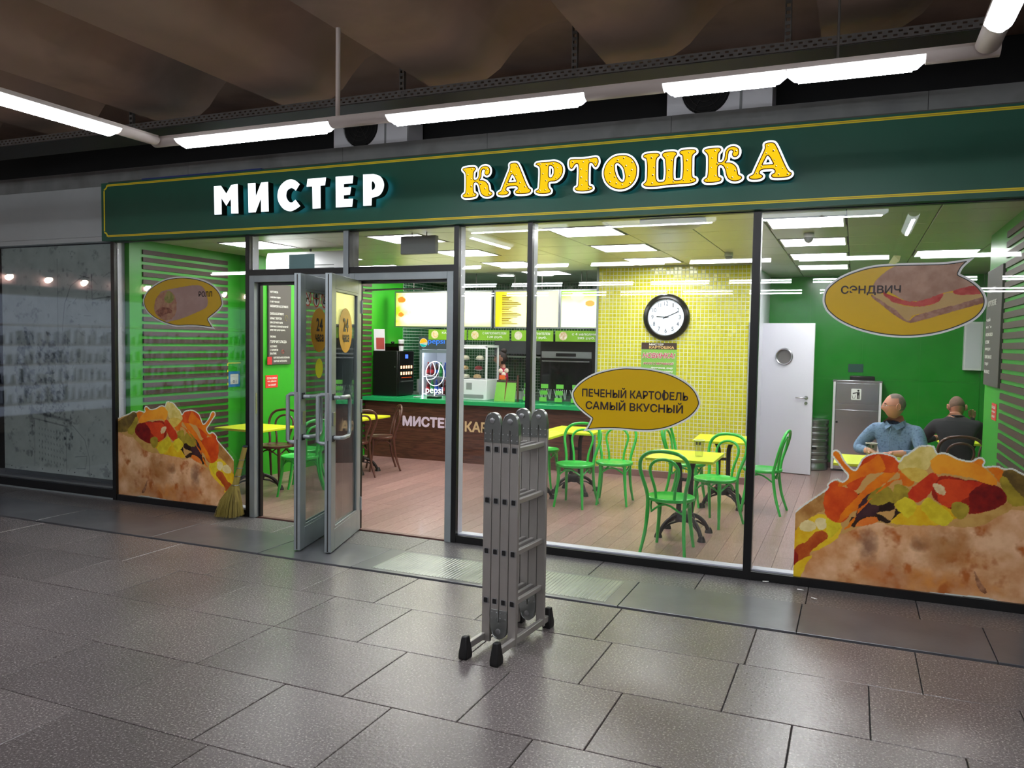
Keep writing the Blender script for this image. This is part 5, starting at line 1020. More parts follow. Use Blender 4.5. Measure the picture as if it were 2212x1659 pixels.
def mp2(X, Z):
    C = np.empty(X.shape + (3,)); C[:] = lin('#FFFB9E'); e = np.clip((-4.55 - X) / 0.3 + (Z - 0.3) * 0.6, 0, 1)[..., None]; C = C * (1 - e) + np.array(lin('#E6C800')) * e
    rows_ = (np.abs(((Z / 0.026) % 1) - 0.5) < 0.27) & (X > -4.83) & (X < -4.62 + 0.1 * np.sin(Z * 40)) & (Z > 0.06) & (Z < 0.5); C = np.where(rows_[..., None], np.array(lin('#6E5A00')), C)
    e = np.clip((X + 4.05) / 0.5, 0, 1)[..., None] * 0.25; return C * (1 - e) + np.array(lin('#B8E03A')) * e
def mp3(X, Z):
    C = np.empty(X.shape + (3,)); C[:] = lin('#EEFFB8'); e = np.clip((0.5 - Z) / 0.3, 0, 1)[..., None] * 0 + np.clip((Z - 0.36) / 0.16 + (noise2(X, Z, 9, 2, 6) - 0.5), 0, 1)[..., None]; C = C * (1 - e) + np.array(lin('#86C81E')) * e
    for cx, cz, r, h in ((-3.66, 0.46, 0.1, '#E8D9A0'), (-3.47, 0.36, 0.07, '#B58A3A')): C = np.where((((X - cx) / r) ** 2 + ((Z - cz) / (r * .6)) ** 2 < 1)[..., None], np.array(lin(h)), C)
    return C
menu_box('glaring backlit menu panel above the drinks fridge', -6.67, -4.985, 1.96, 2.52, 4.70, mp1, 150); menu_box('yellow backlit menu panel with a price column above the serving counter', -4.955, -3.925, 1.96, 2.52, 4.70, mp2, 160); menu_box('green and white backlit menu panel next to the yellow mosaic wall', -3.92, -3.245, 1.96, 2.52, 4.70, mp3, 90)
# price banners hung below the menus
def banner(label, x0, x1, t1, t2, foodcol):
    o = thing('price_banner', label, 'banner', (0, 4.6, 1.775), 0, 'green price banners below the lit menus'); w = x1 - x0
    box('banner_board', x0, x1, 0.0, 0.015, 0, 0.155, mat('banner_green', '#6FA51C', 0.45, var='#8ABF2A', scale=4), o)
    flat('dish_picture', disc(x0 + w * 0.17, 0.078, 0.062, n=16)[:-1], (Vector((0, -0.001, 0)), Vector((1, 0, 0)), Vector((0, 0, 1))), 0.001, mat('dish', foodcol, 0.5, var='#E9E4D8', scale=30), o)
    f = (Vector((0, -0.001, 0)), Vector((1, 0, 0)), Vector((0, 0, 1)))
    text(t1, x0 + w * 0.36, x0 + w * 0.93, 0.09, 0.125, f, M['txt_white'], o, bold=0.02); text(t2, x0 + w * 0.48, x0 + w * 0.85, 0.03, 0.07, f, M['txt_white'], o, bold=0.02)
    for x in (x0 + 0.06, x1 - 0.06): MB().cyl((x, 0.008, 0.155), (x, 0.008, 0.195), 0.003, 5).build('hook', M['galv'], o)
banner('green price banner over the drinks fridge', -6.01, -5.36, 'КАРТОФЕЛЬ', '99 руб.', '#D9B24A'); banner('green price banner above the cake display', -5.335, -4.665, 'С НАПОЛНИТЕЛЕМ', '120 руб.', '#D9B24A'); banner('green price banner beside the dark mullion', -4.63, -3.98, 'С НАПОЛНИТЕЛЕМ', '245 руб.', '#C9C0A0'); banner('green price banner next to the yellow mosaic wall', -3.945, -3.25, 'с 4 наполнит.', '205 руб.', '#B5813C')
# cake display case
dc = thing('cake_display_case', 'white glazed cake display case on the counter', 'display case', (-5.185, 4.46, 0.905))
box('base', -0.33, 0.31, -0.16, 0.26, 0.0, 0.30, M['white_pl'], dc, bevel=0.008); box('vent_grille', -0.28, 0.26, -0.165, -0.16, 0.03, 0.08, M['grey_pl'], dc); box('control_panel', -0.02, 0.07, -0.163, -0.16, 0.15, 0.25, M['grey_pl'], dc)
b = MB()
for x, y in ((-0.32, -0.15), (0.295, -0.15), (-0.32, 0.25), (0.295, 0.25)): b.box(x - 0.014, x + 0.014, y - 0.01, y + 0.01, 0.30, 0.79)
b.box(-0.334, 0.309, -0.16, 0.26, 0.765, 0.80); b.build('posts', M['white_pl'], dc, bevel=0.003)
box('pane', -0.306, 0.281, -0.153, -0.149, 0.30, 0.765, M['glass'], dc); box('pane', 0.293, 0.297, -0.14, 0.24, 0.30, 0.765, M['glass'], dc)
for z in (0.42, 0.57): box('shelf', -0.30, 0.28, -0.13, 0.23, z, z + 0.006, M['glass'], dc)
box('inner_light', -0.28, 0.26, -0.1, -0.08, 0.752, 0.765, emit('case_light', '#FFF2DC', 6), dc)
ck = mat('cake_crust', '#B98A54', 0.6, var=['#D9B98A', '#8A5A34'], scale=40); cw = mat('cake_cream', '#E4E0D2', 0.5, var='#CFC9B4', scale=30)
for i, (x, z, m, nm, lab) in enumerate(((-0.13, 0.3, cw, 'plated_pastry', 'cream pastry on the floor of the cake display case'), (0.06, 0.3, ck, 'plated_pastry', 'baked pastry on the floor of the cake display case'), (-0.15, 0.426, ck, 'plated_pastry', 'browned roll on the middle shelf of the cake display case'), (0.08, 0.426, mat('cake_red', '#8A2A30', 0.5), 'plated_pastry', 'dark red cake on the middle shelf of the cake display case'), (-0.14, 0.576, cw, 'plated_pastry', 'pale cake on the top shelf of the cake display case'), (0.1, 0.576, cw, 'plated_pastry', 'second pale cake on the top shelf of the cake display case'))):
    o = thing(nm, lab, 'pastry', (-5.185 + x, 4.5, 0.905 + z), 0, 'cakes in the display case'); MB().lathe([(0.03, 0.0005), (0.075, 0.012), (0.078, 0.014), (0.03, 0.006)], 16).build('plate', M['white_pl'], o, smooth=True); b = MB(); b.lathe([(0.055, 0.01), (0.06, 0.035), (0.045, 0.06), (0.015, 0.07)], 12); b.build('cake', m, o, smooth=True)
# menu stand, cone display, cutlery holders, till
ms = thing('counter_menu_stand', 'double green menu card in a clear stand on the counter', 'menu stand', (-4.60, 4.30, 0.905))
for s in (0, 1):
    b = MB(); x0 = -0.16 + s * 0.165; b.add([(x0, 0, 0.0), (x0 + 0.16, 0, 0.0), (x0 + 0.155, 0.07, 0.30), (x0 + 0.015, 0.07, 0.30), (x0, 0.006, 0.0), (x0 + 0.16, 0.006, 0.0), (x0 + 0.155, 0.076, 0.30), (x0 + 0.015, 0.076, 0.30)], [(0, 1, 2, 3), (7, 6, 5, 4), (0, 4, 5, 1), (1, 5, 6, 2), (2, 6, 7, 3), (3, 7, 4, 0)]); b.build('menu_card', mat('menu_card_green', '#6FB03A', 0.45, var='#84C44A', scale=6), ms)
    b = MB(); b.add([(x0 + 0.014, 0.062, 0.27), (x0 + 0.156, 0.062, 0.27), (x0 + 0.155, 0.068, 0.30), (x0 + 0.015, 0.068, 0.30)], [(0, 1, 2, 3)]); b.build('card_header', M['txt_dark'], ms)
box('stand_base', -0.17, 0.18, -0.02, 0.12, 0, 0.004, CUP, ms); box('side_post', 0.175, 0.195, 0.05, 0.08, 0.0, 0.38, mat('brown_post', '#5A3A30', 0.5), ms)
cd = thing('ice_cream_cone_display', 'plastic ice cream cone display in front of the woman', 'display', (-4.70, 4.50, 0.905)); MB().lathe([(0.05, 0), (0.05, 0.008), (0.012, 0.012), (0.012, 0.2), (0.022, 0.22), (0.04, 0.33), (0.045, 0.335)], 14).build('cone', mat('cone_wafer', '#D9B27A', 0.6), cd, smooth=True); box('orange_tag', -0.045, 0.045, -0.05, -0.046, 0.31, 0.37, mat('orange_tag', '#F0662A', 0.5), cd)
for x, z in ((-0.05, 0.43), (0.045, 0.435), (0.0, 0.38)): MB().ball((x, 0, z), 0.036, 0.02, 0.034).build('scoop', mat('scoop', '#D9B79A', 0.5, var='#F0E4E0', scale=12), cd, smooth=True)
cut_m = mat('holder_green', '#6CC04A', 0.45); 
for i, x in enumerate((-4.28, -4.03, -3.80, -3.56)):
    o = thing('cutlery_holder', 'clear cutlery dispenser with stacked green labels, %s from the cake case' % ['first', 'second', 'third', 'fourth'][i], 'dispenser', (x, 4.36, 0.905), 0, 'clear dispensers on the counter')
    box('dispenser_box', -0.09, 0.09, 0.02, 0.2, 0.0, 0.17, CUP, o)
    for z in (0.02, 0.115, 0.205): box('green_label', -0.055, 0.055, 0.0 + z * 0.3, 0.006 + z * 0.3, z, z + 0.06, cut_m, o)
    b = MB()
    for k in range(9): b.obox((-0.08 + 0.02 * k, 0.1, 0.12), (1, 0, 0), (0, 1, 0.3), (0.2 * (k % 3 - 1), -0.3, 1), 0.004, 0.002, 0.075)
    b.build('plastic_cutlery', M['white_pl'], o)
tl = thing('card_terminal', 'small black card terminal on the green counter before the fridge', 'terminal', (-5.72, 4.28, 0.905)); box('terminal_body', -0.09, 0.09, -0.07, 0.07, 0, 0.03, M['black_pl'], tl, bevel=0.006); box('keypad', -0.06, 0.06, -0.06, 0.01, 0.03, 0.034, M['grey_pl'], tl)
tl = thing('till_monitor', 'small black till monitor beside the door jamb on the counter', 'monitor', (-5.48, 4.34, 0.905)); box('screen', -0.1, 0.1, 0.0, 0.02, 0.05, 0.2, M['black_pl'], tl); box('monitor_stand', -0.05, 0.05, 0.0, 0.06, 0, 0.05, M['black_pl'], tl)
sc_ = thing('saucer', 'white saucer on the counter beside the coffee machine', 'saucer', (-5.98, 4.22, 0.905)); MB().lathe([(0.03, 0), (0.06, 0.012), (0.062, 0.014), (0.03, 0.006)], 16).build('saucer_dish', M['white_pl'], sc_, smooth=True)
# back line: oven, worktop, shelf units
wk = thing('steel_worktop', 'stainless worktop with control knobs under the oven', 'worktop', (-3.95, 5.45, 0)); box('top', -0.75, 0.72, 0, 0.7, 0.9, 0.94, M['steel'], wk); box('front_panel', -0.75, 0.72, 0.01, 0.7, 0.62, 0.9, M['steel_r'], wk); box('lower_body', -0.75, 0.72, 0.03, 0.7, 0, 0.62, M['steel_r'], wk)
for x in (-0.5, -0.08, 0.35): MB().lathe([(0.035, 0), (0.033, 0.02), (0.02, 0.024)], 14, (x, 0.01, 0.80), 'y').build('knob', M['black_pl'], wk, smooth=True)
ov = thing('combi_oven', 'dark glass fronted oven behind the counter', 'oven', (-4.02, 5.62, 0.94)); box('oven_body', -0.55, 0.38, 0.02, 0.55, 0, 0.95, M['black_pl'], ov); box('oven_door', -0.52, 0.30, 0.0, 0.02, 0.03, 0.55, mat('oven_glass', '#15181A', 0.08), ov); box('control_strip', -0.52, 0.30, -0.005, 0.02, 0.58, 0.68, M['steel_r'], ov); box('display', -0.28, 0.05, -0.008, -0.005, 0.605, 0.655, M['black_pl'], ov); box('handle', -0.5, 0.28, -0.04, -0.02, 0.52, 0.54, M['steel'], ov); box('side_panel', 0.38, 0.55, 0.0, 0.55, 0, 0.9, M['white_pl'], ov)
hd = thing('extractor_hood', 'grey appliance on the shelf behind the cake case', 'appliance', (-5.0, 6.15, 1.50)); box('hood_box', -0.6, 0.5, 0, 0.5, 0.06, 0.30, mat('appliance_grey', '#4A4D50', 0.4), hd); box('shelf_board', -0.75, 0.95, 0, 0.52, 0, 0.03, M['steel_r'], hd); MB().lathe([(0.03, 0), (0.03, 0.02)], 12, (0.35, 0.0, 0.18), 'y').build('knob', M['steel'], hd)
for i, x in enumerate((-4.55, -3.55)):
    o = thing('orange_bin', 'orange tub on the kitchen shelf %s' % ('above the cake case' if i == 0 else 'next to the mosaic wall'), 'tub', (x, 6.2, 1.56 if i == 0 else 1.9)); box('tub', -0.09, 0.09, -0.06, 0.1, 0, 0.15, M['orange'], o, bevel=0.01); box('tub_lid', -0.095, 0.095, -0.065, 0.105, 0.15, 0.165, M['white_pl'], o)
box_ = thing('wall_shelf', 'steel kitchen shelf next to the mosaic wall', 'shelf', (-3.55, 6.2, 1.87)); box('shelf_board', -0.3, 0.3, -0.12, 0.48, 0, 0.03, M['steel_r'], box_)
for i, (x, y) in enumerate(((-4.95, 5.1), (-4.33, 5.14))):
    o = thing('round_downlight', 'round lit downlight over the kitchen, %s the dark mullion' % ('left of' if i == 0 else 'right of'), 'ceiling light', (x, y, ZC - 0.012)); MB().lathe([(0.13, 0), (0.13, 0.01)], 24).build('downlight_lens', M['panel'], o); b = MB(); b.tube([(0.135 * math.cos(a), 0.135 * math.sin(a), 0.005) for a in np.linspace(0, 2 * math.pi, 29)[:-1]], 0.007, 6, True); b.build('trim_ring', M['white_pl'], o, smooth=True)

# ================================================================ WALL ITEMS AND LOOSE THINGS
ck = thing('wall_clock', 'large round white wall clock with a thick black rim on the mosaic wall', 'clock', (-2.272, 4.22, 2.112))
b = MB(); b.lathe([(0.236, 0.03), (0.236, 0.055), (0.245, 0.062), (0.285, 0.05), (0.302, 0.025), (0.302, 0.0), (0.236, 0.0), (0.236, 0.03)], 48, (0, 0, 0), 'y', False); b.build('rim', M['black_pl'], ck, smooth=True)
MB().lathe([(0.244, 0.0), (0.244, 0.03)], 48, (0, 0, 0), 'y').build('dial', mat('clock_dial', '#DDE6F8', 0.5), ck)
fc = (Vector((0, -0.0305, 0)), Vector((1, 0, 0)), Vector((0, 0, 1))); NB = mat('clock_numeral', '#3E4652', 0.5)
for h in range(1, 13):
    a = math.radians(90 - 30 * h); x, z = 0.178 * math.cos(a), 0.178 * math.sin(a); w = 0.028 if h < 10 else 0.05
    w = 0.012 if h == 1 else (0.036 if h == 11 else w); o = text(str(h), x - w / 2, x + w / 2, z - 0.027, z + 0.027, fc, NB, ck, 'numeral', bold=0.0)
b = MB()
for k in range(12): a = math.radians(30 * k); b.obox((0.222 * math.cos(a), -0.031, 0.222 * math.sin(a)), (math.cos(a), 0, math.sin(a)), (0, 1, 0), (-math.sin(a), 0, math.cos(a)), 0.008, 0.0006, 0.0016)
b.build('hour_ticks', NB, ck)
def hand(name, deg, r, w, tail):
    a = math.radians(deg); d = Vector((math.cos(a), 0, math.sin(a))); n = Vector((-math.sin(a), 0, math.cos(a)))
    MB().obox(d * (r - tail) / 2 + Vector((0, -0.034, 0)), d, (0, 1, 0), n, (r + tail) / 2, 0.001, w).build(name, M['black_pl'], ck)
hand('hour_hand', 177, 0.125, 0.0048, 0.035); hand('minute_hand', 24, 0.175, 0.0038, 0.045); MB().lathe([(0.012, 0.03), (0.012, 0.038)], 14, (0, 0, 0), 'y').build('hub', M['black_pl'], ck)
ps = thing('poster', 'green poster with red lettering under the wall clock', 'poster', (0, 4.214, 0))
box('sheet', -2.592, -2.128, 0.0, 0.004, 1.20, 1.778, mat('poster_green', '#74AC4C', 0.4, var='#86BC56', scale=3), ps); box('header_band', -2.592, -2.128, -0.001, 0.0, 1.69, 1.778, mat('poster_brown', '#3E2A24', 0.4), ps)
fp = (Vector((0, -0.0015, 0)), Vector((1, 0, 0)), Vector((0, 0, 1))); fpl = lambda y: (Vector((0, y, 0)), Vector((1, 0, 0)), Vector((0, 0, 1)))
text('МИСТЕР', -2.49, -2.30, 1.742, 1.768, fp, M['txt_white'], ps, bold=0.03); text('КАРТОШКА', -2.49, -2.16, 1.700, 1.734, fp, mat('poster_gold', '#E2B978', 0.5), ps, bold=0.03)
rose = mat('poster_rose', '#C23A5E', 0.5)
for t, a, c, d, e in (('НОВИНКА!', -2.575, -2.145, 1.575, 1.645), ('РОЛЛ С ВЕТЧИНОЙ', -2.56, -2.165, 1.492, 1.524)):
    text(t, a - 0.004, c + 0.004, d - 0.004, e + 0.004, fp, M['txt_white'], ps, bold=0.06, shear=0.25); text(t, a, c, d, e, fpl(-0.0035), rose, ps, bold=0.02, shear=0.25)
text('(ветчина, сыр', -2.46, -2.17, 1.43, 1.462, fp, M['txt_white'], ps, bold=0.04, shear=0.2); text('с овощами)', -2.40, -2.17, 1.385, 1.417, fp, M['txt_white'], ps, bold=0.04, shear=0.2)
# white door with a porthole
dr = struct('door_3'); dr.location = (-1.235, 5.52, 0); dr.rotation_euler = (0, 0, -0.16)
Lw = 0.735; ring = [(0.345 + 0.098 * math.cos(a), 1.615 + 0.098 * math.sin(a)) for a in np.linspace(0, 2 * math.pi, 33)[:-1]]
flat('leaf', [[(0, 0.01), (Lw, 0.01), (Lw, 2.075), (0, 2.075)], ring], (Vector((0, 0.04, 0)), Vector((1, 0, 0)), Vector((0, 0, 1))), 0.04, M['white'], dr)
b = MB(); b.tube([(0.345 + 0.108 * math.cos(a), -0.004, 1.615 + 0.108 * math.sin(a)) for a in np.linspace(0, 2 * math.pi, 41)[:-1]], 0.014, 8, True); b.build('porthole_rim', M['steel'], dr, smooth=True)
MB().lathe([(0.098, -0.025), (0.098, -0.018)], 32, (0.345, 0, 1.615), 'y').build('porthole_glass', mat('porthole_dark_glass', '#6E6A6A', 0.05), dr)
MB().tube([(0.655, 0, 1.06), (0.655, -0.045, 1.06), (0.64, -0.055, 1.06), (0.525, -0.055, 1.06)], 0.009, 8).build('handle', M['steel'], dr, smooth=True); MB().lathe([(0.026, 0), (0.026, 0.008)], 16, (0.655, 0, 1.06), 'y').build('rosette', M['steel'], dr); MB().lathe([(0.022, 0), (0.022, 0.01)], 16, (0.655, 0, 0.985), 'y').build('keyhole', M['steel'], dr)
box('edge_strip', Lw, Lw + 0.003, 0.0, 0.04, 0.01, 2.075, M['white_pl'], dr)
jm = struct('trim_4'); b = MB(); b.box(-1.30, -1.235, 5.50, 5.58, 0, 2.12); b.box(-1.30, -1.235, 5.58, 6.33, 2.08, 2.14); b.build('door_casing', M['white'], jm)
# keg, waste bin, wall box
kg = thing('beer_keg', 'ribbed steel keg standing behind the open white door', 'keg', (-0.50, 6.08, 0))
prof = [(0.185, 0.0), (0.195, 0.01), (0.195, 0.06), (0.185, 0.08)]
for z in (0.14, 0.24, 0.33, 0.43, 0.52, 0.60): prof += [(0.185, z - 0.03), (0.198, z - 0.015), (0.198, z + 0.012), (0.185, z + 0.025)]
prof += [(0.185, 0.66), (0.195, 0.67), (0.195, 0.715), (0.18, 0.72)]
b = MB(); b.lathe(prof, 32); b.build('keg_body', M['steel_r'], kg, smooth=True)
flat('hand_hole', rr_ring((0.0, 0.32), 0.05, 0.018, 0.016), (Vector((0.0, -0.1985, 0.0)), Vector((1, 0, 0)), Vector((0, 0, 1))), 0.003, M['rubber'], kg)
bn = thing('waste_bin', 'tall stainless steel waste bin cabinet with a litter symbol', 'bin', (-0.262, 6.02, 0))
box('cabinet', 0, 0.625, 0.015, 0.3, 0.03, 1.27, M['steel'], bn); box('top_cap', -0.008, 0.633, -0.005, 0.302, 1.27, 1.295, M['steel'], bn, bevel=0.004)
b = MB(); b.box(0, 0.03, 0, 0.015, 0.03, 1.27); b.box(0.595, 0.625, 0, 0.015, 0.03, 1.27); b.build('edge_trim', M['white_pl'], bn)
box('flap', 0.035, 0.59, 0.0, 0.012, 0.965, 1.255, M['steel'], bn, bevel=0.004); box('middle_panel', 0.035, 0.59, 0.0, 0.012, 0.885, 0.958, M['steel'], bn); box('lower_door', 0.035, 0.59, 0.0, 0.012, 0.05, 0.878, M['steel'], bn, bevel=0.004); box('plinth', 0.02, 0.6, 0.03, 0.28, 0, 0.03, M['rubber'], bn)
MB().lathe([(0.016, 0), (0.014, 0.012)], 14, (0.06, 0.0, 0.70), 'y').build('lock', M['black_pl'], bn)
sy = (Vector((0, -0.001, 0)), Vector((1, 0, 0)), Vector((0, 0, 1)))
pl_ = flat('symbol_plate', rr_ring((0.30, 1.10), 0.065, 0.078, 0.012), sy, 0.003, M['txt_white'], bn)
b = MB(); b.lathe([(0.014, 0.0045), (0.014, 0.006)], 14, (0.327, 0, 1.152), 'y'); b.box(0.31, 0.345, -0.006, -0.0045, 1.085, 1.133); b.box(0.311, 0.325, -0.006, -0.0045, 1.035, 1.085); b.box(0.330, 0.344, -0.006, -0.0045, 1.035, 1.085); b.obox((0.285, -0.005, 1.118), (1, 0, 0.25), (0, 1, 0), (-0.25, 0, 1), 0.03, 0.0007, 0.007); b.obox((0.252, -0.005, 1.065), (0.2, 0, -1), (0, 1, 0), (1, 0, 0.2), 0.022, 0.0007, 0.0025); b.obox((0.288, -0.005, 1.065), (0.2, 0, 1), (0, 1, 0), (1, 0, -0.2), 0.022, 0.0007, 0.0025); b.box(0.256, 0.284, -0.0057, -0.0045, 1.041, 1.046); b.build('litter_symbol', M['txt_black'], pl_)
o = thing('black_tray', 'black plastic tray lying on the steel waste bin', 'tray', (-0.05, 6.08, 1.295)); box('tray_body', 0, 0.32, 0, 0.2, 0, 0.06, M['black_pl'], o, bevel=0.01)
o = thing('wall_notice', 'small dark green notice on the wall above the waste bin', 'notice', (-0.08, 6.328, 1.40)); box('notice_board', 0, 0.2, -0.004, 0, 0, 0.12, mat('notice_green', '#0E4A44', 0.4), o); text('ПОДНОСЫ', 0.03, 0.17, 0.05, 0.07, sy, M['txt_grey'], o)
o = thing('electrical_box', 'pale grey electrical cabinet on the green back wall', 'cabinet', (1.36, 6.328, 1.47)); box('cabinet_body', 0, 0.22, -0.12, 0, 0, 0.66, M['white_pl'], o, bevel=0.006); box('cabinet_door', 0.02, 0.2, -0.126, -0.12, 0.03, 0.63, M['white'], o)
# dark menu boards, red notices
def side_board(label, x, nx_, y0, y1, z0, z1, lines, seed):
    """board on a side wall; nx_ +1 faces +x, -1 faces -x"""
    o = thing('chalk_menu_board', label, 'menu board', (x, 0, 0)); t = 0.025
    box('board_panel', min(0, nx_ * t), max(0, nx_ * t), y0, y1, z0, z1, M['board'], o, bevel=0.004)
    fr_ = (Vector((nx_ * (t + 0.001), 0, 0)), Vector((0, 1, 0)), Vector((0, 0, 1))) if nx_ > 0 else (Vector((-t - 0.001, 0, 0)), Vector((0, -1, 0)), Vector((0, 0, 1)))
    a, c = (y0, y1) if nx_ > 0 else (-y1, -y0); w = c - a
    for (s, f0, f1, zz, h) in lines: text(s, a + w * f0, a + w * f1, zz, zz + h, fr_, M['txt_white'], o, bold=0.015)
    return o, fr_, a, w
LN = [('КАРТОФЕЛЬ', 0.05, 0.4, 2.33, 0.028), ('с маслом и сыром', 0.05, 0.5, 2.26, 0.026), ('С ВЕТЧИНОЙ', 0.05, 0.45, 2.21, 0.026), ('НАПОЛНИТЕЛИ В АССОРТИМЕНТЕ', 0.05, 0.85, 2.15, 0.03), ('САЛАТЫ В АССОРТИМЕНТЕ', 0.05, 0.65, 2.055, 0.03), ('БЛИНЫ С ТВОРОГОМ', 0.05, 0.55, 1.995, 0.03), ('БЛИН С ВЕТЧИНОЙ И СЫРОМ', 0.05, 0.6, 1.945, 0.03), ('БЛИНЧИКИ С КУРИНОЙ КОТЛЕТОЙ', 0.05, 0.85, 1.895, 0.03), ('десерт, пирог, десерт-карамель,', 0.05, 0.72, 1.845, 0.026), ('ПИРОЖНЫЕ', 0.05, 0.3, 1.765, 0.026), ('ГОРЯЧИЕ БЛЮДА', 0.05, 0.78, 1.69, 0.04), ('В АССОРТИМЕНТЕ', 0.05, 0.35, 1.64, 0.026), ('С ГАРНИРОМ', 0.05, 0.4, 1.595, 0.026), ('ВАЛИК', 0.05, 0.33, 1.55, 0.026), ('КАРТОФЕЛЬНАЯ ЗАПЕКАНКА', 0.2, 0.92, 1.475 + 0.02, 0.028), ('СЫРНАЯ ЗАПЕКАНКА', 0.2, 0.8, 1.452, 0.028)]
o, fr_, a, w = side_board('dark chalk style menu board on the green wall beside the left door', -6.85, 1, 1.93, 2.37, 1.42, 2.45, LN, 1)
b = MB(); b.tube([(0.028, 2.27 + 0.028 * math.cos(t), 2.02 + 0.035 * math.sin(t)) for t in np.linspace(0, 5, 14)], 0.002, 4); b.build('chalk_lemon', mat('chalk_yellow', '#B5A84A', 0.6), o); b = MB(); b.tube([(0.028, 2.2 + 0.022 * math.cos(t), 1.585 + 0.022 * math.sin(t)) for t in np.linspace(0, 6.28, 14)], 0.002, 4); b.build('chalk_apple', M['red'], o)
LN2 = [('НАПИТКИ', 0.2, 0.6, 2.25, 0.04), ('МОРОЖЕНОЕ', 0.15, 0.7, 2.13, 0.05)] + [(s, 0.08, 0.35 + 0.1 * (i % 3), 2.0 - 0.065 * i, 0.03) for i, s in enumerate(('чай', 'кофе', 'какао', 'сок', 'морс', 'ПИРОЖНОЕ', 'торт', 'кекс'))]
side_board('dark chalk style menu board beside the slatted wall at the right edge', 1.1, -1, 1.32, 2.12, 1.44, 2.45, LN2, 2)
def red_notice(label, x, nx_, y0, y1, z0, z1):
    o = thing('red_notice', label, 'notice', (x, 0, 0)); t = 0.004; box('notice_sheet', min(0, nx_ * t), max(0, nx_ * t), y0, y1, z0, z1, M['red'], o)
    fr_ = (Vector((t + 0.0008, 0, 0)), Vector((0, 1, 0)), Vector((0, 0, 1))) if nx_ > 0 else (Vector((-t - 0.0008, 0, 0)), Vector((0, -1, 0)), Vector((0, 0, 1))); a, c = (y0, y1) if nx_ > 0 else (-y1, -y0); h = z1 - z0; w = c - a
    for s, k, f0, f1 in (('СПАСИБО', 0.68, 0.1, 0.9), ('что убрали', 0.42, 0.14, 0.86), ('ЗА СОБОЙ', 0.15, 0.2, 0.8)): text(s, a + w * f0, a + w * f1, z0 + h * k, z0 + h * (k + 0.17), fr_, M['txt_white'], o, bold=0.03)
red_notice('red thank-you notice with white text under the menu board by the left door', -6.85, 1, 1.895, 2.13, 1.125, 1.285); red_notice('red thank-you notice with white text beside the slats at the right edge', 1.1, -1, 1.48, 1.72, 1.16, 1.30)
o = thing('red_can_sticker', 'red rounded tag at the lower corner of the left menu board', 'tag', (-6.85, 0, 0)); box('tag_sheet', 0.0265, 0.031, 1.90, 1.985, 1.42, 1.52, mat('tag_red', '#B5282E', 0.4), o)
o = thing('blue_notice', 'blue framed notice reading 01 beside the left slatted wall', 'notice', (-7.15, 0, 0)); box('notice_frame', 0, 0.004, 1.57, 1.77, 1.14, 1.335, mat('notice_blue', '#2A6FB0', 0.4), o); box('notice_paper', 0.004, 0.006, 1.60, 1.74, 1.175, 1.30, M['txt_grey'], o); text('01', 1.64, 1.70, 1.19, 1.225, (Vector((0.0068, 0, 0)), Vector((0, 1, 0)), Vector((0, 0, 1))), M['txt_dark'], o)
b = MB(); b.box(0, 0.008, 1.55, 1.80, 1.435, 1.443); b.box(0, 0.008, 1.55, 1.558, 1.15, 1.435); b.build('yellow_bracket', M['sign_yellow'], o)
# things under the ceiling near the front
ac = thing('air_conditioner', 'white split air conditioner high on the left, behind the transom', 'air conditioner', (-5.35, 1.25, 2.46)); b = MB(); b.prism([(0, 0.03), (0.06, 0.0), (0.22, 0.0), (0.22, 0.28), (0.03, 0.28), (0, 0.2)], -0.95, 0.12, 'x'); b.build('unit_body', M['white_pl'], ac, bevel=0.008)
b = MB()
for k in range(3): b.box(-0.8, 0.0, -0.004 , 0.0, 0.05 + 0.035 * k, 0.06 + 0.035 * k)
b.build('louvre', M['grey_pl'], ac); MB().cyl((-0.4, 0.11, 0.28), (-0.4, 0.11, 0.34), 0.012, 8).build('mount', M['galv'], ac)
hs = thing('hanging_box_sign', 'grey back of a small box sign hung on wires over the right door', 'sign', (-3.84, 0.5, 2.575)); box('sign_case', -0.19, 0.19, -0.03, 0.03, 0, 0.17, M['grey_pl'], hs, bevel=0.006)
b = MB()
for x in (-0.08, 0.08): b.cyl((x, 0, 0.17), (x, 0, 0.21), 0.004, 6)
b.build('hanger', M['galv'], hs)
for x, y, lab in ((-4.05, 1.0, 'small dome camera under the ceiling beside the hanging box sign'), (-0.42, 1.57, 'small dome camera between the light panels before the white door'), (-1.32, 2.95, 'small dome detector under the ceiling right of the mosaic wall clock')):
    o = thing('dome_camera', lab, 'camera', (x, y, ZC - 0.09)); MB().lathe([(0.045, 0.09), (0.05, 0.055), (0.05, 0.05)], 18).build('dome_base', M['white_pl'], o, smooth=True); MB().ball((0, 0, 0.05), 0.042, 0.042, 0.05).build('dome', M['grey_pl'], o, smooth=True)
o = thing('paper_sheet', 'pale blue paper sheet taped behind the transom glass', 'paper', (0, 0.022, 0)); box('sheet', -4.985, -4.69, 0.0, 0.002, 2.412, 2.552, mat('pale_blue_paper', '#9FC4C4', 0.6), o)
o = thing('tape_scrap', 'crumpled scrap of pale yellow tape above the sandwich sticker', 'tape', (0, -0.014, 0)); b = MB(); b.add([(0.195, -0.002, 2.342), (0.235, -0.012, 2.335), (0.27, -0.004, 2.392), (0.225, -0.016, 2.395), (0.262, -0.014, 2.355)], [(0, 1, 3), (1, 4, 3), (4, 2, 3)]); b.build('tape', mat('pale_tape', '#C9CF8A', 0.5), o)
o = thing('air_diffuser', 'round white air diffuser under the ceiling behind the sign', 'diffuser', (-1.42, 0.45, 2.70)); b = MB(); b.lathe([(0.27, 0.08), (0.27, 0.055), (0.2, 0.02), (0.1, 0.0)], 32); b.build('diffuser_plate', M['white_pl'], o, smooth=True)
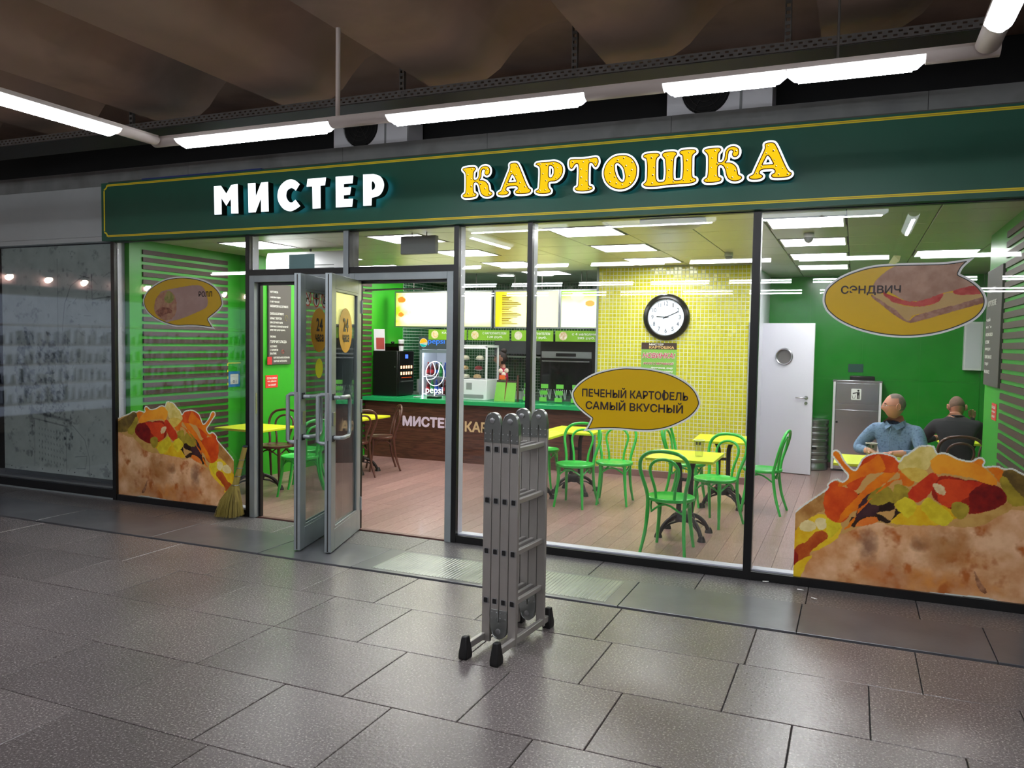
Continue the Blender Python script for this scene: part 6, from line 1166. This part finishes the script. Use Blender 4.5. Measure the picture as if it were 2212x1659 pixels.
# ---- print behind the neighbour's glass
def sketch(X, Z):
    n = noise2(X, Z, 5, 5, 9); base = np.array(lin('#C4CFCB')); C = np.empty(X.shape + (3,)); C[:] = base; C *= (0.82 + 0.36 * n)[..., None]
    ink = np.array(lin('#3C4A50')); A = np.zeros(X.shape)
    def blob(poly, dens, f, sd):
        nonlocal A
        k = inside(X + (noise2(X, Z, sd, 2, 20) - .5) * .05, Z + (noise2(X, Z, sd + 1, 2, 20) - .5) * .05, smooth_loop(poly, 3)); h = noise2(X * 1.0 + Z * 0.3, Z, sd + 2, 4, f); A = np.where(k, np.maximum(A, np.clip((h - 0.42) * 4, 0.08, 1) * dens), A)
    def line(pts, w=0.004, d=0.7):
        nonlocal A
        for (a, b), (c, e) in zip(pts, pts[1:]):
            L = (c - a) ** 2 + (e - b) ** 2 + 1e-9; t = np.clip(((X - a) * (c - a) + (Z - b) * (e - b)) / L, 0, 1); D = np.hypot(X - a - t * (c - a), Z - b - t * (e - b)); A = np.maximum(A, np.clip(1.4 - D / w, 0, 1) * d * (0.4 + 0.9 * n))
    x0 = -8.75
    u = lambda p: [(x0 + a, c) for a, c in p]
    blob(u([(0.15, 1.2), (0.42, 1.28), (0.62, 1.15), (0.64, 0.9), (0.4, 0.84), (0.18, 0.92)]), 0.75, 30, 41); blob(u([(0.22, 1.65), (0.36, 1.78), (0.52, 1.7), (0.56, 1.5), (0.46, 1.32), (0.26, 1.32), (0.18, 1.48)]), 0.8, 22, 51)
    blob(u([(0.55, 1.7), (0.7, 1.72), (0.72, 1.3), (0.62, 1.1)]), 0.6, 26, 61); blob(u([(-0.1, 1.75), (0.12, 1.78), (0.16, 1.3), (0.0, 0.9), (-0.15, 1.0)]), 0.7, 18, 71)
    blob(u([(0.62, 0.85), (0.74, 0.85), (0.76, 0.52), (0.66, 0.42)]), 0.7, 24, 81); blob(u([(0.05, 0.9), (0.14, 0.9), (0.13, 0.45), (0.06, 0.4)]), 0.6, 24, 91)
    line(u([(0.12, 0.88), (0.70, 0.80)]), 0.02, 0.7); line(u([(0.13, 0.80), (0.69, 0.73)]), 0.008); line(u([(0.15, 0.8), (0.14, 0.25)])); line(u([(0.66, 0.75), (0.66, 0.2)])); line(u([(0.76, 0.75), (0.95, 0.6), (1.02, 0.4), (1.02, 0.2)])); line(u([(0.62, 1.8), (0.66, 2.1), (0.76, 2.3), (0.95, 2.4), (1.05, 2.38)]), 0.006); line(u([(1.08, 2.42), (1.09, 2.15), (1.42, 2.18)]), 0.008); line(u([(0.55, 2.6), (0.55, 1.5)]), 0.006, 0.5); line(u([(0.8, 0.4), (0.98, 0.42), (0.96, 0.28), (0.82, 0.27)]))
    for r in range(6):
        for c in range(9): line(u([(0.22 + 0.048 * c, 0.70 - 0.07 * r - 0.006 * c), (0.225 + 0.048 * c, 0.685 - 0.07 * r - 0.006 * c)]), 0.007, 0.6)
    for k in range(26):
        rs_ = random.Random(k); a, c = rs_.uniform(0.6, 1.4), rs_.uniform(1.3, 2.5); line(u([(a, c), (a + rs_.uniform(-.12, .12), c + rs_.uniform(-.06, .06))]), 0.005, 0.45)
    A = np.clip(A + np.clip((noise2(X, Z, 99, 5, 16) - 0.62) * 3, 0, 0.5), 0, 1)[..., None]; C = C * (1 - A) + ink * A
    return np.where((Z < 0.19)[..., None], np.array(lin('#26302F')), C)
ban = thing('printed_banner', 'grey pencil sketch style print hung behind the neighbouring window', 'banner', (0, 0, 0)); print_grid('print_sheet', -9.12, -7.262, 0.14, 2.74, 280, 400, sketch, frame_y(0.06), print_mat('sketch_print', 0.6), ban)
b = MB()
for i in range(7): b.lathe([(0.006, 0), (0.006, 0.003)], 8, (-9.0 + 0.26 * i, 0.0595, 0.225), 'y')
b.build('eyelets', M['galv_d'], ban)
# ---- stickers on the door leaves (leaf-local)
def leaf_sticker(door, name, label, cx, cz, build):
    o = thing(name, label, 'sticker'); o.location = door.matrix_basis @ Vector((0, 0, 0)); o.rotation_euler = door.rotation_euler
    build(o, cx, cz); return o
def lf(y): return (Vector((0, y, 0)), Vector((-1, 0, 0)), Vector((0, 0, 1)))     # the face seen from the camera looks to +y in the leaf
def oval(cx, cz, rx, rz, n=32): return [(cx + rx * math.cos(a), cz + rz * math.sin(a)) for a in np.linspace(0, 2 * math.pi, n + 1)[:-1]]
YB = mat('sticker_orange', '#DDA012', 0.4); YL = mat('sticker_lime', '#D6D014', 0.4)
def b24(o, cx, cz):
    flat('sticker_field', oval(-cx, cz, 0.19, 0.19), lf(0.0125), 0.001, YB, o); text('24', -cx - 0.075, -cx + 0.075, cz - 0.01, cz + 0.105, lf(0.0137), M['txt_dark'], o, bold=0.03); text('часа', -cx - 0.095, -cx + 0.095, cz - 0.10, cz - 0.035, lf(0.0137), M['txt_dark'], o, bold=0.03)
def bdot(o, cx, cz): flat('sticker_field', oval(-cx, cz, 0.085, 0.085), lf(0.0125), 0.001, YL, o)
def bproh(kind):
    def f(o, cx, cz):
        flat('red_ring', [oval(-cx, cz, 0.075, 0.075), oval(-cx, cz, 0.062, 0.062)], lf(0.0130), 0.001, M['red'], o); flat('sign_field', oval(-cx, cz, 0.064, 0.064), lf(0.0122), 0.0008, M['txt_white'], o); q = []
        if kind == 0: q = [[(-0.03, -0.005), (0.02, -0.002), (0.028, 0.03), (0.045, 0.028), (0.04, 0.012), (0.03, -0.012), (0.03, -0.04), (0.022, -0.04), (0.018, -0.018), (-0.018, -0.018), (-0.02, -0.04), (-0.03, -0.04)]]
        if kind == 1: q = [[(-0.022, 0.0), (0.022, 0.0), (0.004, -0.055), (-0.004, -0.055)], oval(0, 0.018, 0.022, 0.024, 16)]
        if kind == 2: q = [[(-0.03, -0.04), (0.03, -0.04), (0.03, -0.028), (-0.01, -0.028), (0.012, 0.035), (0.0, 0.04), (-0.03, -0.025)]]
        flat('pictogram', [[(-cx + a, cz + c) for a, c in l] for l in q], lf(0.0134), 0.0008, M['txt_black'], o)
        ang = {0: -45, 1: 0, 2: -45}[kind]; t = math.radians(ang); dx, dz = 0.064 * math.cos(t), 0.064 * math.sin(t); nx_, nz_ = -math.sin(t) * 0.005, math.cos(t) * 0.005
        flat('red_bar', [(-cx - dx + nx_, cz - dz + nz_), (-cx + dx + nx_, cz + dz + nz_), (-cx + dx - nx_, cz + dz - nz_), (-cx - dx - nx_, cz - dz - nz_)], lf(0.0144), 0.0008, M['red'], o)
    return f
PLEFT = (0.755, 0.60, 0.45)
leaf_sticker(door_1, 'round_sign_sticker', 'red and white no dogs sticker on the left door leaf', 0.71, 2.10, bproh(0)); leaf_sticker(door_1, 'round_sign_sticker', 'red and white no ice cream sticker on the left door leaf', 0.52, 2.10, bproh(1)); leaf_sticker(door_1, 'round_sign_sticker', 'red and white no roller skates sticker on the left door leaf', 0.33, 2.10, bproh(2))
leaf_sticker(door_1, 'opening_hours_sticker', 'orange oval sticker reading 24 hours on the left door leaf', 0.45, 1.83, b24); leaf_sticker(door_2, 'opening_hours_sticker', 'orange oval sticker reading 24 hours on the right door leaf', 0.43, 1.83, b24)
leaf_sticker(door_1, 'round_sticker', 'plain yellow round sticker below the 24 hours sticker', 0.45, 1.50, bdot)
# ---- litter on the paving
for i, (x, y, a, lab) in enumerate(((-0.55, -0.06, 0.3, 'white cigarette end against the black frame under the last mullion'), (-0.30, -0.16, -0.1, 'white cigarette end below the red sausage of the potato sticker'), (-0.20, -0.33, -0.5, 'white cigarette end lying furthest from the window'))):
    o = thing('cigarette_end', lab, 'litter', (x, y, 0.0045), a, 'cigarette ends on the paving'); MB().cyl((-0.022, 0, 0.004), (0.01, 0, 0.004), 0.004, 8).build('filter', M['txt_white'], o); MB().cyl((0.01, 0, 0.004), (0.022, 0, 0.004), 0.004, 8).build('ash', M['txt_grey'], o)

# ================================================================ PEOPLE
SKIN = mat('skin', '#C98F78', 0.5, var='#BE7F69', scale=9); SKIN2 = mat('skin_tanned', '#B98068', 0.5, var='#AA6F5A', scale=9)
def skin_mesh(edges, pts, rad, root, lev=2):
    """grow a continuous surface over a skeleton: pts name -> position, rad name -> radius or (rx, ry)"""
    names = list(pts); idx = {n: i for i, n in enumerate(names)}
    me = bpy.data.meshes.new('tmp'); me.from_pydata([pts[n] for n in names], [(idx[a], idx[b]) for a, b in edges], []); me.update()
    ob = bpy.data.objects.new('tmp', me); COL.objects.link(ob); s = ob.modifiers.new('s', 'SKIN'); s.use_smooth_shade = True; s.branch_smoothing = 0.6
    for i, n in enumerate(names):
        r = rad[n]; r = r if hasattr(r, '__len__') else (r, r); me.skin_vertices[0].data[i].radius = r
    me.skin_vertices[0].data[idx[root]].use_root = True
    d = ob.modifiers.new('d', 'SUBSURF'); d.levels = lev; d.render_levels = lev
    bpy.context.view_layer.update(); dg = bpy.context.evaluated_depsgraph_get(); out = bpy.data.meshes.new_from_object(ob.evaluated_get(dg)); bpy.data.objects.remove(ob)
    return out
def head_mesh(bm, c, yaw, pitch, s=1.0, roll=0.0):
    """a head with brow, nose, mouth, chin, ears; looks along -y before rotation; c is the head's centre"""
    R = Matrix.Rotation(yaw, 4, 'Z') @ Matrix.Rotation(pitch, 4, 'X') @ Matrix.Rotation(roll, 4, 'Y'); T = Matrix.Translation(c) @ R @ Matrix.Scale(s, 4)
    n, m = 28, 22; rows = []
    def g(x, z, cx, cz, rx, rz): return math.exp(-(((x - cx) / rx) ** 2 + ((z - cz) / rz) ** 2))
    for i in range(m + 1):
        th = math.pi * i / m; row = []
        for k in range(n):
            ph = 2 * math.pi * k / n; x = math.sin(th) * math.cos(ph); y = math.sin(th) * math.sin(ph); z = -math.cos(th)
            X = x * 0.078; Y = y * 0.098; Z = z * 0.118
            if z < 0: X *= 1 - 0.22 * (-z); Y *= (1 - 0.10 * (-z)) if y < 0 else (1 - 0.38 * (-z)); 
            if y > 0: Z += 0.008 * y
            if y < -0.1:
                f = -y
                Y -= 0.026 * g(X, Z, 0, -0.022, 0.013, 0.020) * f + 0.012 * g(X, Z, 0, 0.006, 0.009, 0.022) * f      # nose
                Y -= 0.008 * g(X, Z, 0, 0.030, 0.045, 0.012) * f                                                       # brow
                Y += 0.012 * (g(X, Z, 0.031, 0.008, 0.014, 0.010) + g(X, Z, -0.031, 0.008, 0.014, 0.010)) * f           # eye sockets
                Y -= 0.007 * g(X, Z, 0, -0.062, 0.022, 0.012) * f - 0.004 * g(X, Z, 0, -0.064, 0.024, 0.003) * f        # lips
                Y -= 0.012 * g(X, Z, 0, -0.100, 0.022, 0.018) * f                                                       # chin
            row.append(bm.verts.new(T @ Vector((X, Y, Z))))
        rows.append(row)
    for i in range(m):
        for k in range(n):
            try: bm.faces.new((rows[i][k], rows[i][(k + 1) % n], rows[i + 1][(k + 1) % n], rows[i + 1][k]))
            except ValueError: pass
    for sx in (-1, 1):
        q = MB(); q.ball((sx * 0.079, 0.012, -0.004), 0.014, 0.021, 0.035, 10, 7); q.tube([(sx * 0.092, 0.012 + 0.018 * math.cos(a), -0.002 + 0.03 * math.sin(a)) for a in np.linspace(-1.4, 3.6, 12)], 0.0045, 5)
        vs = [bm.verts.new(T @ Vector(v)) for v in q.v]
        for f in q.f:
            try: bm.faces.new([vs[i] for i in f])
            except ValueError: pass
    return T
def hand_chain(pts, rad, edges, pre, wrist, d, side, up, s=1.0, curl=0.5):
    """a palm and five fingers leaving the wrist along d"""
    d = Vector(d).normalized(); up = Vector(up).normalized(); sd = d.cross(up).normalized() * side; w = Vector(wrist)
    pts[pre + 'palm'] = w + d * 0.05 * s; rad[pre + 'palm'] = (0.034 * s, 0.017 * s); edges.append((pre + 'wrist', pre + 'palm'))
    for i, (o, L) in enumerate(((-0.028, 0.068), (-0.010, 0.080), (0.010, 0.076), (0.028, 0.060))):
        a = w + d * 0.088 * s + sd * o * s; b = a + d * L * 0.5 * s - up * 0.012 * s; c = b + (d * math.cos(curl) - up * math.sin(curl)) * L * 0.5 * s
        for n, p, r in (('k%d' % i, a, 0.0095), ('m%d' % i, b, 0.0085), ('t%d' % i, c, 0.0075)): pts[pre + n] = p; rad[pre + n] = r * s
        edges += [(pre + 'palm', pre + 'k%d' % i), (pre + 'k%d' % i, pre + 'm%d' % i), (pre + 'm%d' % i, pre + 't%d' % i)]
    a = w + d * 0.035 * s - sd * 0.04 * s; b = a + d * 0.04 * s - sd * 0.018 * s - up * 0.01 * s
    pts[pre + 'th0'] = a; pts[pre + 'th1'] = b; rad[pre + 'th0'] = 0.0115 * s; rad[pre + 'th1'] = 0.009 * s; edges += [(pre + 'palm', pre + 'th0'), (pre + 'th0', pre + 'th1')]
def person(label, loc, rz, P, Rr, hand_l, hand_r, head, mats, cloth, collar_z, scale=1.0):
    o = thing('person', label, 'person', loc, rz); o.scale = (scale,) * 3
    E = [('pelvis', 'waist'), ('waist', 'chest'), ('chest', 'neck'), ('neck', 'skull')]
    for s in 'lr':
        E += [('chest', s + 'sh'), (s + 'sh', s + 'el'), (s + 'el', s + 'wrist'), ('pelvis', s + 'hip'), (s + 'hip', s + 'kn'), (s + 'kn', s + 'an'), (s + 'an', s + 'toe')]
    P = dict(P); R = dict(pelvis=(0.16, 0.13), waist=(0.15, 0.125), chest=(0.165, 0.125), neck=0.062, skull=0.05)
    for s in 'lr': R.update({s + 'sh': 0.078, s + 'el': 0.052, s + 'wrist': 0.032, s + 'hip': 0.095, s + 'kn': 0.066, s + 'an': 0.048, s + 'toe': 0.038})
    R.update(Rr)
    if hand_l: hand_chain(P, R, E, 'l', P['lwrist'], *hand_l)
    if hand_r: hand_chain(P, R, E, 'r', P['rwrist'], *hand_r)
    me = skin_mesh(E, P, R, 'pelvis'); bm = bmesh.new(); bm.from_mesh(me); nb = len(bm.faces)
    for f in bm.faces: f.material_index = cloth(f.calc_center_median())
    k = len(bm.faces); T = head_mesh(bm, *head); bm.faces.ensure_lookup_table()
    for f in bm.faces[k:]: f.material_index = 0
    for f in bm.faces: f.smooth = True
    out = bpy.data.meshes.new('body'); bm.to_mesh(out); bm.free()
    for m in mats: out.materials.append(m)
    body = put(bpy.data.objects.new('body', out), o); return o, T
def hair_cap(parent, T, m, cut, name='hair', grow=1.045, back=-0.02, z0=0.02):
    n, mm = 28, 18; V = []; F = []
    for i in range(mm + 1):
        th = math.pi * i / mm
        for k in range(n):
            ph = 2 * math.pi * k / n; x = math.sin(th) * math.cos(ph); y = math.sin(th) * math.sin(ph); z = -math.cos(th)
            X, Y, Z = x * 0.078 * grow, y * 0.098 * grow, z * 0.118 * grow
            if z < 0: X *= 1 - 0.22 * (-z); Y *= (1 - 0.10 * (-z)) if y < 0 else (1 - 0.38 * (-z))
            if y > 0: Z += 0.008 * y
            V.append((X, Y, Z))
    for i in range(mm):
        for k in range(n):
            q = (i * n + k, i * n + (k + 1) % n, (i + 1) * n + (k + 1) % n, (i + 1) * n + k); c = sum((Vector(V[j]) for j in q), Vector()) / 4
            if cut(c): F.append(q)
    return mesh_obj(name, [tuple(T @ Vector(v)) for v in V], F, m, parent, True)
def eyes(parent, T, m1, m2):
    for sx in (-1, 1):
        q = MB(); q.ball((sx * 0.031, -0.078, 0.008), 0.0115, 0.0085, 0.0075, 10, 7); mesh_obj('eye', [tuple(T @ Vector(v)) for v in q.v], q.f, m1, parent, True)
        q = MB(); q.ball((sx * 0.031, -0.0855, 0.008), 0.005, 0.002, 0.005, 8, 6); mesh_obj('pupil', [tuple(T @ Vector(v)) for v in q.v], q.f, m2, parent, True)
        q = MB(); q.tube([(sx * 0.016, -0.094, 0.026), (sx * 0.031, -0.094, 0.031), (sx * 0.046, -0.086, 0.027)], 0.0035, 5); mesh_obj('eyebrow', [tuple(T @ Vector(v)) for v in q.v], q.f, m2, parent, True)
EYE = mat('eye_white', '#E0DCD6', 0.3); DRK = mat('dark_hair', '#2A1C18', 0.6); GREY = mat('grey_stubble_hair', '#6E625C', 0.8, var='#877A72', scale=60); SHORT = mat('cropped_brown_hair', '#5A4236', 0.8, var='#6E5444', scale=60)
SHIRT = mat('blue_check_shirt', '#56708E', 0.8, var=['#6C86A4', '#48607C'], scale=40, stretch=(1, 0.2, 1), bump=0.2, bscale=25); BLK = mat('black_sweater', '#17171C', 0.85, bump=0.15, bscale=30); JEANS = mat('dark_jeans', '#23283A', 0.85); PINK = mat('crimson_uniform', '#B02248', 0.75); SHOE = mat('dark_shoe', '#1A1615', 0.5)
# --- man in the blue shirt: sits facing the table, head turned to his right (picture left)
P = dict(pelvis=(0, 0.04, 0.52), waist=(0, 0.02, 0.70), chest=(0, -0.03, 0.93), neck=(0, -0.055, 1.075), skull=(0, -0.06, 1.12),
    lsh=(0.19, -0.03, 0.99), lel=(0.30, -0.16, 0.775), lwrist=(0.12, -0.34, 0.79), rsh=(-0.19, -0.03, 0.99), rel=(-0.33, -0.12, 0.77), rwrist=(-0.12, -0.32, 0.785),
    lhip=(0.10, -0.06, 0.50), lkn=(0.15, -0.44, 0.49), lan=(0.14, -0.42, 0.09), ltoe=(0.15, -0.56, 0.045), rhip=(-0.10, -0.06, 0.50), rkn=(-0.15, -0.44, 0.49), ran=(-0.14, -0.42, 0.09), rtoe=(-0.15, -0.56, 0.045))
def cl1(p): return 1 if (p.z > 0.60 and p.z < 1.055 and p.y > -0.30) else (2 if p.z < 0.62 and p.z > 0.11 else (3 if p.z <= 0.11 else 0))
man, T = person('seated man in a blue checked shirt and glasses looking to the side', (0.40, 2.26, -0.0), -0.42, P, dict(chest=(0.185, 0.145), waist=(0.18, 0.16), lsh=0.088, rsh=0.088, lel=0.06, rel=0.06), ((-0.8, -0.45, -0.05), 1, (0, 0, 1)), ((0.8, -0.45, -0.05), -1, (0, 0, 1)), ((0.0, -0.085, 1.205), -0.95, 0.02), [SKIN, SHIRT, JEANS, SHOE], cl1, 1.05, 1.0)
hair_cap(man, T, GREY, lambda c: c.z > -0.03 and (c.y > 0.015 or (c.z > 0.075 and c.y > -0.045)) and c.z < 0.2, grow=1.02); eyes(man, T, EYE, DRK)
q = MB()
for sx in (-1, 1):
    q.tube([(sx * 0.031 + 0.019 * math.cos(a), -0.103, 0.004 + 0.014 * math.sin(a)) for a in np.linspace(0, 2 * math.pi, 17)[:-1]], 0.0012, 5, True); q.tube([(sx * 0.05, -0.102, 0.008), (sx * 0.074, -0.06, 0.01), (sx * 0.081, 0.01, 0.012)], 0.0012, 5)
q.tube([(-0.012, -0.106, 0.008), (0.012, -0.106, 0.008)], 0.0012, 5); mesh_obj('glasses', [tuple(T @ Vector(v)) for v in q.v], q.f, M['steel'], man)
b = MB()
for s in (-1, 1): b.add([(s * 0.012, -0.128, 1.02), (s * 0.075, -0.085, 1.065), (s * 0.085, -0.03, 1.075), (s * 0.10, -0.075, 1.02), (s * 0.05, -0.145, 0.985)], [(0, 1, 3, 4), (1, 2, 3)])
q = b.build('shirt_collar', SHIRT, man); q.modifiers.new('t', 'SOLIDIFY').thickness = 0.006
b = MB(); b.tube([(0, -0.155, 1.0), (0, -0.178, 0.92), (0, -0.185, 0.82), (0, -0.175, 0.7)], 0.004, 5); b.build('button_placket', SHIRT, man)
# --- man in black: back to the viewer, head bent forward to his right hand
P2 = dict(P); P2.update(chest=(0, -0.09, 0.92), neck=(0.0, -0.145, 1.05), skull=(0.01, -0.175, 1.08), lsh=(0.19, -0.09, 0.97), rsh=(-0.19, -0.09, 0.97), lel=(0.31, -0.22, 0.765), rel=(-0.28, -0.28, 0.765), lwrist=(0.15, -0.38, 0.79), rwrist=(-0.16, -0.30, 0.96))
def cl2(p): return 1 if (p.z > 0.58 and p.z < 1.045 and not (p.y < -0.30 and p.z > 0.72 and abs(p.x) < 0.24)) else (2 if p.z < 0.6 and p.z > 0.11 else (3 if p.z <= 0.11 else 0))
man2, T2 = person('seated man in a black sweater seen from behind, head bowed', (1.0, 3.26, 0.0), math.pi - 0.08, P2, dict(chest=(0.18, 0.135), lsh=0.085, rsh=0.085), ((-0.8, -0.4, 0), 1, (0, 0, 1)), ((0.1, -0.2, 1), -1, (0, -1, 0)), ((0.0, -0.215, 1.135), 0.25, 0.42), [SKIN2, BLK, JEANS, SHOE], cl2, 1.05, 1.0)
hair_cap(man2, T2, SHORT, lambda c: c.z > -0.02 and (c.y > 0.0 or c.z > 0.06), grow=1.02); eyes(man2, T2, EYE, DRK)
b = MB(); b.tube([(0.068 * math.cos(a), -0.135 + 0.066 * math.sin(a), 1.045 + 0.012 * math.sin(a)) for a in np.linspace(0, 2 * math.pi, 19)[:-1]], 0.011, 7, True); b.build('sweater_neckband', BLK, man2, smooth=True)
# --- woman behind the counter, in profile to the left
P3 = dict(pelvis=(0, 0, 0.92), waist=(0, 0.0, 1.06), chest=(0, -0.01, 1.24), neck=(0, -0.015, 1.38), skull=(0, -0.03, 1.42), lsh=(0.155, 0, 1.29), lel=(0.19, -0.05, 1.05), lwrist=(0.15, -0.22, 0.98), rsh=(-0.155, 0, 1.29), rel=(-0.19, -0.05, 1.05), rwrist=(-0.15, -0.22, 0.98),
    lhip=(0.08, 0, 0.86), lkn=(0.085, -0.01, 0.48), lan=(0.085, 0.02, 0.09), ltoe=(0.09, -0.12, 0.04), rhip=(-0.08, 0, 0.86), rkn=(-0.085, -0.01, 0.48), ran=(-0.085, 0.02, 0.09), rtoe=(-0.09, -0.12, 0.04))
def cl3(p): return 1 if (0.86 < p.z < 1.36 and not (p.z < 1.12 and p.y < -0.07)) else (2 if 0.11 < p.z <= 0.86 and abs(p.x) < 0.17 else (3 if p.z <= 0.11 else 0))
wom, T3 = person('woman in a crimson uniform with pinned-up dark hair behind the counter', (-4.97, 5.12, 0.0), -1.05, P3, dict(pelvis=(0.15, 0.11), waist=(0.13, 0.1), chest=(0.14, 0.11), neck=0.05, lsh=0.06, rsh=0.06, lel=0.042, rel=0.042, lwrist=0.027, rwrist=0.027), ((0, -1, -0.1), 1, (0, 0, 1)), ((0, -1, -0.1), -1, (0, 0, 1)), ((0, -0.045, 1.495), -0.15, 0.05, 0.96), [SKIN, PINK, JEANS, SHOE], cl3, 1.3, 1.0)
hair_cap(wom, T3, DRK, lambda c: (c.z > 0.055 or c.y > -0.005) and c.z > -0.075, grow=1.075); eyes(wom, T3, EYE, DRK)
q = MB(); q.ball((0, 0.05, 0.125), 0.05, 0.05, 0.045); mesh_obj('hair_bun', [tuple(T3 @ Vector(v)) for v in q.v], q.f, DRK, wom, True)
q = MB(); q.obox((-0.075, -0.07, 0.045), (0.5, 0.3, 0), (0.3, -0.5, 0), (0, 0, 1), 0.03, 0.02, 0.02); q = MB(); q.tube([(0.07, -0.06, 0.05), (0.02, -0.098, 0.065), (-0.04, -0.09, 0.055), (-0.075, -0.045, 0.01)], [0.018, 0.014, 0.014, 0.012], 7); mesh_obj('fringe', [tuple(T3 @ Vector(v)) for v in q.v], q.f, DRK, wom, True)
box('name_badge', -0.11, -0.03, -0.128, -0.122, 1.17, 1.20, M['white_pl'], wom)


# ================================================================ SHOP ACROSS THE HALL (only its reflection shows in the left windows)
fs = thing('lit_shop_shelving', 'brightly lit shop shelving across the hall, mirrored in the left windows', 'shelving', (-13.85, 0, 0))
box('back_panel', 0.0, 0.05, -11.5, -2.6, 0.3, 2.45, emit('shelf_backlight', '#C8D4EE', 0.28), fs)
for z in (0.5, 0.85, 1.2, 1.55, 1.9): box('shelf_board', 0.05, 0.4, -11.5, -2.6, z, z + 0.03, M['white_pl'], fs)
b = MB(); rs = random.Random(9)
for z in (0.53, 0.88, 1.23, 1.58):
    y = -11.4
    while y < -2.7:
        w = rs.uniform(0.05, 0.12); h = rs.uniform(0.14, 0.27); b.cyl((0.25, y, z), (0.25, y, z + h), w / 2, 8, w / 2 * rs.uniform(0.4, 1.0)); y += w + rs.uniform(0.02, 0.08)
b.build('wares', mat('shop_wares', '#8A94A8', 0.15, 0.5, var=['#3A4A78', '#C8CCD4'], scale=2.5), fs)['kind'] = 'stuff'
box('canopy', 0.0, 0.6, -11.5, -2.6, 2.6, 2.9, mat('canopy_mauve', '#9A7F86', 0.6), fs)
for i in range(12):
    o = thing('spot_lamp', 'warm spot lamp over the shelving across the hall, %s from the near end' % (ORD + ['twelfth'])[i], 'lamp', (-13.2, -3.0 - 0.72 * i, 2.72), 0, 'spot lamps across the hall')
    MB().ball((0, 0, 0), 0.05, 0.05, 0.05).build('bulb', emit('spot_bulb', '#FFE9D2', 30.0) if i == 0 else bpy.data.materials['spot_bulb'], o, smooth=True); MB().lathe([(0.06, 0.03), (0.03, 0.12)], 12).build('lamp_cap', M['grey_pl'], o, smooth=True)
